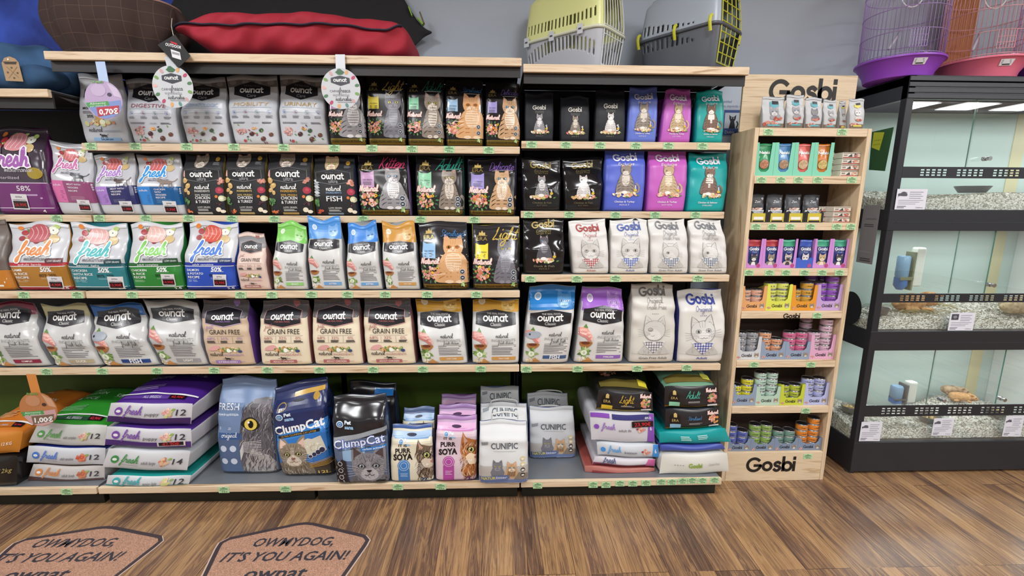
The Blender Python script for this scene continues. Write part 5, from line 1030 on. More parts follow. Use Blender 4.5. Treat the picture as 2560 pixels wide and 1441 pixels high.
lying('dog_food_sack', 'white fourteen kilo dog food sack with a green oval, above the teal edged one', GS, ((272, 1123), (476, 1130), (468, 1178), (256, 1170)), yb + .012, .5, d_endfresh('adult large', '#3f8f4a', '#2c7f33', '14', ['#d98a6a', '#c9805a', '#e6c0a0'], '', None), None, '#cfd1d4', '#b9bdc4', 0, 181, F2, .0012)
lying('dog_food_sack', 'purple puppy food sack carrying a price sticker, below its twin', GS, ((268, 1068), (478, 1074), (480, 1120), (262, 1114)), yb + .02, .5, d_endfresh('puppy', '#7a4aa8', '#4a2a80', '12', PUP, '42,90€', '#4c2c78'), None, '#cdccd2', '#4a2a80', 0, 182, F2, .0012)
lying('dog_food_sack', 'purple puppy food sack on top of its stack, its purple face showing', GS, ((278, 1010), (482, 1012), (478, 1062), (266, 1056)), yb + .04, .46, d_endfresh('puppy', '#7a4aa8', '#4a2a80', '12', PUP, '', '#40265f'), d_topfresh('#4a2a80', '#5a3a90', ('PUPPY', 'CHICKEN', 'RECIPE'), '42,90€'), '#cdccd2', '#4a2684', .055, 183, F2, drop=-.02)
lying('dog_food_sack', 'brown bottomed lamb food sack lying lowest beside the black sack', GS, ((84, 1162), (262, 1166), (262, 1210), (68, 1206)), yb + .05, .42, d_endfresh('adult lamb', '#d98a4a', '#5a3a34', '12', ['#b5604a', '#c9805a'], '', '#573c38'), None, '#c3bfbd', '#4a3430', 0, 184, F2, .0012, on=0)
lying('dog_food_sack', 'white and navy sensitive food sack wedged mid stack', GS, ((72, 1116), (264, 1122), (262, 1164), (66, 1158)), yb + .045, .46, d_endfresh('adult sensitive', '#4a7ad0', '#22349a', '12', ['#cf5a4a', '#e08a6a'], '', None), None, '#cacdd3', '#24307a', 0, 185, F2, .0012)
lying('dog_food_sack', 'green dog food sack on top of the middle stack, its green face showing', GS, ((96, 1060), (268, 1066), (262, 1116), (72, 1108)), yb + .05, .42, d_endfresh('adult complete', '#5fae5a', '#2c7f33', '12', PUP, '', None), d_topfresh('#2c8a30', '#2a4a3a', ('ADULT', 'CHICKEN', '& RICE'), '42,90€'), '#cfd2d0', '#2f8a2c', .05, 186, F2, drop=-.03)
lying('dog_food_sack', 'black twelve kilo food sack in the corner under the orange sack', GS, ((-70, 1142), (44, 1142), (42, 1222), (-80, 1222)), yb + .01, .42, lambda A: A.text('12kg', .8, .6, .26, '#b9a465', .1, 0, .2, lay=3), None, '#1d1a1a', '#171515', 0, 187, (.22, 0, .6), .0012, on=0)
lying('dog_food_sack', 'orange food sack lying under the round orange price disc', GS, ((-60, 1082), (58, 1082), (50, 1138), (-70, 1138)), yb + .03, .44, lambda A: A.text('12 KG', .75, .5, .2, '#f0e6d8', .07, .02, lay=3), d_topfresh('#c9792a', '#b5651e', ('CHICKEN', 'WITH RICE', 'RECIPE'), '45,90€'), '#c8802e', '#c9752a', .05, 188, F2, drop=-.05)
def d_eralying(nm, nc, tc, P, seed):
    def f(A):
        a = A.asp; A.rect(.004, .996, .004, .09, '#8c7636', 1, (.25, .9, .5)); A.part = 'brand_logo'; A.disc(.17, .5, .1, '#121114', lay=2); A.text('ERA', .17, .45, .12, '#c9b06a', .05, -.003, lay=3); A.shape(.17, .66, [(-.03, -.02), (-.03, .04), (0, .06), (.03, .04), (.03, -.02)], '#c9b06a', 1, 0, 3); A.rect(.08, .27, .05, .26, tc, 3)
        A.part = 'lettering'; A.word(nm, .52, .55, .25, nc, 'cur', .15, lay=3, slant=.3); A.lines(.42, .66, .24, .34, 2, '#b0b0b0', 3); A.part = 'food_picture'; food(A, .87, .42, .08, .08, 30, MEAT + PANT, seed, (.018, .035), 3); A.word('Natural', .87, .76, .2, '#f3ecec', 'cur', .2, lay=5, outline='#e2a898'); A.part = 'front_print'; A.rect(.78, .96, .03, .12, '#d8d8d8', 4)
    return f
def d_eratop(hi):
    def f(A): food(A, .3, .45, .16, .16, 40, MEAT + PANT, 3, (.02, .05), 2); A.rect(.05, .95, .03, .2, '#6a5f2e', 1); A.rect(.78, .95, .08, .25, hi, 3); [A.stroke(.72, .5, [(-.12 + .03 * k, -.1), (.0 + .03 * k, .25)], .015, '#8a8a8e', lay=2) for k in range(6)]
    return f
lying('cat_food_sack', 'flat red and salmon cat food sack at the bottom of the cat food stack', GS, ((1462, 1166), (1636, 1172), (1640, 1190), (1462, 1190)), 2.13, .42, lambda A: A.rect(.1, .9, .3, .6, '#8a3038', 2), None, '#ad6a61', '#a0504a', 0, 190, F2, .0012, on=0)
lying('cat_food_sack', 'white and wine red cat food sack second from the bottom, pink corner', GS, ((1488, 1143), (1638, 1150), (1636, 1172), (1480, 1168)), 2.135, .4, lambda A: (A.rect(.004, .996, .004, .3, '#7a2a48', 1), A.shape(.93, .5, [(-.1, -.1), (.1, -.12), (.1, .1), (-.05, .1)], '#c05a90', 1, 0, 3), A.word('fresh', .25, .62, .2, '#44507a', 'cur', .2, lay=4)), None, '#cbc6cc', '#c3bfc6', 0, 191, F2, .0012)
def d_six(c, lc, kind, price=''):
    def f(A):
        A.shape(.95, .5, [(-.07, -.3), (.05, -.3), (.05, .3), (-.03, .3)], c, 1, 0, 3); A.text('6', .94, .5, .03, '#f0f0f4', .07, .02, lay=4); A.disc(.09, .5, .04, c, lay=3); A.part = 'brand_logo'; A.word('fresh', .28, .5, .2, lc, 'cur', .2, lay=4, slant=.15); A.part = 'lettering'; A.text(kind, .53, .45, .2, '#5a5a66', .045, 0, .1, lay=4); A.part = 'food_picture'; food(A, .78, .48, .07, .04, 16, ['#a83a48', '#e6c0a8', '#d98f86'], 3, (.015, .03), 3); A.part = 'front_print'
        if price: A.rect(.004, .3, .82, .97, c, 2); A.rect(.34, .99, .8, .97, '#3a3a78', 2); A.text('6KG', .9, .86, .1, '#e6e6f0', .035, .02, lay=3); A.poly([(.64, .56), (.98, .56), (.98, .76), (.64, .76)], '#1b1015', 6); A.text(price, .81, .66, .26, '#c22a36', .06, .02, lay=7); A.lines(.66, .96, .77, .8, 1, '#4a4a50', 5)
    return f
lying('cat_food_sack', 'white kitten food sack with a bright blue corner, mid stack under the purple cornered one', GS, ((1492, 1107), (1645, 1113), (1648, 1148), (1494, 1142)), 2.14, .4, d_six('#3f8fd8', '#5a9fd8', 'kitten'), None, '#c9cdd4', '#c3c6cc', 0, 192, F2, .0012)
lying('cat_food_sack', 'large white cat food sack with a purple corner and red price digits', GS, ((1474, 1030), (1634, 1036), (1636, 1112), (1478, 1106)), 2.15, .4, d_six('#8a50b8', '#9a70c0', 'adult fit', '23,90€'), None, '#d2d1d8', '#c6c6cc', 0, 193, F2, .0012)
lying('cat_food_sack', 'black cat food sack with yellow sides on top of the white sacks', GS, ((1496, 976), (1630, 984), (1632, 1032), (1490, 1026)), 2.165, .3, d_eralying('Light', '#c9a33a', '#d9b82e', GREY, 3), d_eratop('#d9c93a'), '#232125', '#2b2a22', .05, 194, (.22, 0, .6), .005, -.02)
GT = 'sacks stacked against the pine tower'
lying('cat_food_sack', 'white cat food sack with green lettering, lowest beside the tower base', GT, ((1655, 1138), (1818, 1134), (1822, 1180), (1648, 1186)), 2.1, .42, lambda A: (A.text('Gosbi', .5, .5, .2, '#8aa832', .07, .03, lay=3), A.text('Grain Free', .78, .5, .16, '#a9a9a0', .04, 0, .2, lay=3), [A.disc(.2 + .04 * k, .5, .008, '#8a8a80', lay=3, n=6) for k in range(4)]), None, '#d9d8d0', '#cfcec6', 0, 195, F2, .0012, on=0)
lying('cat_food_sack', 'flat royal blue cat food sack squeezed under the teal one', GT, ((1652, 1114), (1806, 1112), (1812, 1134), (1650, 1138)), 2.12, .42, None, None, '#4352a4', '#3a478f', 0, 196, F2, .0012)
lying('cat_food_sack', 'crumpled teal cat food sack overhanging toward the tower', GT, ((1648, 1082), (1812, 1072), (1826, 1108), (1648, 1114)), 2.125, .42, lambda A: (A.lines(.3, .45, .3, .7, 3, '#bfe6e2', 3), A.lines(.55, .7, .4, .75, 3, '#bfe6e2', 3)), None, '#129a9c', '#109092', 0, 197, F2, .0012)
lying('cat_food_sack', 'black cat food sack with blue script under the mint sided one', GT, ((1664, 1024), (1797, 1022), (1800, 1072), (1662, 1076)), 2.14, .32, d_eralying('Sterilised', '#4a86b8', '#8fbcd8', ORANGE, 4), None, '#232125', '#26303a', 0, 198, (.22, 0, .6), .0012)
lying('cat_food_sack', 'black cat food sack with mint sides and script on top by the tower', GT, ((1662, 968), (1792, 966), (1797, 1018), (1660, 1020)), 2.15, .32, d_eralying('Adult', '#4fb09a', '#8fd0ae', TABBY, 5), d_eratop('#d9d85a'), '#232125', '#6f9a80', .05, 199, (.22, 0, .6), .005, -.02)
# ================================================================ pine display tower with pouches, tins and cans
TY, TB_, TX0, TX1 = 2.2, 2.42, 1.186, 1.738
tz = lambda py: at(1990, py, TY).z
SH = [320, 440, 557, 672, 779, 902, 1017, 1131]
ZS = [tz(p) for p in SH]
tw = thing('display_tower', 'tall pine display tower of cat food pouches and cans beside the glass tanks', 'display stand', ((TX0 + TX1) / 2, TY, 0))
for a, b in ((TX0, TX0 + .02), (TX1 - .02, TX1)): MB().box(a, b, TY, TB_, 0, ZS[0] - .0).build('side_panel', PINEV, tw, bevel=.002)
MB().box(TX0 + .02, TX1 - .02, TB_ - .008, TB_, .0, ZS[0]).build('back_panel', mat('#4a3a30', .7), tw)
for i, zz in enumerate(ZS):
    s = MB().box(TX0 + .021, TX1 - .021, TY + .016, TB_ - .009, zz - .012, zz).build('shelf', PLY, tw)
    h = .036 if i < 7 else zz
    MB().box(TX0 + .021, TX1 - .021, TY, TY + .0155, zz - h, zz + .0).build('front_lip' if i < 7 else 'base_panel', PINE if i < 7 else PLY, tw, bevel=.0015)
def plate_text(name, txt, x0, x1, py, Y, par, col='#211d1a', wd=.3):
    c = at((x0 + x1) / 2, py, Y); w = (at(x1, py, Y) - at(x0, py, Y)).length
    A = Art(1., (.5, 0, .4)); A.part = name; A.word(txt, .5, .5, .9, col, wd=wd, lay=1)
    k = w / .9
    A.finish(lambda u, v, o: np.stack([c.x + (u - .5) * k, np.full_like(u, Y - .0012), c.z + (v - .5) * k], 1), par)
hb = MB().box(TX0 - .002, TX1 + .004, 2.34, 2.355, ZS[0] + .0005, at(1990, 187, 2.34).z).build('header_board', PLY, tw, bevel=.002)
plate_text('brand_logo', 'Gosbi', 1926, 2096, 235, 2.34, hb); plate_text('brand_logo', 'Gosbi', 1868, 1992, 1166, TY, tw); plate_text('brand_logo', 'Gosbi', 1959, 2001, 792, TY, tw)
GP = 'cat pouches on top of the pine tower'
def d_pouch(tc, seed, P):
    def f(A):
        a = A.asp; A.rect(.004, .996, .004, .16, '#7a6a5c', 1); food(A, .35, .14, .3, .08, 16, ['#c98a78', '#d9a898', '#a8483e'], seed, (.05, .1), 2); A.part = 'brand_logo'; A.shape(.52, .78, [(-.2, .1), (.2, .1), (.2, -.12), (.0, -.2), (-.2, -.12)], tc, 1, 0, 2); A.shape(.56, .83, [(-.14, .08), (.14, .08), (.14, -.08), (-.14, -.08)], '#26252a', 1, 0, 3); A.part = 'cat_picture'; cat_face(A, .5, .52, .2, P, lay=3); A.shape(.55, .3, [(-.22, 0), (-.16, .22), (.16, .22), (.22, 0)], P['base'], 1, 0, 2, 2); food(A, .6, .3, .22, .05, 10, ['#a8483e', '#c9806a'], seed, (.05, .09), 4); A.part = 'front_print'; A.rect(.2, .8, .08, .13, tc, 4)
    return f
for i, (x0, x1, yt, yy, tc, P, lb) in enumerate([(1905, 1963, 243, 2.235, '#5fa8b4', GREYT, 'silver cat pouch with a teal crest at the shelving side of the tower top'), (1966, 2011, 238, 2.225, '#5fa8b4', GREYT, 'second silver cat pouch with a teal crest from the shelving side'), (2013, 2056, 244, 2.235, '#5fa8b4', GREY, 'third silver cat pouch with a teal crest from the shelving side'), (2058, 2093, 250, 2.24, '#5fa8b4', GREYT, 'narrow silver cat pouch with a teal crest touching the yellow crest one'), (2098, 2116, 253, 2.262, '#d8cf5a', TABBY, 'narrow silver cat pouch with a yellow crest, half hidden'), (2123, 2162, 247, 2.23, '#d8cf5a', WHITE, 'silver cat pouch with a yellow crest at the tank end of the tower top')]):
    bag('cat_pouch', lb, GP, (x0 + 2, 316, x1 - 3, x1, yt + 1, x0, yt), yy, .03, ZS[0], d_pouch(tc, 200 + i, P), '#c2c4c6', '#a9abad', 200 + i, (.4, 0, .4), .002, 'pinch', wave=.003)

def carton(name, label, group, x0, x1, yt, yb, Y, d, zz, col, hf=.3, hs=1., notch=.16, par=None, logo=None, lcol='#2a2a30', cat='tray', ab=None):
    """open display carton: back, two sides and a cut-down front"""
    a = at(x0, yb, Y).x; b = at(x1, yb, Y).x
    if ab: a, b = ab
    H = at((x0 + x1) / 2, yt, Y).z - zz; w = b - a; e = .0015; zz += .0008
    t = thing(name, label, cat, ((a + b) / 2, Y + d / 2, zz), group); m = MB()
    m.box(a, b, Y, Y + d, zz, zz + e)
    pr = [(Y, zz), (Y + d, zz), (Y + d, zz + H * .55), (Y + .01, zz + H * hs), (Y, zz + H * hs)]
    m.prism(pr, a, a + e, plane='YZ'); m.prism(pr, b - e, b, plane='YZ'); m.box(a, b, Y + d - e, Y + d, zz, zz + H * .55)
    n = notch * w; r = .012
    fr = [(a, zz), (b, zz), (b, zz + H * hs), (b - n * .7, zz + H * hs), (b - n, zz + H * hf + r), (b - n - r, zz + H * hf), (a + n + r, zz + H * hf), (a + n, zz + H * hf + r), (a + n * .7, zz + H * hs), (a, zz + H * hs)]
    m.prism(fr, Y - e, Y); m.build('carton_body', mat(col, .55), t)
    if logo:
        k = w
        A = Art(1., (.5, 0, .4)); A.part = 'brand_logo'; A.word(logo, .45, .5, .42, lcol, wd=.24, lay=1); A.part = 'cat_picture'; cat_face(A, .84, .5, .09, TABBY if w > .1 else GREY, lay=1); A.part = 'food_picture'; food(A, .13, .44, .08, .03, 8, ['#b5705e', '#d9a898', '#8a4a3a'], 3, (.02, .04), 1)
        zc = zz + H * hf * .48
        A.finish(lambda u, v, o: np.stack([a + u * k, np.full_like(u, Y - e) - o * .6, zc + (v - .5) * k], 1), t)
    return t, a, b, H
# ---- cans: one per colour, the rest copies of it
CANS = {}
CR, CH = .0294, .0335
def can_master(col, lid='#3a3a3c'):
    t = thing('cat_food_can', 'x', 'can', (0, 0, 0))
    b = MB().lathe([(CR * .93, 0), (CR, .0015), (CR * .985, .004), (CR * .985, CH - .004), (CR, CH - .0015), (CR * .96, CH), (CR * .9, CH - .002), (0, CH - .002)], 28); o = b.build('can_body', mat('#a9a9ab', .3, .8), t); autosmooth(o)
    l = MB().lathe([(CR * .99, .0045), (CR * 1.004, .006), (CR * 1.004, CH - .006), (CR * .99, CH - .0045)], 28).build('label', mat(col, .4), t, smooth=True)
    MB().lathe([(CR * .905, CH - .0019), (CR * .5, CH - .0014), (0, CH - .0014)], 20).build('lid', mat(lid, .3, .6), t)
    A = Art(1., (.45, 0, .4)); A.part = 'lettering'; A.word('Gosbi', .42, .5, .42, mixc(col, '#1a1420', .75), wd=.26, lay=1); cat_face(A, .82, .5, .075, GREY, lay=1); A.disc(.1, .5, .06, mixc(col, '#8a3a2a', .5), .03, 1); A.rect(.1, .9, .3, .315, mixc(col, '#ffffff', .5), 1)
    k = .05
    A.finish(lambda u, v, o: np.stack([(CR + .0003 + o * .25) * np.sin((u - .5) * k / CR), -(CR + .0003 + o * .25) * np.cos((u - .5) * k / CR), CH / 2 + (v - .5) * k], 1), t)
    return t
def put_can(col, loc, rot, label, group):
    if col not in CANS: CANS[col] = r = can_master(col); new = r; first = True
    else:
        src = CANS[col]; new = src.copy(); COL.objects.link(new)
        for ch in src.children:
            c = ch.copy(); c.parent = new; COL.objects.link(c)
    new.location = loc; new.rotation_euler = (0, 0, rot); new['label'] = label; new['group'] = group; return new
LV = ['topmost', 'second from top', 'third from top', 'fourth from top', 'fifth from top', 'sixth from top']
SIDE = ['shelving side', 'tank side']
NT = {}
def cell(zi, n):
    k = NT.get(zi, 0); NT[zi] = k + 1; w = (TX1 - TX0 - .0426) / n; a = TX0 + .0213 + k * w; return a + .0004, a + w - .0004
def cantray(zi, x0, x1, yt, tcol, tname, ccol, cname, lv=(3, 3), rear=(0, 0), hf=.36, logo='Gosbi', notch=.16, shelfword=''):
    zz = ZS[zi]; Y = TY + .018; d = .15
    t, a, b, H = carton('display_tray', f'{tname} cardboard tray of {cname} cat food cans, {shelfword}', 'cardboard trays on the tower', x0, x1, yt, SH[zi], Y, d, zz, tcol, hf, 1., notch, logo=logo, ab=cell(zi, 4))
    w = b - a; R = random.Random(x0)
    for row, levels in ((0, lv), (1, rear)):
        for s in (0, 1):
            x = a + w * (.27 if s == 0 else .73)
            if 1: x = a + w / 2 + (-1 if s == 0 else 1) * (CR + .0006)
            for k in range(levels[s]):
                nm = LV[levels[s] - 1 - k] if levels[s] > 1 else 'single'
                put_can(ccol, (x, Y + .036 + row * .0675, zz + .0032 + k * (CH + .0003)), R.uniform(-.5, .5), f'{cname} can, {shelfword}, {nm} in the {SIDE[s]} ' + ('rear ' if row else '') + 'stack', 'cans on the pine tower')
S5, S6, S7, S8 = 'fifth tower shelf', 'sixth tower shelf', 'seventh tower shelf', 'bottom of the tower'
cantray(4, 1850, 1910, 716, '#e0a468', 'peach orange', '#d9a890', 'peach', (3, 3), shelfword=S5)
cantray(4, 1912, 1978, 712, '#d9dc55', 'yellow', '#d3d86a', 'lime', (4, 4), shelfword=S5)
cantray(4, 1980, 2043, 714, '#e0962a', 'amber', '#c99a3a', 'mustard', (3, 4), shelfword=S5)
cantray(4, 2045, 2110, 712, '#c0a0d0', 'lilac', '#8a50b4', 'purple', (4, 5), (5, 5), shelfword=S5)
cantray(5, 1834, 1892, 843, '#c9ccd0', 'light grey', '#9a9ca2', 'silver', (4, 4), shelfword=S6)
cantray(5, 1894, 1961, 855, '#8d9db4', 'grey blue', '#dba07c', 'apricot', (4, 3), hf=.5, shelfword=S6)
cantray(5, 1963, 2030, 855, '#8d9db4', 'grey blue', '#cf6a90', 'rose', (4, 4), hf=.5, shelfword=S6)
cantray(5, 2032, 2096, 838, '#dba6c4', 'pink', '#d0aec0', 'pale pink', (4, 6), (6, 0), shelfword=S6)
cantray(6, 1822, 1884, 962, '#8d9db4', 'grey blue', '#d3cf3a', 'bright yellow', (3, 4), hf=.5, shelfword=S7)
cantray(6, 1886, 1950, 968, '#b4cdbb', 'mint', '#b3cfc0', 'mint', (5, 5), hf=.5, shelfword=S7)
cantray(6, 1952, 2019, 962, '#c3cc3a', 'lime green', '#aebb3e', 'olive lime', (3, 3), shelfword=S7)
cantray(6, 2021, 2076, 958, '#b3b8e0', 'lavender', '#aab0d8', 'lavender', (4, 4), shelfword=S7)
cantray(7, 1812, 1866, 1098, '#7f8ea6', 'slate grey', '#5a68b4', 'blue', (4, 3), hf=.55, shelfword=S8)
cantray(7, 1868, 1926, 1098, '#7f8ea6', 'slate grey', '#8aac5a', 'green', (4, 4), hf=.55, shelfword=S8)
cantray(7, 1928, 1992, 1096, '#7f8ea6', 'slate grey', '#6f9488', 'sage', (3, 3), hf=.55, shelfword=S8)
cantray(7, 1994, 2057, 1096, '#7f8ea6', 'slate grey', '#d98430', 'orange', (4, 5), hf=.55, shelfword=S8)
# ---- pouch cartons on the second shelf
def wq(a, b, yb, yt, Y, z0):
    zt = at(1990, yt, Y).z; f = lambda x, z: topx((x, Y, z))
    return (f(a, z0)[0], yb, f(b, z0)[0], f(b, zt)[0], f(b, zt)[1], f(a, zt)[0], f(a, zt)[1])
def d_nats(c, bowl):
    def f(A): A.part = 'brand_logo'; A.text('Natsbi', .5, .72, .76, '#eef2f0', None, .03, lay=3); A.part = 'food_picture'; A.disc(.5, .34, .36, mixc(c, '#3a2a20', .5), lay=2); A.disc(.5, .34, .33, bowl, lay=3); food(A, .5, .34, .26, .26, 26, [mixc(bowl, '#ffffff', .3), mixc(bowl, '#6a4a30', .3), bowl], 3, (.04, .08), 4); A.part = 'front_print'
    return f
for i, (x0, x1, c, bw, nm) in enumerate([(1889, 1929, '#3a8f5e', '#b5785a', 'green'), (1931, 1980, '#4f84b4', '#a58468', 'blue'), (1983, 2032, '#d8645a', '#c9a884', 'coral red'), (2034, 2083, '#c9752a', '#c9b06a', 'orange')]):
    t, a, b, H = carton('display_carton', f'mint green carton with a {nm} pouch on the second tower shelf', 'mint cartons on the tower', x0, x1, 357, 438, TY + .018, .06, ZS[1], '#7fcdb0', .12, 1., .24, cat='carton', ab=(TX0 + .0215 + i * .0935, TX0 + .0215 + i * .0935 + .0925))
    q0, q1 = topx((a, TY + .03, ZS[1]))[0], topx((b, TY + .03, ZS[1]))[0]; x0, x1 = q0, q1
    bag('cat_pouch', f'{nm} cat pouch standing in its mint green carton', 'pouches in the mint cartons', wq(a + .014, b - .014, 437, 360, TY + .022, ZS[1]), TY + .022, .03, ZS[1] + .003, d_nats(c, bw), c, c, 220 + i, (.25, 0, .5), .0015, 'pinch', wave=.001)
def tin(x0, x1, yt, yb, Y, d, zz, label, seed):
    a, b = x0, x1; za = zz; h = seed[1]
    t = thing('pate_box', label, 'box', ((a + b) / 2, Y, za), 'beige boxes on the tower')
    MB().box(a, b, Y, Y + d, za, za + h).build('box_body', mat('#ddd6c8', .5), t, bevel=.002)
    A = Art((b - a) / h, (.5, 0, .4), seed[0]); A.part = 'label_print'; A.rect(.02, .98, .06, .2, '#b5564a', 1); A.rect(.02, .98, .8, .93, '#8a7f70', 1); A.poly([(.3, .25), (.5, .75), (.55, .25)], '#3a3a40', 1); food(A, .75, .5, .14, .06, 9, ['#c98a78', '#b5564a', '#d9b090', '#4a4a50'], seed[0], (.03, .07), 2); A.lines(.06, .3, .35, .65, 2, '#6a5f5a', 1)
    A.finish(lambda u, v, o: np.stack([a + u * (b - a), np.full_like(u, Y) - o * .6, za + v * h], 1), t)
TL_ = ['topmost', 'second from the top', 'third from the top', 'bottom']
for s, (x0, x1, Y) in enumerate([(TX0 + .40, TX0 + .441, TY + .075), (TX0 + .4425, TX1 - .0235, TY + .02)]):
    hh = (at(2100, 381, Y).z - ZS[1]) / 4
    for k in range(4): tin(x0, x1, 0, 0, Y, .07, ZS[1] + .0005 + k * (hh + .0002), f'beige box, second tower shelf, {TL_[3 - k]} of the ' + ('stack by the orange pouch' if s == 0 else 'end stack'), (k + 5 * s, hh - .001))
for s, (x0, x1, Y) in enumerate([(TX0 + .388, TX0 + .433, TY + .075), (TX0 + .4345, TX1 - .0335, TY + .02)]):
    hh = (at(2100, 517, Y).z - ZS[2]) / 3
    for k in range(3): tin(x0, x1, 0, 0, Y, .07, ZS[2] + .0005 + k * (hh + .0002), f'beige pate box, third tower shelf, {["topmost", "middle one", "bottom"][2 - k]} of the ' + ('stack by the black pouches' if s == 0 else 'end stack'), (k + 9 * s, hh - .001))
# ---- black pouches in black cartons, third shelf
def d_meat(c):
    def f(A): A.part = 'lettering'; A.word('Zen', .55, .72, .4, '#e2e2e4', 'cur', .13, lay=3) if 0 else A.text('Zen', .55, .72, .34, '#e2e2e4', None, 0, .3, lay=3); A.part = 'food_picture'; food(A, .55, .46, .32, .05, 18, ['#d9b8a8', '#c9a08a', '#8a4a40', '#e6d2c2'], 3, (.05, .09), 3); A.part = 'front_print'; A.rect(.12, .96, .3, .42, '#e0e2e6', 4); A.text('MEAT LOVERS', .54, .36, .76, '#2a2a34', None, .01, lay=5); A.rect(.45, .8, .25, .3, c, 5); A.disc(.85, .83, .07, '#8f9098', lay=3)
    return f
for i, (x0, x1, c, nm) in enumerate([(1873, 1918, '#3f8fd0', 'blue'), (1923, 1970, '#d08a4a', 'orange'), (1973, 2018, '#3fa06a', 'green'), (2021, 2066, '#5a5fd0', 'violet')]):
    x0, x1 = [topx((TX0 + .0215 + i * .091 + k_, TY + .06, ZS[2]))[0] for k_ in (.004, .086)]
    bag('cat_pouch', f'black cat pouch with a {nm} strip on the third tower shelf', 'black pouches on the tower', wq(TX0 + .0215 + i * .091 + .005, TX0 + .0215 + i * .091 + .085, 545, 485, TY + .05, ZS[2]), TY + .05, .03, ZS[2], d_meat(c), '#24252c', '#1c1d22', 230 + i, (.35, 0, .5), .0015, 'pinch', wave=.002)
    t, a, b, H = carton('display_carton', f'black carton with a yellow label under the {nm} strip pouch', 'black cartons on the tower', x0, x1, 531, 556, TY + .018, .026, ZS[2], '#1b1a1c', .9, 1., .1, cat='carton', ab=(TX0 + .0215 + i * .091, TX0 + .0215 + i * .091 + .09))
    m = MB(); e = TY + .0162; k = b - a
    m.box(a + .14 * k, b - .14 * k, e - .001, e, ZS[2] + .003, ZS[2] + H * .9, 0); m.box(a + .24 * k, b - .24 * k, e - .0014, e - .001, ZS[2] + H * .28, ZS[2] + H * .55, 1); m.box(a + .2 * k, b - .2 * k, e - .0014, e - .001, ZS[2] + .003, ZS[2] + H * .2, 2); m.build('label', [mat('#c9b83a', .5), mat('#e6e6e6', .5), mat('#1b1a1c', .5)], t)
# ---- pink cartons with pouches, fourth shelf
def d_gpouch(tc, P):
    def f(A): A.rect(.004, .996, .76, .93, tc, 2); A.part = 'brand_logo'; A.word('Gosbi', .5, .66, .74, '#eef0f6', wd=.26, lay=4); A.part = 'lettering'; A.text('Fresh', .5, .56, .34, '#9fb4e0', None, 0, .3, lay=4); A.part = 'cat_picture'; A.shape(.5, .02, [(-.36, 0), (-.28, .4), (.28, .4), (.36, 0)], P['base'], 1, 0, 3, 2); A.shape(.5, .02, [(-.16, 0), (-.12, .36), (.12, .36), (.16, 0)], P['light'], 1, 0, 4, 2); cat_face(A, .5, .34, .26, P, lay=5); A.part = 'front_print'
    return f
SIAM = dict(base='#cfc2b4', dark='#3a3238', light='#4a4046', eye='#6fa6d0', inner='#5a4a4a'); BW = dict(base='#4a4850', dark='#2a282e', light='#e9e7e6', eye='#a8b86a', inner='#c9a098')
for i, (x0, x1, tc, cc, P, nm) in enumerate([(1864, 1906, '#a83238', '#c98ad0', BW, 'red topped black and white cat'), (1908, 1950, '#a83238', '#c98ad0', TABBY, 'red topped tabby'), (1952, 1996, '#3a9a78', '#c98ad0', SIAM, 'green topped dark faced cat'), (1998, 2044, '#3450a8', '#3f5fc0', WHITE, 'blue topped white cat'), (2047, 2090, '#3a9a78', '#c98ad0', CREAM, 'green topped cream cat'), (2092, 2132, '#3a9a78', '#c98ad0', BW, 'green topped black and white cat')]):
    t, a, b, H = carton('display_carton', f'{"blue" if i == 3 else "orchid pink"} carton holding the {nm} pouch', 'pouch cartons on the fourth tower shelf', x0, x1, 598, 671, TY + .018, .06, ZS[3], cc, .1 if i != 3 else .28, 1. if i != 3 else .35, .17, cat='carton', ab=cell(3, 6))
    x0, x1 = topx((a, TY + .03, ZS[3]))[0], topx((b, TY + .03, ZS[3]))[0]
    bag('cat_pouch', f'navy cat pouch, {nm}, on the fourth tower shelf', 'pouches on the fourth tower shelf', wq(a + .0105, b - .0105, 670, 600, TY + .0215, ZS[3]), TY + .0215, .02, ZS[3] + .003, d_gpouch(tc, P), '#26336f', '#26336f', 240 + i, (.28, 0, .5), .0015, 'pinch', wave=.001, seal=tc)
    A = Art(1.); A.part = 'corner_print'; A.disc(.8, .12, .12, '#b04a80', lay=1); k = b - a
    A.finish(lambda u, v, o: np.stack([a + u * k, np.full_like(u, TY + .0165) - o * .5, ZS[3] + .002 + v * k], 1), t)
# ================================================================ glass tanks
GX0, GX1, GY0, GY1 = 1.922, 3.62, 2.25, 2.61
FR = mat('#24252b', .4, .1); FR2 = mat('#2f3138', .35, .1)
gz = lambda py, px=2270: at(px, py, GY0).z
GLASS = glass_mat('clear_glass', (.975, .995, .985), .07)
def rock_mat(name, c1, c2, c3, sc):
    m = bpy.data.materials.new(name); m.use_nodes = True; nt = m.node_tree; b = nt.nodes['Principled BSDF']; L = nt.links.new
    tc = N(nt, 'ShaderNodeTexCoord'); v = N(nt, 'ShaderNodeTexVoronoi', Scale=sc); L(tc.outputs['Object'], v.inputs[0])
    cr = N(nt, 'ShaderNodeValToRGB'); L(v.outputs['Color'], cr.inputs[0]); e = cr.color_ramp.elements; e[0].position = .15; e[0].color = lin(c1); e[1].position = .7; e[1].color = lin(c3); q = e.new(.4); q.color = lin(c2)
    L(cr.outputs[0], b.inputs['Base Color']); b.inputs['Roughness'].default_value = .9
    bp = N(nt, 'ShaderNodeBump', Strength=.8, Distance=.006, invert=True); L(v.outputs['Distance'], bp.inputs['Height']); L(bp.outputs[0], b.inputs['Normal']); return m
BED = rock_mat('paper_bedding', '#8f8b7c', '#cbc9bf', '#eceae4', 130)
BACKM = mat('#bdd1cd', .6)
PX = 3.0
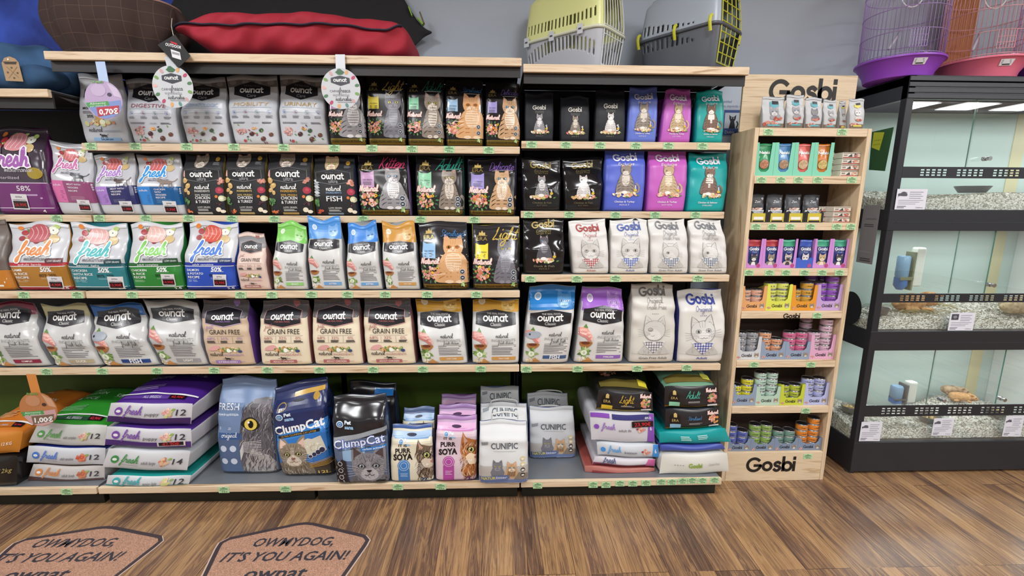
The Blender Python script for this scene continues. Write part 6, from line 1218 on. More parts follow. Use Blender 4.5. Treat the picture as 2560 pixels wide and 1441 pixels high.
TIERS = [(2.043, 1.938, 1.629, 1.576, 1.424, 'upper', .06), (1.322, 1.322, 1.004, .958, .806, 'middle', .05), (.703, .703, .397, .335, .186, 'lowest', .05)]
def louvre(m, x0, x1, z0, z1):
    """frame bar pierced by blocks of 5 x 3 slots"""
    xs = [x0]; h = z1 - z0; cuts = []; x = x0 + .09
    while x + .145 < x1 + .2:
        for k in range(5): cuts.append((x + k * .028, x + k * .028 + .021))
        x += .182
    cuts = [(a, min(b, x1 - .01)) for a, b in cuts if a < x1 - .02]
    zr = [(z0 + h * (.2 + .23 * k), z0 + h * (.2 + .23 * k) + h * .13) for k in range(3)]
    zz = z0
    for a, b in zr: m.box(x0, x1, GY0, GY0 + .004, zz, a); zz = b
    m.box(x0, x1, GY0, GY0 + .004, zz, z1)
    for a, b in zr:
        xx = x0
        for c, d in cuts: m.box(xx, c, GY0, GY0 + .004, a, b); xx = d
        m.box(xx, x1, GY0, GY0 + .004, a, b)
t = thing('terrarium_rack', 'tall black framed rack of three glass small-animal tanks', 'terrarium', ((GX0 + GX1) / 2, GY0, 0))
for x in (GX0, GX1 - .035):
    for y in (GY0, GY1 - .035): MB().box(x, x + .035, y, y + .035, 0.012, 2.043).build('frame_post', FR, t, bevel=.002)
m = MB(); m.box(GX0, GX1, GY0, GY1, 2.0, 2.043)
for k in range(4): m.box(GX0 + .001, GX1, GY0 - .003, GY0 + .03, 1.94 + .026 * k, 1.961 + .026 * k)
m.box(GX0, GX1, GY0, GY0 + .03, 1.938, 2.04); m.box(GX0, GX0 + .03, GY0, GY1, 1.938, 2.04); m.build('top_frame', FR2, t, bevel=.002)
for a, b, nm in ((1.424, 1.322, 'cross_frame'), (.806, .703, 'cross_frame'), (.186, .014, 'base_frame')):
    m = MB().box(GX0 - .001, GX1, GY0 - .002, GY0 + .03, b, a); m.box(GX0 - .0015, GX0 + .03, GY0, GY1, b, a); m.box(GX0, GX1, GY0, GY1, (a + b) / 2 - .02, (a + b) / 2 + .02); m.build(nm, FR, t, bevel=.002)
    if a > .5: MB().box(GX0 + .04, GX1, GY0 - .0035, GY0 - .0022, (a + b) / 2 - .012, (a + b) / 2 - .008).build('groove', FR2, t)
for k, (zt, w0, v0, v1, fl, nm, bd) in enumerate(TIERS):
    lo = fl + .0008; hi = zt if k else 1.938
    m = MB(); louvre(m, GX0 + .034, GX1 - .034, v1, v0); m.build('vent_bar', FR, t)
    MB().box(GX0 + .03, GX1 - .03, GY1 - .012, GY1 - .004, lo, hi).build('tank_back', BACKM, t)
    MB().box(GX0 + .003, GX0 + .007, GY0 + .036, GY1 - .036, lo + .001, hi - .001).build('side_glass', GLASS, t)
    pe = [at(q, {0: 300, 1: 640, 2: 940}[k], GY0).x for q in ((2443,), (2396, 2484), (2335, 2508))[k]]; cuts = [GX0 + .036] + pe + [GX1 - .036]
    for i, xs in enumerate([(cuts[j] - (.004 if j else 0), cuts[j + 1]) for j in range(len(cuts) - 1)]):
        g = MB().box(xs[0], xs[1], GY0 + .006 + .006 * (i % 2), GY0 + .010 + .006 * (i % 2), v0 + .001, hi - .001).build('sliding_pane', GLASS, t)
        if i: MB().box(xs[0], xs[0] + .0025, GY0 + .006 + .006 * (i % 2), GY0 + .0105 + .006 * (i % 2), v0 + .001, hi - .001).build('pane_edge', mat('#5f8f84', .2), g)
    MB().box(GX0 + .036, GX1 - .036, GY0 + .008, GY0 + .012, lo + .001, v1 - .001).build('front_glass', GLASS, t)
    # partition between compartments
    if k: MB().box(PX, PX + .006, GY0 + .03, GY1 - .014, lo, hi).build('partition', mat('#dfe6e6', .4), t)
    MB().box(2.86, 2.93, GY1 - .016, GY1 - .0125, lo, hi).build('back_strip', mat('#cfc9a0', .6), t)
    for xl, wl in (((GX0 + PX) / 2, .85), ((PX + GX1) / 2, .45)): area('tank_fill_light', (xl, GY0 + .15, hi - .02), wl, .1, 1.7, (.97, 1, 1))  # added fill lights that brighten the tank interior, no real fixture behind them
    # bedding
    nx, ny = 180, 34; R = random.Random(k); V = []; F = []
    ph = [R.uniform(0, 6) for _ in range(4)]
    def top(x, y, _k=k, _lo=lo, _bd=bd, ph=ph):
        h = _bd + .018 * math.sin(6 * x + ph[0]) * math.cos(9 * y + ph[1]) + .3 * (y - GY0) * .18
        if _k == 2: h += .09 * math.exp(-((x - 2.68) / .14) ** 2 - ((y - 2.5) / .1) ** 2) + .03 * math.exp(-((x - 2.0) / .09) ** 2)
        return _lo + max(.012, h)
    for j in range(ny + 1):
        for i in range(nx + 1):
            x = GX0 + .009 + (GX1 - GX0 - .05) * i / nx; y = GY0 + .0375 + (GY1 - GY0 - .076) * j / ny
            V.append((x, y, top(x, y) + R.uniform(-.006, .006)))
    for j in range(ny):
        for i in range(nx):
            q = j * (nx + 1) + i
            if k and V[i][0] < PX + .008 and V[i + 1][0] > PX - .002: continue
            F.append((q, q + 1, q + nx + 2, q + nx + 1))
    n0 = len(V); fr = list(range(nx + 1)); sd = [j * (nx + 1) for j in range(ny + 1)]
    V += [(V[i][0], V[i][1], lo) for i in fr]; F += [(i, n0 + i, n0 + i + 1, i + 1) for i in range(nx) if not (k and V[i][0] < PX + .008 and V[i + 1][0] > PX - .002)]
    n1 = len(V); V += [(V[i][0], V[i][1], lo) for i in sd]; F += [(sd[j], sd[j + 1], n1 + j + 1, n1 + j) for j in range(ny)]
    o = obj('bedding', V, F, BED, None); o['kind'] = 'stuff'; tag(o, f'pale paper chip bedding on the floor of the {nm} glass tank', 'bedding')
    # flakes on top
    m = MB()
    for _ in range(3200):
        x = R.uniform(GX0 + .03, GX1 - .05); y = GY0 + .045 + (GY1 - GY0 - .09) * R.random() ** 1.7; z0 = top(x, y) + .003
        if k and PX - .014 < x < PX + .02: continue
        a = R.uniform(0, 3.1); s = R.uniform(.005, .010); b_ = R.uniform(-.4, .4)
        c, d = math.cos(a) * s, math.sin(a) * s
        m.add([(x - c, y - d, z0 - b_ * s), (x + d * .4, y - c * .4, z0 + .002), (x + c, y + d, z0 + b_ * s), (x - d * .4, y + c * .4, z0 + .003)], [(0, 1, 2, 3)], R.choice((0, 0, 1, 2)))
    f = m.build('bedding_flakes', [mat('#e6e4da', .8), mat('#c3bfae', .8), mat('#8f8b7c', .8)], o)
    TIERS[k] = TIERS[k] + (top,)
for x, y in ((GX0 + .02, GY0 + .03), (GX1 - .03, GY0 + .03), (GX0 + .02, GY1 - .03), (GX1 - .03, GY1 - .03)): MB().lathe([(.024, 0), (.024, .010), (.018, .013), (0, .013)], 18, c=(x, y, 0)).build('foot', mat('#2a2c2e', .6), t)
# knobs (finger locks on the panes)
for px, py, w in ((2462, 397, 1), (2473, 712, 1), (2350, 998, 1), (2500, 996, 1)):
    p = at(px, py, GY0 - .004); m = MB()
    m.tube([(p.x, GY0 + .004, p.z), (p.x, GY0 - .012, p.z)], .011, 14); m.tube([(p.x, GY0 - .010, p.z), (p.x + .001, GY0 - .03, p.z - .001)], [.008, .010], 14)
    o = m.build('pane_lock', mat('#b5b5b8', .15, .95), t); autosmooth(o)
# info cards taped on the glass
def card(px0, py0, px1, py1, label, animal):
    a = at(px0, py1, GY0 - .0045); b = at(px1, py0, GY0 - .0045); Y = GY0 - .0045; w = b.x - a.x; h = b.z - a.z
    o = MB().box(a.x, b.x, Y, Y + .0008, a.z, b.z).build('info_card', mat('#dcdce6', .6)); tag(o, label, 'card', 'info cards on the tanks')
    A = Art(w / h, (.7, 0, .2)); A.part = 'lettering'
    for i in range(4): A.rect(.42, .42 + .5 * (.9 - .13 * (i % 2)), .84 - .1 * i, .86 - .1 * i, '#70707c', 1)
    for i in range(3): A.rect(.08, .9 - .12 * i, .44 - .09 * i, .46 - .09 * i, '#8a8a94', 1)
    A.rect(.06, .36, .14, .17, '#60606a', 1); A.rect(.06, .3, .07, .1, '#60606a', 1); A.text('Cuidamos', .8, .1, .24, '#3a3a44', None, -.004, .2, lay=1)
    A.part = 'animal_picture'
    if animal: A.shape(.22, .76, [(-.13, -.05), (-.05, .06), (.06, .06), (.13, -.02), (.1, -.07)], '#5c5c64', 1, 0, 1, 3); A.disc(.05 + .04, .72, .05, '#5c5c64', .045, 1); A.disc(.31, .8, .025, '#77777f', lay=2); A.stroke(.1, .7, [(0, 0), (-.05, -.03), (-.04, -.07)], .01, '#5c5c64', lay=1)
    else: A.rect(.06, .34, .6, .92, '#4a4a52', 1); A.disc(.2, .76, .08, '#8a8a90', .06, 2)
    A.finish(lambda u, v, o_: np.stack([a.x + u * w, np.full_like(u, Y) - o_ * .5, a.z + v * h], 1), o)
card(2236, 473, 2320, 524, 'white info card with a mouse picture on the upper tank', 1)
card(2369, 782, 2440, 827, 'white info card with a dark photo on the middle tank', 0)
card(2147, 1055, 2207, 1104, 'white info card at the post end of the lowest tank', 1)
card(2328, 1046, 2387, 1090, 'white info card in the middle of the lowest tank', 1)
card(2505, 1040, 2562, 1092, 'white info card cut by the picture edge on the lowest tank', 1)
# bowls
def bowl(px, py, Y, r, k, label, col='#55555a', feed=None):
    x = at(px, py, Y).x; z = max(TIERS[k][-1](x + r * .75 * math.cos(q), Y + r * .75 * math.sin(q)) for q in range(12)) + .0065
    t = thing('feeding_bowl', label, 'bowl', (x, Y, z), 'feeding bowls')
    o = MB().lathe([(0, .002), (r * .7, 0), (r * .74, .002), (r, .033), (r * .97, .035), (r * .93, .032), (r * .68, .008), (0, .007)], 32, c=(x, Y, z)).build('bowl_body', mat(col, .35, .2), t); autosmooth(o)
    if feed:
        R = random.Random(px); m = MB()
        for _ in range(70):
            a = R.uniform(0, 6.3); d = r * .72 * math.sqrt(R.random()); s = R.uniform(.004, .008); c = (x + d * math.cos(a), Y + d * math.sin(a), z + .014 + R.uniform(0, .007))
            m.add([(c[0] - s, c[1], c[2]), (c[0], c[1] - s, c[2] - .001), (c[0] + s, c[1], c[2] + .002), (c[0], c[1] + s, c[2]), (c[0], c[1], c[2] + s)], [(0, 1, 4), (1, 2, 4), (2, 3, 4), (3, 0, 4)], R.choice((0, 1, 2)))
        f = m.build('feed', [mat('#c9a860', .8), mat('#9a7a4a', .8), mat('#dcc890', .8)], t)
bowl(2425, 505, 2.42, .075, 0, 'wide dark bowl half sunk in the upper tank bedding', '#5a5d62')
bowl(2195, 800, 2.35, .045, 1, 'metal bowl with printed paws beside the hay', '#6a6c70')
bowl(2320, 1060, 2.36, .055, 2, 'grey bowl of golden feed in the middle of the lowest tank', '#77736a', 1)
bowl(2490, 1050, 2.38, .055, 2, 'grey bowl of feed near the card cut by the picture edge', '#8a857a', 1)
bowl(2118, 1066, 2.40, .045, 2, 'grey bowl of feed behind the side glass of the lowest tank', '#8a857a', 1)
# water bottles
def bottle(px, py, pyt, Y, k, label, body, holder):
    p = at(px, py, Y); q = at(px, pyt, Y); x = p.x; h = q.z - p.z; r = .030
    t = thing('water_bottle', label, 'water bottle', (x, Y, p.z), 'drinking bottles in the tanks')
    o = MB().lathe([(0, h), (r * .85, h), (r, h - .006), (r, h * .42), (r * .9, h * .38), (r * .9, h * .3)], 24, c=(x, Y, p.z)).build('bottle_body', body, t); autosmooth(o)
    o = MB().lathe([(r * 1.02, h * .36), (r * 1.02, h * .12), (r * .5, 0), (0, 0)], 24, c=(x, Y, p.z)).build('cap', mat('#4a80c8', .3), t); autosmooth(o)
    MB().box(x + r + .002, x + r + .012, Y - .03, Y + .03, p.z, p.z + h * 1.12).box(x - r - .004, x + r + .01, Y - r - .004, Y - r - .001, p.z + h * .3, p.z + h * .4).build('holder', holder, t, bevel=.002)
    bx = x + r + .045; m = MB().box(bx - .025, bx + .025, Y - .02, Y + .02, p.z + h * .1, p.z + h * 1.25); m.build('feed_dispenser', mat('#e4e8e2', .4), t, bevel=.008)
BLUEP = mat('#8fb8dc', .15, 0, .5, .25)
bottle(2248, 724, 640, 2.40, 1, 'light blue drinking bottle hanging in the middle tank', BLUEP, mat('#7a7f60', .6))
bottle(2236, 1010, 965, 2.36, 2, 'blue and white drinking bottle standing in the lowest tank', BLUEP, mat('#5f6468', .4))
# ================================================================ price labels
ORD = ['first', 'second', 'third', 'fourth', 'fifth', 'sixth', 'seventh', 'eighth', 'ninth', 'tenth', 'eleventh', 'twelfth', 'thirteenth', 'fourteenth']
LBL = [('upper edge of the long unit', 'A', 'L', [(228, 366), (339, 366), (467, 367), (585, 368), (709, 369), (836, 371), (930, 371), (1030, 373), (1123, 374), (1222, 376)]),
       ('second edge of the long unit', 'B', 'L', [(142, 546), (249, 546), (365, 546), (472, 546), (580, 547), (686, 548), (908, 548), (1052, 549), (1186, 550)]),
       ('third edge of the long unit', 'C', 'L', [(60, 738), (194, 738), (331, 738), (475, 738), (602, 738), (680, 738), (779, 737), (869, 737), (963, 737), (1068, 737), (1191, 737)]),
       ('fourth edge of the long unit', 'D', 'L', [(117, 930), (256, 929), (393, 928), (536, 927), (669, 926), (799, 926), (933, 925), (1057, 924), (1202, 923)]),
       ('base edge of the long unit', 'E', 'L', [(167, 1230), (560, 1225), (714, 1223), (995, 1218), (1102, 1217)]),
       ('upper edge of the narrow unit', 'A', 'R', [(1329, 362), (1415, 363), (1500, 364), (1590, 365), (1671, 365), (1756, 366)]),
       ('second edge of the narrow unit', 'B', 'R', [(1322, 537), (1423, 537), (1539, 538), (1638, 538), (1739, 538)]),
       ('third edge of the narrow unit', 'C', 'R', [(1326, 698), (1442, 698), (1539, 697), (1642, 697), (1745, 697)]),
       ('fourth edge of the narrow unit', 'D', 'R', [(1316, 924), (1444, 923), (1593, 922), (1717, 920)]),
       ('base edge of the narrow unit', 'E', 'R', [(1344, 1214), (1483, 1212), (1515, 1212), (1550, 1209), (1582, 1209), (1615, 1208), (1653, 1206), (1680, 1206), (1706, 1204), (1730, 1203), (1756, 1203), (1786, 1202)])]
for ed, k, s, pts in LBL:
    for i, (x, y) in enumerate(pts):
        zc = (ZL if s == 'L' else ZR)[k] - .0165; yv = at(x, y, YF[k]); p = at(x, y + (yv.z - zc) * FPX / YF[k], YF[k])
        price(x, y + (p.z - zc) * FPX / YF[k], YF[k], f'{ORD[i]} green price label toward the tower on the {ed}', 'price labels on the shelf edges', .045 if len(pts) > 11 else .05)
for n, i, xs in (('top', 0, [1921, 2105]), ('second', 1, [1903, 1952, 1996, 2044, 2129]), ('third', 2, [1890, 1930, 1975, 2026, 2092, 2127]), ('fourth', 3, [1872, 1923, 1965, 2011, 2055, 2098]), ('fifth', 4, [2043]), ('sixth', 5, [1885, 2027]), ('seventh', 6, [2014]), ('base', 7, [2019])):
    for j, x in enumerate(xs): price(x, SH[i] + 10.5, TY, f'{ORD[j]} green price label along the {n} edge of the pine tower', 'price labels on the pine tower', .046, .028)

# ================================================================ soft things on top
def soft(name, parent, c, hx, hy, hz, mt, n1=3., n2=3., fn=None, nu=72, nv=36):
    """rounded pillow-like body; fn deforms points given in -1..1 plus world xyz"""
    V = []; F = []
    def sup(n, a0, a1, k):
        a = np.linspace(a0, a1, 6001); pw = lambda t: np.sign(t) * np.abs(t) ** (2 / n); x, y = pw(np.cos(a)), pw(np.sin(a))
        s = np.concatenate([[0], np.cumsum(np.hypot(np.diff(x), np.diff(y)))]); t = np.linspace(0, s[-1], k + 1); return np.interp(t, s, x), np.interp(t, s, y)
    ex, ey = sup(n1, 0, 2 * PI, nu); er, ez = sup(n2, -PI / 2, PI / 2, nv)
    for j in range(nv + 1):
        for i in range(nu):
            q = np.array([max(er[j], 0) * ex[i], max(er[j], 0) * ey[i], ez[j]])
            p = np.array([c[0] + q[0] * hx, c[1] + q[1] * hy, c[2] + q[2] * hz])
            if fn is not None: p = fn(q, p)
            V.append(p)
    for j in range(nv):
        for i in range(nu): F.append((j * nu + i, j * nu + (i + 1) % nu, (j + 1) * nu + (i + 1) % nu, (j + 1) * nu + i))
    return obj(name, V, F, mt, parent, smooth=True)
def fabric(name, col, col2, sc=900., bump=.25, rough=.85): return noise_mat(name, col, col2, (1, 1, 1), sc, 2, rough, .3, .7, bump)
ZT = ZL['T'] + .002
# red outdoor cushion
a = at(416, 40, 2.2); b = at(1019, 60, 2.2); cx = (a.x + b.x) / 2; hx = (b.x - a.x) / 2; top = at(700, 16, 2.2).z; hz = (top - ZT) / 2
t = thing('dog_cushion', 'large red outdoor cushion with a navy zip on the top shelf', 'cushion', (cx, 2.38, ZT))
def redf(q, p):
    l = smooth01((q[0] + 1) / .42); zc = ZT + hz * 1.15
    taper = .08 + .92 * l ** .8
    z = zc + (p[2] - (ZT + hz)) * taper + (hz * -.15) * l
    p[2] = z - .02 * smooth01((q[0] - .1)) ; p[1] += .02 * (1 - l)
    f = max(0, -q[1])
    p[1] += f * (.010 * math.sin(9 * q[0] + 3 * q[2]) + .007 * math.sin(23 * q[0] - 5 * q[2]) + .006 * math.sin(37 * q[0] + 2) * max(0, -q[2]))
    p[2] += .006 * math.sin(7 * q[0] + 1) * q[2]
    if p[2] < ZT: p[2] = ZT
    return p
RED = fabric('red_canvas', '#8f1524', '#b3233a', 1400, .15, .75)
rc = soft('cushion_body', t, (cx, 2.385, ZT + hz), hx, .205, hz, RED, 9, 3.2, redf, 300, 48)
zp = []
for i in range(121):
    s = -.985 + 1.96 * i / 120; zt = .22 + .3 * smooth01((s - .8) / .18) + .05 * math.sin(4 * s); ca = (1 - zt ** 3.2) ** (1 / 3.2)
    yy = -(max(0, 1 - min(1, abs(s)) ** 9)) ** (1 / 9); q = np.array([s * ca, yy * ca, zt])
    p = redf(q, np.array([cx + hx * q[0], 2.385 + .205 * q[1], ZT + hz + hz * zt])); p[1] -= .0065; zp.append(tuple(p))
MB().tube(zp, .0095, 8, flat=.45).build('zip', mat('#1c2238', .6), t, smooth=True)
# its black swing tag
def flat_tag(name, label, cat, pts, Y, col, draw, thick=.0012, tilt=0., hole=None):
    P = [at(x, y, Y) for x, y in pts]; x0 = min(p.x for p in P); x1 = max(p.x for p in P); z0 = min(p.z for p in P); z1 = max(p.z for p in P)
    t = thing(name, label, cat, ((x0 + x1) / 2, Y, z0))
    MB().prism([(p.x, p.z) for p in P], Y, Y + thick).build('card', mat(col, .5), t)
    A = Art((x1 - x0) / (z1 - z0), (.5, 0, .4)); A.part = 'print'; draw(A)
    A.finish(lambda u, v, o: np.stack([x0 + u * (x1 - x0), np.full_like(u, Y) - o * .7, z0 + v * (z1 - z0)], 1), t); return t
def dtag(A): A.text('OUTDOOR', .5, .66, .5, '#e6e6e6', .09, .03, 0, -.2, 1); A.poly([(.42, .8), (.62, .74), (.64, .68), (.44, .74)], '#c22a3a', 1); A.poly([(.4, .56), (.68, .47), (.7, .24), (.42, .32)], '#dfe0e4', 1); [A.stroke(.55, .46 - .018 * k, [(-.11, .02), (.11, -.03)], .008, '#26262a', lay=2) for k in range(4)]
g = flat_tag('swing_tag', 'black diamond shaped swing tag hanging from the red cushion', 'tag', [(437, 86), (476, 140), (446, 170), (394, 112)], 2.13, '#151517', dtag)
p0 = at(430, 46, 2.2); p1 = at(434, 91, 2.131); MB().tube([p0, (p0 + p1) / 2 + Vector((.002, -.012, 0)), p1], .0011, 6).build('string', mat('#d8d4cc', .6), g)
# black patterned cushion behind it
a = at(330, 0, 2.5); b = at(1072, 62, 2.5); cx = (a.x + b.x) / 2; hx = (b.x - a.x) / 2
def blk(q, p):
    e = smooth01((abs(q[0]) - .55) / .45); zc = at(1072, 62, 2.5).z
    h = (1 - .93 * e ** 1.6); p[2] = zc + .05 + (p[2] - 2.33) * h - .05 * e; p[1] = 2.602 + (p[1] - 2.602) * (1 - .8 * e) + .004 * math.sin(11 * q[0] + 4 * q[2]); p[2] = max(p[2], ZT); return p
t = thing('dog_cushion', 'black cushion with lime green patches leaning on the wall behind the red cushion', 'cushion', (cx, 2.59, ZT))
soft('cushion_body', t, (cx, 2.639, 2.33), hx, .032, .30, fabric('black_cloth', '#161618', '#232326', 900, .2), 4, 3., blk, 96, 40)
for k, (x, y, w, h, c) in enumerate([(1023, 22, 5, 16, '#7fae3a'), (1048, 47, 8, 12, '#7fae3a'), (1052, 38, 6, 20, '#6a5a3c')]):
    P = at(x, y, 2.56); MB().prism([(P.x - w / 500, P.z + h / 900), (P.x - w / 900, P.z + h / 700), (P.x + w / 500, P.z - h / 900), (P.x + w / 900, P.z - h / 700)], 2.585, 2.615).build('patch', mat(c, .8), t)
# brown plaid bed
def plaid():
    m = bpy.data.materials.new('brown_plaid'); m.use_nodes = True; nt = m.node_tree; b = nt.nodes['Principled BSDF']; L = nt.links.new
    tc = N(nt, 'ShaderNodeTexCoord'); mp = N(nt, 'ShaderNodeMapping', Rotation=(PI / 2, .25, 0)); L(tc.outputs['Object'], mp.inputs[0])
    k = N(nt, 'ShaderNodeTexBrick', offset=0); k.inputs['Scale'].default_value = 1; k.inputs['Brick Width'].default_value = .052; k.inputs['Row Height'].default_value = .05; k.inputs['Mortar Size'].default_value = .0011
    k.inputs['Color1'].default_value = lin('#3a2a26'); k.inputs['Color2'].default_value = lin('#41302a'); k.inputs['Mortar'].default_value = lin('#57443b'); L(mp.outputs[0], k.inputs[0]); L(k.outputs[0], b.inputs['Base Color'])
    b.inputs['Roughness'].default_value = .9; return m
a = at(76, 60, 2.26); b = at(424, 60, 2.26); cx = (a.x + b.x) / 2; hx = (b.x - a.x) / 2; ht = .27
t = thing('dog_bed', 'round brown plaid dog bed overhanging the end of the top shelf', 'pet bed', (cx, 2.4, ZT))
V = []; F = []; prof = [(.0, 0), (.5, 0), (.66, .0), (.74, .05), (.84, .2), (.95, .4), (1.0, .58), (.99, .76), (.94, .9), (.86, .97), (.7, 1.0), (.45, .93), (0, .9)]
pp = crom(prof, 4); nu = 96
for r, h in pp:
    for i in range(nu):
        th = 2 * PI * i / nu; lump = 1 + (.10 * abs(math.sin(4.5 * th + .6)) ** .7 - .07) * math.sin(PI * min(1, max(0, h)) ** .8) * (1 if r > .5 else 0) - .10 * math.exp(-((h - .25) / .2) ** 2) * max(0, math.cos(5 * th + 1.1)) ** 3
        V.append((cx + hx * r * lump * math.cos(th), 2.37 + .198 * r * lump * math.sin(th), ZT + ht * h * (1 + .06 * math.sin(2 * th + 2) * h) - .03 * h * math.cos(th) * h))
for j in range(len(pp) - 1):
    for i in range(nu): F.append((j * nu + i, j * nu + (i + 1) % nu, (j + 1) * nu + (i + 1) % nu, (j + 1) * nu + i))
fm = [1 if j >= 4 * 9 - 1 else 0 for j in range(len(pp) - 1) for i in range(nu)]
o = obj('bed_body', V, F, [plaid(), fabric('tan_fleece', '#8a6a48', '#b08c62', 300, .6)], t, fm=fm, smooth=True)
ring = [(V[35 * nu + i][0], V[35 * nu + i][1], V[35 * nu + i][2]) for i in range(nu)]
MB().tube(ring, .006, 8, closed=True).build('piping', mat('#a88478', .8), t, smooth=True)
# denim blue bed on the lower end shelf
ZD = 1.916 + .0015
DEN = noise_mat('denim', '#22405f', '#3f6690', (1, 1, 1), 7, 6, .85, .3, .7, .1)
a = at(-80, 150, 2.3); b = at(128, 150, 2.3)
t = thing('pet_bed', 'denim blue pet bed with a kraft paper tag on the lower end shelf', 'pet bed', (-2.15, 2.35, ZD))
def den(q, p):
    p[2] = ZD + (p[2] - ZD) * (1 - .28 * smooth01((q[0] - .15) / .8)) + .01 * math.sin(7 * q[0] + 5 * q[1]) * max(0, q[2]); p[1] += .008 * math.sin(12 * q[0] + 4 * q[2]); p[2] = max(p[2], ZD); return p
hz = (at(40, 106, 2.35).z - ZD) / 2
soft('bolster', t, (-2.19, 2.42, ZD + hz), .28, .14, hz, DEN, 4, 3, den, 80, 36)
soft('front_bolster', t, (-2.2, 2.265, ZD + .062), .27, .085, .062, DEN, 4, 2.6, lambda q, p: np.array([p[0], p[1], max(ZD, p[2] + .006 * math.sin(9 * q[0]))]), 72, 30)
def ktag(A):
    A.disc(.4, .88, .05, '#e8e6e2', lay=2); A.rect(.1, .85, .76, .79, '#3a3128', 1); A.rect(.16, .8, .69, .75, '#3a3128', 1); A.stroke(.52, .36, [(-.28, .3), (.3, -.3)], .012, '#4a3f34', lay=1); A.stroke(.52, .36, [(.3, .3), (-.26, -.3)], .012, '#4a3f34', lay=1)
    for x, y in ((.5, .55), (.25, .36), (.78, .34), (.55, .14)): A.disc(x, y, .05, '#5a4c3c', lay=1)
flat_tag('paper_tag', 'brown kraft paper tag on the denim blue pet bed', 'tag', [(15, 202), (58, 204), (46, 156), (37, 146), (23, 141), (10, 145), (4, 158)], 2.165, '#a98a64', ktag)

# ================================================================ round shelf wobblers
def wobbler(label, cx_, cy_, r, strip, Y, scol, draw, body):
    c = at(cx_, cy_, Y); R_ = r / FPX * Y * 1.0
    t = thing('shelf_wobbler', label, 'shelf wobbler', (c.x, Y, c.z), 'round wobblers hanging from the shelves')
    P = [at(x, y, Y) for x, y in strip]; m = MB(); e = .0006
    (x0, y0), (x1, y1) = strip; w = 12 if r > 40 else 11
    q = [at(x0 - w, y0, Y + .012), at(x0 + w, y0, Y + .012), at(x1 + w, y1, Y + .003), at(x1 - w, y1, Y + .003)]
    m.add(q + [v + Vector((0, e, 0)) for v in q], [(0, 1, 2, 3), (7, 6, 5, 4), (0, 4, 5, 1), (1, 5, 6, 2), (2, 6, 7, 3), (3, 7, 4, 0)]); m.build('strip', mat(scol, .4), t)
    dk = MB(); dk.prism([(c.x + R_ * math.cos(2 * PI * k / 48), c.z + R_ * math.sin(2 * PI * k / 48)) for k in range(48)], Y, Y + .001); dk.build('disc', mat(body, .35), t)
    A = Art(1., (.4, 0, .5)); A.part = 'disc_print'; draw(A)
    A.finish(lambda u, v, o: np.stack([c.x + (u - .5) * 2 * R_, np.full_like(u, Y) - o * .6, c.z + (v - .5) * 2 * R_], 1), t)
def circ_clip(pts, r=.495): return [(.5 + (x - .5) * min(1, r / max(1e-6, math.hypot(x - .5, y - .5))), .5 + (y - .5) * min(1, r / max(1e-6, math.hypot(x - .5, y - .5)))) for x, y in pts]
def wprice(bg, price, ban, low):
    def f(A):
        A.poly(circ_clip([(.0, .36), (.2, .0), (.5, 0), (.8, .0), (1, .3), (.95, .5)]), low, 1); A.poly(circ_clip([(.02, .42), (.62, .47), (.64, .36), (.06, .3)]), '#4f9a55', 2); A.text('Alimento', .33, .41, .44, '#e6f0e6', .06, 0, .2, .08, 3); A.text('por menos de', .34, .35, .44, '#dfe8df', .05, 0, .2, .08, 3)
        A.poly(circ_clip([(.28, .3), (.9, .36), (.9, .12), (.3, .06)]), ban, 3); A.text(price, .6, .2, .52, '#f4f2f2', .14, .03, .1, .06, 4)
        A.poly(circ_clip([(.65, .95), (.9, .8), (1, .55), (.8, .6)]), mixc(bg, '#ffffff', .3), 1); A.disc(.68, .64, .06, mixc(bg, '#1a1a22', .7), .05, 2); A.disc(.4, .75, .2, mixc(bg, '#ffffff', .15), .16, 1); A.text('fresh', .42, .97, .3, '#6aa84f', .08, .02, .3, 0, 5)
    return f
def wround(A):
    for k in range(13):
        a_ = 2 * PI * k / 13 + .2; c = ['#4f7d55', '#b8466a', '#d9a46a', '#5f8f8a', '#c9a0a0', '#7aa05a', '#e0b0a8'][k % 7]; A.disc(.5 + .43 * math.cos(a_), .5 + .43 * math.sin(a_), .06, c, .04, 1, a_, 10)
    A.poly([(.5, .99), (.62, .9), (.55, .84), (.45, .84), (.38, .9)], '#3f6a48', 2)
    A.shape(.5, .7, [(-.24, -.05), (-.24, .06), (0, .12), (.24, .06), (.24, -.06), (0, -.13)], '#3c3f48', lay=2); A.word('ownat', .5, .7, .34, '#f2f2f2', wd=.24, lay=4)
    A.part = 'lettering'; A.text('CARNE', .34, .44, .24, '#6a6a72', .06, -.003, lay=2); A.word('fresca', .6, .44, .28, '#4a4a52', 'cur', .14, lay=2); A.word('ingredientes', .5, .34, .42, '#8a8a92', 'cur', .1, lay=2); A.word('naturales', .56, .23, .4, '#3c3c44', 'cur', .15, lay=2); A.rect(.4, .78, .165, .172, '#4a4a52', 2); A.part = 'disc_print'
wobbler('mauve round wobbler reading 0,70 in front of the salmon kibble bag', 259, 250, 42, [(250, 154), (261, 212)], 2.135, '#a9bede', wprice('#b7a2c4', '0,70€', '#b5404e', '#7f93c9'), '#b7a2c4')
wobbler('white round wobbler with a grey hexagon, hanging by the swing tag', 432, 217, 46, [(423, 142), (431, 174)], 2.135, '#c3c7cc', wround, '#c6c9cd')
wobbler('white round wobbler with a grey hexagon, hanging by the mustard heading bag', 852, 222, 45, [(850, 136), (852, 180)], 2.135, '#c3c7cc', wround, '#c6c9cd')
wobbler('orange round wobbler reading 1,00 above the orange sack', 96, 1024, 47, [(77, 936), (90, 984)], 2.06, '#c9803c', wprice('#b5764a', '1,00€', '#7a6250', '#c9a0a0'), '#b97a4c')

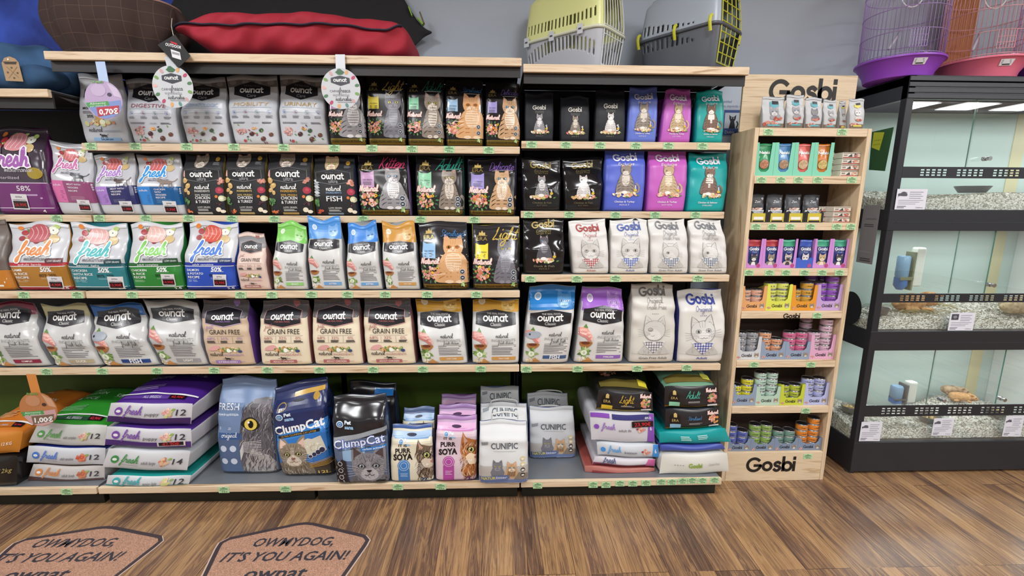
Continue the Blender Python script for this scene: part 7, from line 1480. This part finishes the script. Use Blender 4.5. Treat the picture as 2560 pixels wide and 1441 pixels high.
# ================================================================ pet carriers
def carrier(label, pxl, pxc, pxr, pyb, Y0, L, zs, H, h1, top, bot, trim, slot_top, slot_bot, grille_cols, inner):
    C0 = at(pxc, pyb, Y0); C0.z = zs; kl = at(pxl, pyb, 1.).x
    al = min((abs(C0.x - L * math.cos(a) - kl * (Y0 + L * math.sin(a))), a) for a in np.linspace(.1, 1.2, 300))[1]
    d1 = Vector((-math.cos(al), math.sin(al), 0)); d2 = Vector((math.sin(al), math.cos(al), 0)); kr = at(pxr, pyb, 1.).x
    Wd = min((abs(C0.x + w * d2.x - kr * (Y0 + w * d2.y)), w) for w in np.linspace(.12, .5, 400))[1]
    org = C0 + d1 * L / 2 + d2 * Wd / 2
    t = thing('pet_carrier', label, 'pet carrier', org, 'pet carriers on the narrow unit')
    def pt(x, y, z): return org + d1 * (-x) + d2 * y + Vector((0, 0, z))        # x toward the door
    np_ = 300; n = 8; a = np.linspace(0, 2 * PI, 2401)[:-1]
    ex = np.sign(np.cos(a)) * np.abs(np.cos(a)) ** (2 / n); ey = np.sign(np.sin(a)) * np.abs(np.sin(a)) ** (2 / n)
    X = ex * L / 2; Yv = ey * Wd / 2; ds = np.hypot(np.diff(np.append(X, X[0])), np.diff(np.append(Yv, Yv[0]))); s = np.concatenate([[0], np.cumsum(ds)]); si = np.linspace(0, s[-1], np_ + 1)[:-1]
    X = np.interp(si, s, np.append(X, X[0])); Yv = np.interp(si, s, np.append(Yv, Yv[0]))
    dz = .006
    def half(name, z0, z1, colr, taper, slots, cap):
        nz = int((z1 - z0) / dz); V = []; F = []
        for j in range(nz + 1):
            f = j / nz; z = z0 + (z1 - z0) * f; k = taper(f)
            for x, y in zip(X, Yv): V.append(pt(x * (1 - (1 - k) * .6) , y * k, z))
        for j in range(nz):
            zc = z0 + (z1 - z0) * (j + .5) / nz
            for i in range(np_):
                x = (X[i] + X[(i + 1) % np_]) / 2; y = (Yv[i] + Yv[(i + 1) % np_]) / 2
                if x > L * .46 and abs(y) < Wd * .36 and .035 < zc < H - .04: continue
                if slots(x, y, zc): continue
                F.append((j * np_ + i, j * np_ + (i + 1) % np_, (j + 1) * np_ + (i + 1) % np_, (j + 1) * np_ + i))
        if cap is not None: F.append(tuple(np_ * (nz if cap else 0) + i for i in range(np_)))
        o = obj(name, V, F, mat(colr, .35), t, smooth=False); o.data.update(); m_ = o.modifiers.new('s', 'SOLIDIFY'); m_.thickness = .003; m_.offset = 0; autosmooth(o, 50); return o
    half('top_shell', h1 + .001, H, top, lambda f: 1 - .16 * f ** 1.5 - .14 * smooth01((f - .8) / .2), slot_top(L, Wd, h1, H), True)
    half('base_shell', 0.001, h1, bot, lambda f: .82 + .18 * f ** .7, slot_bot(L, Wd, h1, H), False)
    # rim
    m = MB(); ring = [pt(x * 1.012, y * 1.03, h1) for x, y in zip(X[::3], Yv[::3])]; m.tube(ring, .008, 8, closed=True, flat=1.); o = m.build('rim', mat(mixc(top, '#d8dade', .6) if trim is None else bot, .4), t, smooth=True)
    clipc = trim or '#c9ccd2'
    for sy in (-1, 1):
        for fx in ((-.42, -.08, .28) if trim is None else (-.46, .02, .44)):
            P = pt(L * fx, sy * (Wd / 2 * 1.03 + .006), h1); m = MB()
            u1 = -d1; u2 = d2 * sy
            if trim is None:
                for (aa, bb, zz0, zz1) in ((-.014, .014, -.022, .02), (-.007, .007, -.004, .002)):
                    k = .004 if zz1 > .01 else .006; c = [P + u1 * p + u2 * q_ + Vector((0, 0, zz)) for zz in (zz0, zz1) for p, q_ in ((aa, 0), (bb, 0), (bb, k), (aa, k))]; m.add(c, [(0, 3, 2, 1), (4, 5, 6, 7), (0, 1, 5, 4), (1, 2, 6, 5), (2, 3, 7, 6), (3, 0, 4, 7)], 0 if k < .005 else 1)
            else:
                m.tube([P + Vector((0, 0, .028)), P + u2 * .012 + Vector((0, 0, .02)), P + u2 * .016 + Vector((0, 0, 0)), P + u2 * .01 + Vector((0, 0, -.02)), P + u2 * .004 + Vector((0, 0, -.036))], .0075, 8)
            m.build('clip', [mat(clipc, .4), mat('#3a3a3e', .5)], t)
    # door grille
    g = MB(); gc, gw = grille_cols; zz0, zz1 = .03, H - .05; tp = lambda z: 1 - (.18 * (1 - z / h1) if z < h1 else .16 * ((z - h1) / (H - h1)) ** 1.5)
    for i in range(gc + 1):
        y = (-.37 + .74 * i / gc) * Wd; g.tube([pt(L / 2 * tp(z) * .0 + L / 2 * (1 - (1 - tp(z)) * .6) + .004, y * tp(z), z) for z in np.linspace(zz0, zz1, 6)], gw, 6)
    for j in range(8 if gc < 6 else 3):
        z = zz0 + (zz1 - zz0) * ((j / 7) if gc < 6 else (0, .52, 1)[j]); g.tube([pt(L / 2 * (1 - (1 - tp(z)) * .6) + .005, y * Wd * tp(z), z) for y in np.linspace(-.37, .37, 5)], gw, 6)
    if gc >= 6:
        z = zz0 + (zz1 - zz0) * .4; g.tube([pt(L / 2 * (1 - (1 - tp(z)) * .6) + .005, y * Wd * tp(z), z) for y in np.linspace(-.37, .37, 5)], gw, 6)
    o = g.build('door_grille', mat(inner, .35), t); autosmooth(o)
    hd = MB().tube([pt(-.09, 0, H - .002), pt(-.075, 0, H + .03), pt(.075, 0, H + .03), pt(.09, 0, H - .002)], .011, 10).build('carry_handle', mat(trim or '#d6cf3a', .4), t, smooth=True)
    return t
def slots_wave(z_of, h_of, pitch=.021, wd=.0095, xr=.44):
    def mk(L, Wd, h1, H):
        def f(x, y, z):
            if abs(x) > L * xr or abs(y) < Wd * .4: return False
            u = (x + L * xr) % pitch
            if u > wd: return False
            q = x / (L * xr); lo, hi = z_of(q, h1, H), z_of(q, h1, H) + h_of(q); return lo < z < hi
        return f
    return mk
none = lambda L, Wd, h1, H: (lambda x, y, z: False)
zs = ZR['T'] + .0015
carrier('pale yellow pet carrier with a light grey base and white door grille', 1306, 1497, 1563, 158, 2.225, .44, zs, .40, .185, '#dbde98', '#b4b6bd', None, slots_wave(lambda q, h1, H: h1 + .03 + .012 * max(0, q) ** 2, lambda q: .042), slots_wave(lambda q, h1, H: h1 - .115 + .05 * (1 - q * q), lambda q: .055), (7, .0022), '#e2e4e6')
carrier('grey pet carrier with a dark base, yellow clips and yellow door grille', 1592, 1786, 1850, 163, 2.165, .40, zs, .37, .185, '#a3acb8', '#565a62', '#c3c32e', slots_wave(lambda q, h1, H: h1 + .02, lambda q: .045 * max(0, 1 - (q + 1) * .62), .026, .010), slots_wave(lambda q, h1, H: h1 - .055, lambda q: .04 * max(0, 1 - max(0, q) * 1.6), .026, .010), (4, .0024), '#c3c32e')

# ================================================================ bird cages on the glass tanks
def cage(label, X, Y, r, tray, wire, seed, full=True):
    z0 = 2.0445; t = thing('bird_cage', label, 'bird cage', (X, Y, z0), 'bird cages on the glass tanks')
    o = MB().lathe([(0, .002), (r * .72, 0), (r * .76, .004), (r * .80, .03), (r * .97, .078), (r * 1.02, .082), (r * 1.02, .09), (r * .95, .09), (r * .76, .035), (0, .03)], 56, c=(X, Y, z0)).build('tray', mat(tray, .35), t); autosmooth(o)
    m = MB(); nw = 56; rr = r * .93; h = .40
    for k in range(nw):
        a = 2 * PI * k / nw; c, s = math.cos(a), math.sin(a)
        pts = [(X + rr * c, Y + rr * s, z0 + .085), (X + rr * c, Y + rr * s, z0 + h)]
        if full: pts += [(X + rr * c * q, Y + rr * s * q, z0 + h + .16 * math.sin(math.acos(q))) for q in (.92, .75, .5, .2, .02)]
        m.tube(pts, .0012, 5)
    for hh in (.1, .2, .3, .4): m.tube([(X + (rr + .001) * math.cos(2 * PI * k / 60), Y + (rr + .001) * math.sin(2 * PI * k / 60), z0 + hh) for k in range(60)], .0018, 6, closed=True)
    m.build('wire_bars', mat(wire, .35, .2), t, smooth=True)
    # door on the front
    a0 = -PI * .60; m = MB(); W_ = lambda da, z: (X + (rr + .004) * math.cos(a0 + da), Y + (rr + .004) * math.sin(a0 + da), z0 + z)
    for da in np.linspace(-.2, .2, 7): m.tube([W_(da, .12), W_(da, .2)], .0012, 5)
    for z in (.12, .145, .17, .2): m.tube([W_(d, z) for d in np.linspace(-.2, .2, 7)], .0014, 5)
    m.build('door', mat(wire, .35, .2), t)
    MB().tube([(X - rr * .6, Y - rr * .3, z0 + .14), (X + rr * .35, Y + rr * .5, z0 + .27)], .006, 10).build('perch', mat('#b9b4c2', .5), t, smooth=True)
    MB().tube([(X + .02 + .055 * math.cos(b), Y, z0 + .40 + .055 * math.sin(b)) for b in np.linspace(0, 2 * PI, 40)[:-1]], .0035, 8, closed=True).build('swing_ring', mat('#e2e2e6', .4), t, smooth=True)
    fx = W_(.3, .1); MB().box(fx[0] - .02, fx[0] + .02, fx[1] + .005, fx[1] + .04, z0 + .092, z0 + .13).build('feeder', glass_mat('clear_plastic', (.95, .95, .97), .1), t)
    s = -PI * .56; A = Art(2.2); A.part = 'sticker'; A.rect(.01, .99, .01, .99, '#dfdfe4', 1); A.lines(.1, .9, .3, .9, 4, '#7a7a86', 2); A.rect(.2, .8, .1, .28, '#3a3a44', 2)
    def mp(u, v, o_):
        zz = .045 + v * .026; R_ = r * (.80 + .17 * (zz - .03) / .048) + .001 + o_; an = s + (u - .5) * .34; return np.stack([X + R_ * np.cos(an), Y + R_ * np.sin(an), z0 + zz], 1)
    A.finish(mp, t)
cage('purple bird cage on the corner of the glass tanks', 1.985, 2.405, .178, '#9448c4', '#a58cc0', 1)
cage('pink bird cage between the two purple ones', 2.40, 2.405, .178, '#e0708a', '#d9a0a8', 2)
cage('purple bird cage mostly beyond the picture edge', 2.80, 2.405, .178, '#8a44ba', '#a58cc0', 3, False)
bx = MB().box(2.36, 2.52, 2.587, 2.606, 2.0445, 2.55).build('cardboard_sheet', mat('#b0703c', .8)); tag(bx, 'orange-brown cardboard sheet standing behind the pink bird cage', 'cardboard')

# ================================================================ wall poster, leaflets on the tank side
def onx(px, py, X): d = ray(px, py); return Vector((0, 0, EYE)) + d * (X / d.x)
YP = WALLY - .004
a = at(1700, 338, YP); b = at(1872, 196, YP); pw_, ph_ = b.x - a.x, b.z - a.z
po = MB().box(a.x, b.x, YP, YP + .003, a.z, b.z).build('poster', mat('#c3ccd9', .5)); tag(po, 'pale blue poster with a black cat drawing, between the shelves and the pine tower', 'poster')
A = Art(pw_ / ph_, (.5, 0, .4)); A.part = 'print'; U = lambda x: (x - 1700) / 172; Vv = lambda y: (338 - y) / 142
A.text('unidad', U(1820), Vv(253), .14, '#6a7fa6', None, .01, lay=1); A.text('sa depende de', U(1836), Vv(264), .3, '#6a7fa6', None, .0, lay=1); A.rect(U(1814), U(1860), Vv(338), Vv(274), '#3f5a98', 1); A.rect(U(1817), U(1857), Vv(320), Vv(281), '#cdd4de', 2)
A.shape(U(1838), Vv(320), [(-.05, 0), (-.035, .07), (-.03, .1), (-.05, .14), (-.055, .2), (-.02, .17), (.02, .17), (.055, .2), (.05, .14), (.03, .1), (.04, .06), (.05, 0)], '#26262e', lay=3); A.stroke(U(1850), Vv(318), crom([(0, 0), (.02, .05), (.0, .09)], 4), .02, '#26262e', lay=3); A.disc(U(1835), Vv(294), .008, '#cdd4de', lay=4); A.disc(U(1841), Vv(294), .008, '#cdd4de', lay=4); A.text('Doble', U(1833), Vv(329), .15, '#d6dce8', None, .0, lay=3)
A.finish(lambda u, v, o: np.stack([a.x + u * pw_, np.full_like(u, YP) - o * .5, a.z + v * ph_], 1), po)
def sidecard(name, label, cat, quad, col, draw):
    X = GX0 - .0042; P = [onx(x, y, X) for x, y in quad]; ys = [p.y for p in P]; zs_ = [p.z for p in P]; o = MB().prism([(p.y, p.z) for p in P], X, X + .0012, plane='YZ').build(name, mat(col, .5)); tag(o, label, cat)
    y0, y1, z0, z1 = min(ys), max(ys), min(zs_), max(zs_); A = Art((y1 - y0) / (z1 - z0), (.5, 0, .4)); A.part = 'print'; draw(A); A.finish(lambda u, v, o_: np.stack([np.full_like(u, X) - o_ * .5, y1 - u * (y1 - y0), z0 + v * (z1 - z0)], 1), o)
sidecard('leaflet', 'dark green and lime leaflet stuck on the side of the upper glass tank', 'leaflet', [(2180, 330), (2234, 318), (2212, 428), (2172, 425)], '#2f5a33', lambda A: (A.poly([(.1, .6), (.1, .96), (.62, .92), (.5, .5)], '#c3cc3a', 1), A.text('refugio', .35, .76, .34, '#5a7a3a', .05, 0, lay=2), A.text('plantas', .33, .66, .34, '#5a7a3a', .05, 0, lay=2)))
sidecard('sign', 'grey sheet with pale lettering on the side of the middle tanks', 'sign', [(2160, 514), (2202, 512), (2180, 662), (2140, 655)], '#85858a', lambda A: (A.text('URION', .55, .76, .6, '#55555a', .08, -.002, lay=1), A.lines(.2, .9, .62, .68, 2, '#55555a', 1), A.text('LIMENTS', .5, .2, .7, '#a9a9ae', .07, 0, lay=1), A.lines(.2, .9, .03, .1, 2, '#4a4a50', 1)))
P = [onx(2128 + 27 * math.cos(2 * PI * k / 40), 770 + 41 * math.sin(2 * PI * k / 40), GX0 - .003) for k in range(40)]
o = MB().prism([(p.y, p.z) for p in P], GX0 - .006, GX0 - .0048, plane='YZ').build('sign', mat('#1d1d20', .35)); tag(o, 'round black sign on the side of the middle glass tank', 'sign')

# ================================================================ animals, hay
def animal(name, label, parts, col, eyes, voxel=.0035, cat='animal'):
    bm = bmesh.new()
    for c, r, rot in parts:
        M = Matrix.Translation(c) @ Matrix.Rotation(rot, 4, 'Z') @ Matrix.Diagonal((*r, 1)); bmesh.ops.create_icosphere(bm, subdivisions=3, radius=1, matrix=M)
    me = bpy.data.meshes.new(name); bm.to_mesh(me); bm.free(); me.materials.append(col); o = bpy.data.objects.new(name, me); COL.objects.link(o); tag(o, label, cat)
    m_ = o.modifiers.new('r', 'REMESH'); m_.mode = 'VOXEL'; m_.voxel_size = voxel; m_.use_smooth_shade = True; s = o.modifiers.new('s', 'SMOOTH'); s.iterations = 4; s.factor = .5
    for c, r in eyes: MB().lathe([(0, -r), (r * .7, -r * .7), (r, 0), (r * .7, r * .7), (0, r)], 12, c=c).build('eye', mat('#1a1210', .15), o, smooth=True)
    return o
F1 = noise_mat('sandy_fur', '#a8743e', '#d9ac78', (1, 1, 1), 60, 6, .9, .3, .7, .5); F2_ = noise_mat('cream_fur', '#a08a68', '#d6c6a4', (1, 1, 1), 60, 6, .9, .3, .7, .5); F3 = noise_mat('brown_white_fur', '#7a5a40', '#c9b090', (1, 1, 1), 30, 5, .9, .35, .65, .5)
top1 = TIERS[1][-1]; top2 = TIERS[2][-1]
gmax = lambda f, x, y, a, b: max(f(x + a * i / 4, y + b * j / 4) for i in range(-4, 5) for j in range(-4, 5)) + .009
x, y = at(2285, 790, 2.43).x, 2.43; zb = gmax(top1, x, y, .09, .045)
animal('rabbit', 'sandy orange rabbit lying in the hay of the middle tank', [((x - .03, y, zb + .045), (.075, .05, .05), 0), ((x - .075, y + .005, zb + .042), (.045, .05, .046), 0), ((x + .06, y - .01, zb + .055), (.038, .03, .032), .2), ((x + .085, y - .015, zb + .045), (.02, .02, .018), 0), ((x + .075, y + .012, zb + .088), (.045, .007, .013), -.2), ((x + .08, y - .028, zb + .086), (.05, .007, .013), .15), ((x - .12, y, zb + .04), (.016, .016, .016), 0), ((x + .03, y - .045, zb + .012), (.035, .014, .012), 0), ((x - .06, y - .05, zb + .014), (.04, .016, .014), 0)], F1, [((x + .075, y - .038, zb + .06), .005)])
x, y = at(2545, 772, 2.36).x, 2.36; zb = gmax(top1, x, y, .08, .045)
animal('rabbit', 'cream rabbit at the picture edge in the middle tank', [((x, y, zb + .045), (.075, .05, .048), 0), ((x - .045, y, zb + .042), (.045, .048, .045), 0), ((x + .075, y - .01, zb + .05), (.036, .03, .03), 0), ((x + .04, y + .015, zb + .085), (.05, .007, .012), .1), ((x + .04, y - .02, zb + .085), (.05, .007, .012), -.1), ((x - .09, y, zb + .035), (.015, .015, .015), 0), ((x + .05, y - .045, zb + .01), (.035, .013, .011), 0)], F2_, [((x + .09, y - .036, zb + .055), .005)])
for i, (px, py, rot, lb) in enumerate([(2384, 968, -.4, 'brown guinea pig asleep on the bedding mound of the lowest tank'), (2404, 985, -.35, 'pale tan guinea pig beside the brown one in the lowest tank')]):
    y = 2.5 - .06 * i; x = at(px, py, y).x; zb = gmax(top2, x, y, .03, .02) + .003; c, s = math.cos(rot), math.sin(rot)
    L_ = lambda u, v, w: (x + u * c - v * s, y + u * s + v * c, zb + w)
    animal('guinea_pig', lb, [(L_(0, 0, .024), (.05, .028, .026), rot), (L_(-.03, 0, .023), (.028, .028, .025), rot), (L_(.05, 0, .024), (.024, .02, .02), rot), (L_(.07, 0, .019), (.011, .012, .011), rot), (L_(.042, .015, .042), (.008, .004, .007), rot), (L_(.042, -.015, .042), (.008, .004, .007), rot), (L_(.03, -.025, .006), (.012, .006, .006), rot), (L_(-.03, -.027, .006), (.014, .006, .006), rot)], (F3, F1)[i], [(L_(.06, -.017, .028), .003)], .0025)
m = MB(); R = random.Random(9)
for _ in range(900):
    px = R.gauss(2290, 50); Yh = R.uniform(2.31, 2.55); x = at(px, 800, Yh).x
    if not GX0 + .04 < x < GX0 + .62: continue
    if abs(x - at(2285, 790, 2.42).x) < .185 and abs(Yh - 2.43) < .10 or abs(x - at(2195, 800, 2.35).x) < .1 and abs(Yh - 2.35) < .085: continue
    z = top1(x, Yh) + R.uniform(.009, .022); a_ = R.uniform(0, 3.14); l = R.uniform(.02, .045); dz_ = R.uniform(0, .35) * l; w = .0011; c, s = math.cos(a_), math.sin(a_)
    p = [(x - c * l, Yh - s * l * .6, z), (x, Yh + .004, z + dz_ * .5 + .008), (x + c * l, Yh + s * l * .6, z + dz_)]
    v = [(q[0] - s * w, q[1] + c * w, q[2] + (w if k else -w)) for q in p for k in (0, 1)]; m.add(v, [(0, 2, 3, 1), (2, 4, 5, 3)], R.choice((0, 0, 1, 2)))
o = m.build('hay', [mat('#a8a070', .85), mat('#8a8050', .85), mat('#c9c090', .85)]); o['kind'] = 'stuff'; tag(o, 'loose green-gold hay around the sandy rabbit', 'hay')

# ================================================================ floor stickers
CO = noise_mat('coir_print', '#8a6a58', '#c99a80', (1, 1, 1), 260, 3, .55, .35, .65, .0)
def floormat(label, x0, x1, cx_, ytop, yside, lines, dx):
    """hexagonal doormat print; pixel guides: left tip, right tip, peak"""
    pk = onz(cx_, ytop, 0); rt = onz(x1, yside, 0); c = pk.x; hw = rt.x - c; d = pk.y - rt.y
    r = lambda k, a_=0: [(c - hw * k, rt.y), (c, pk.y + (k - 1) * .0), (c + hw * k, rt.y)]
    y0 = rt.y; dep = .30; Z = .0012
    hexa = [(-hw * .8, -dep), (-hw * .985, -.04), (-hw, -.005), (-hw * .93, .022), (-hw * .12, d * .95), (0, d), (hw * .12, d * .95), (hw * .93, .022), (hw, -.005), (hw * .985, -.04), (hw * .8, -dep), (0, -dep - d)]
    o = MB().prism([(c + x, y0 + y) for x, y in hexa], 0.0004, Z, plane='XY').build('floor_sticker', CO); tag(o, label, 'floor sticker', 'doormat stickers on the floor')
    A = Art(1., (.5, 0, .4)); A.part = 'border'; S = 2.2
    q = np.array([(x / S, y / S) for x, y in hexa]); A.stroke(.5, .5, q * .985, .004, '#c7b0a2', closed=True, lay=1); A.stroke(.5, .5, q * .955, .008, '#3f3438', closed=True, lay=1)
    A.part = 'lettering'
    for t_, yy, w, h, sh in lines: A.text(t_, .5 + dx / S, .5 + yy / S, w / S, '#35343c', h / S, .022, sh, lay=1)
    A.finish(lambda u, v, o_: np.stack([c + (u - .5) * S, y0 + (v - .5) * S, Z + o_ * .2], 1), o)
floormat('hexagonal doormat print on the floor below the litter sacks', 470, 928, 765, 1308, 1350, [('OWMYDOG,', -.005, .34, .052, .25), ("IT'S YOU AGAIN!", -.088, .52, .052, .25), ('ownat', -.175, .24, .06, .1)], 0)
floormat('hexagonal doormat print on the floor below the purple puppy sacks', -130, 412, 268, 1318, 1352, [('OWMYDOG,', -.005, .34, .052, .25), ("IT'S YOU AGAIN!", -.088, .52, .052, .25), ('ownat', -.175, .24, .06, .1)], -.05)
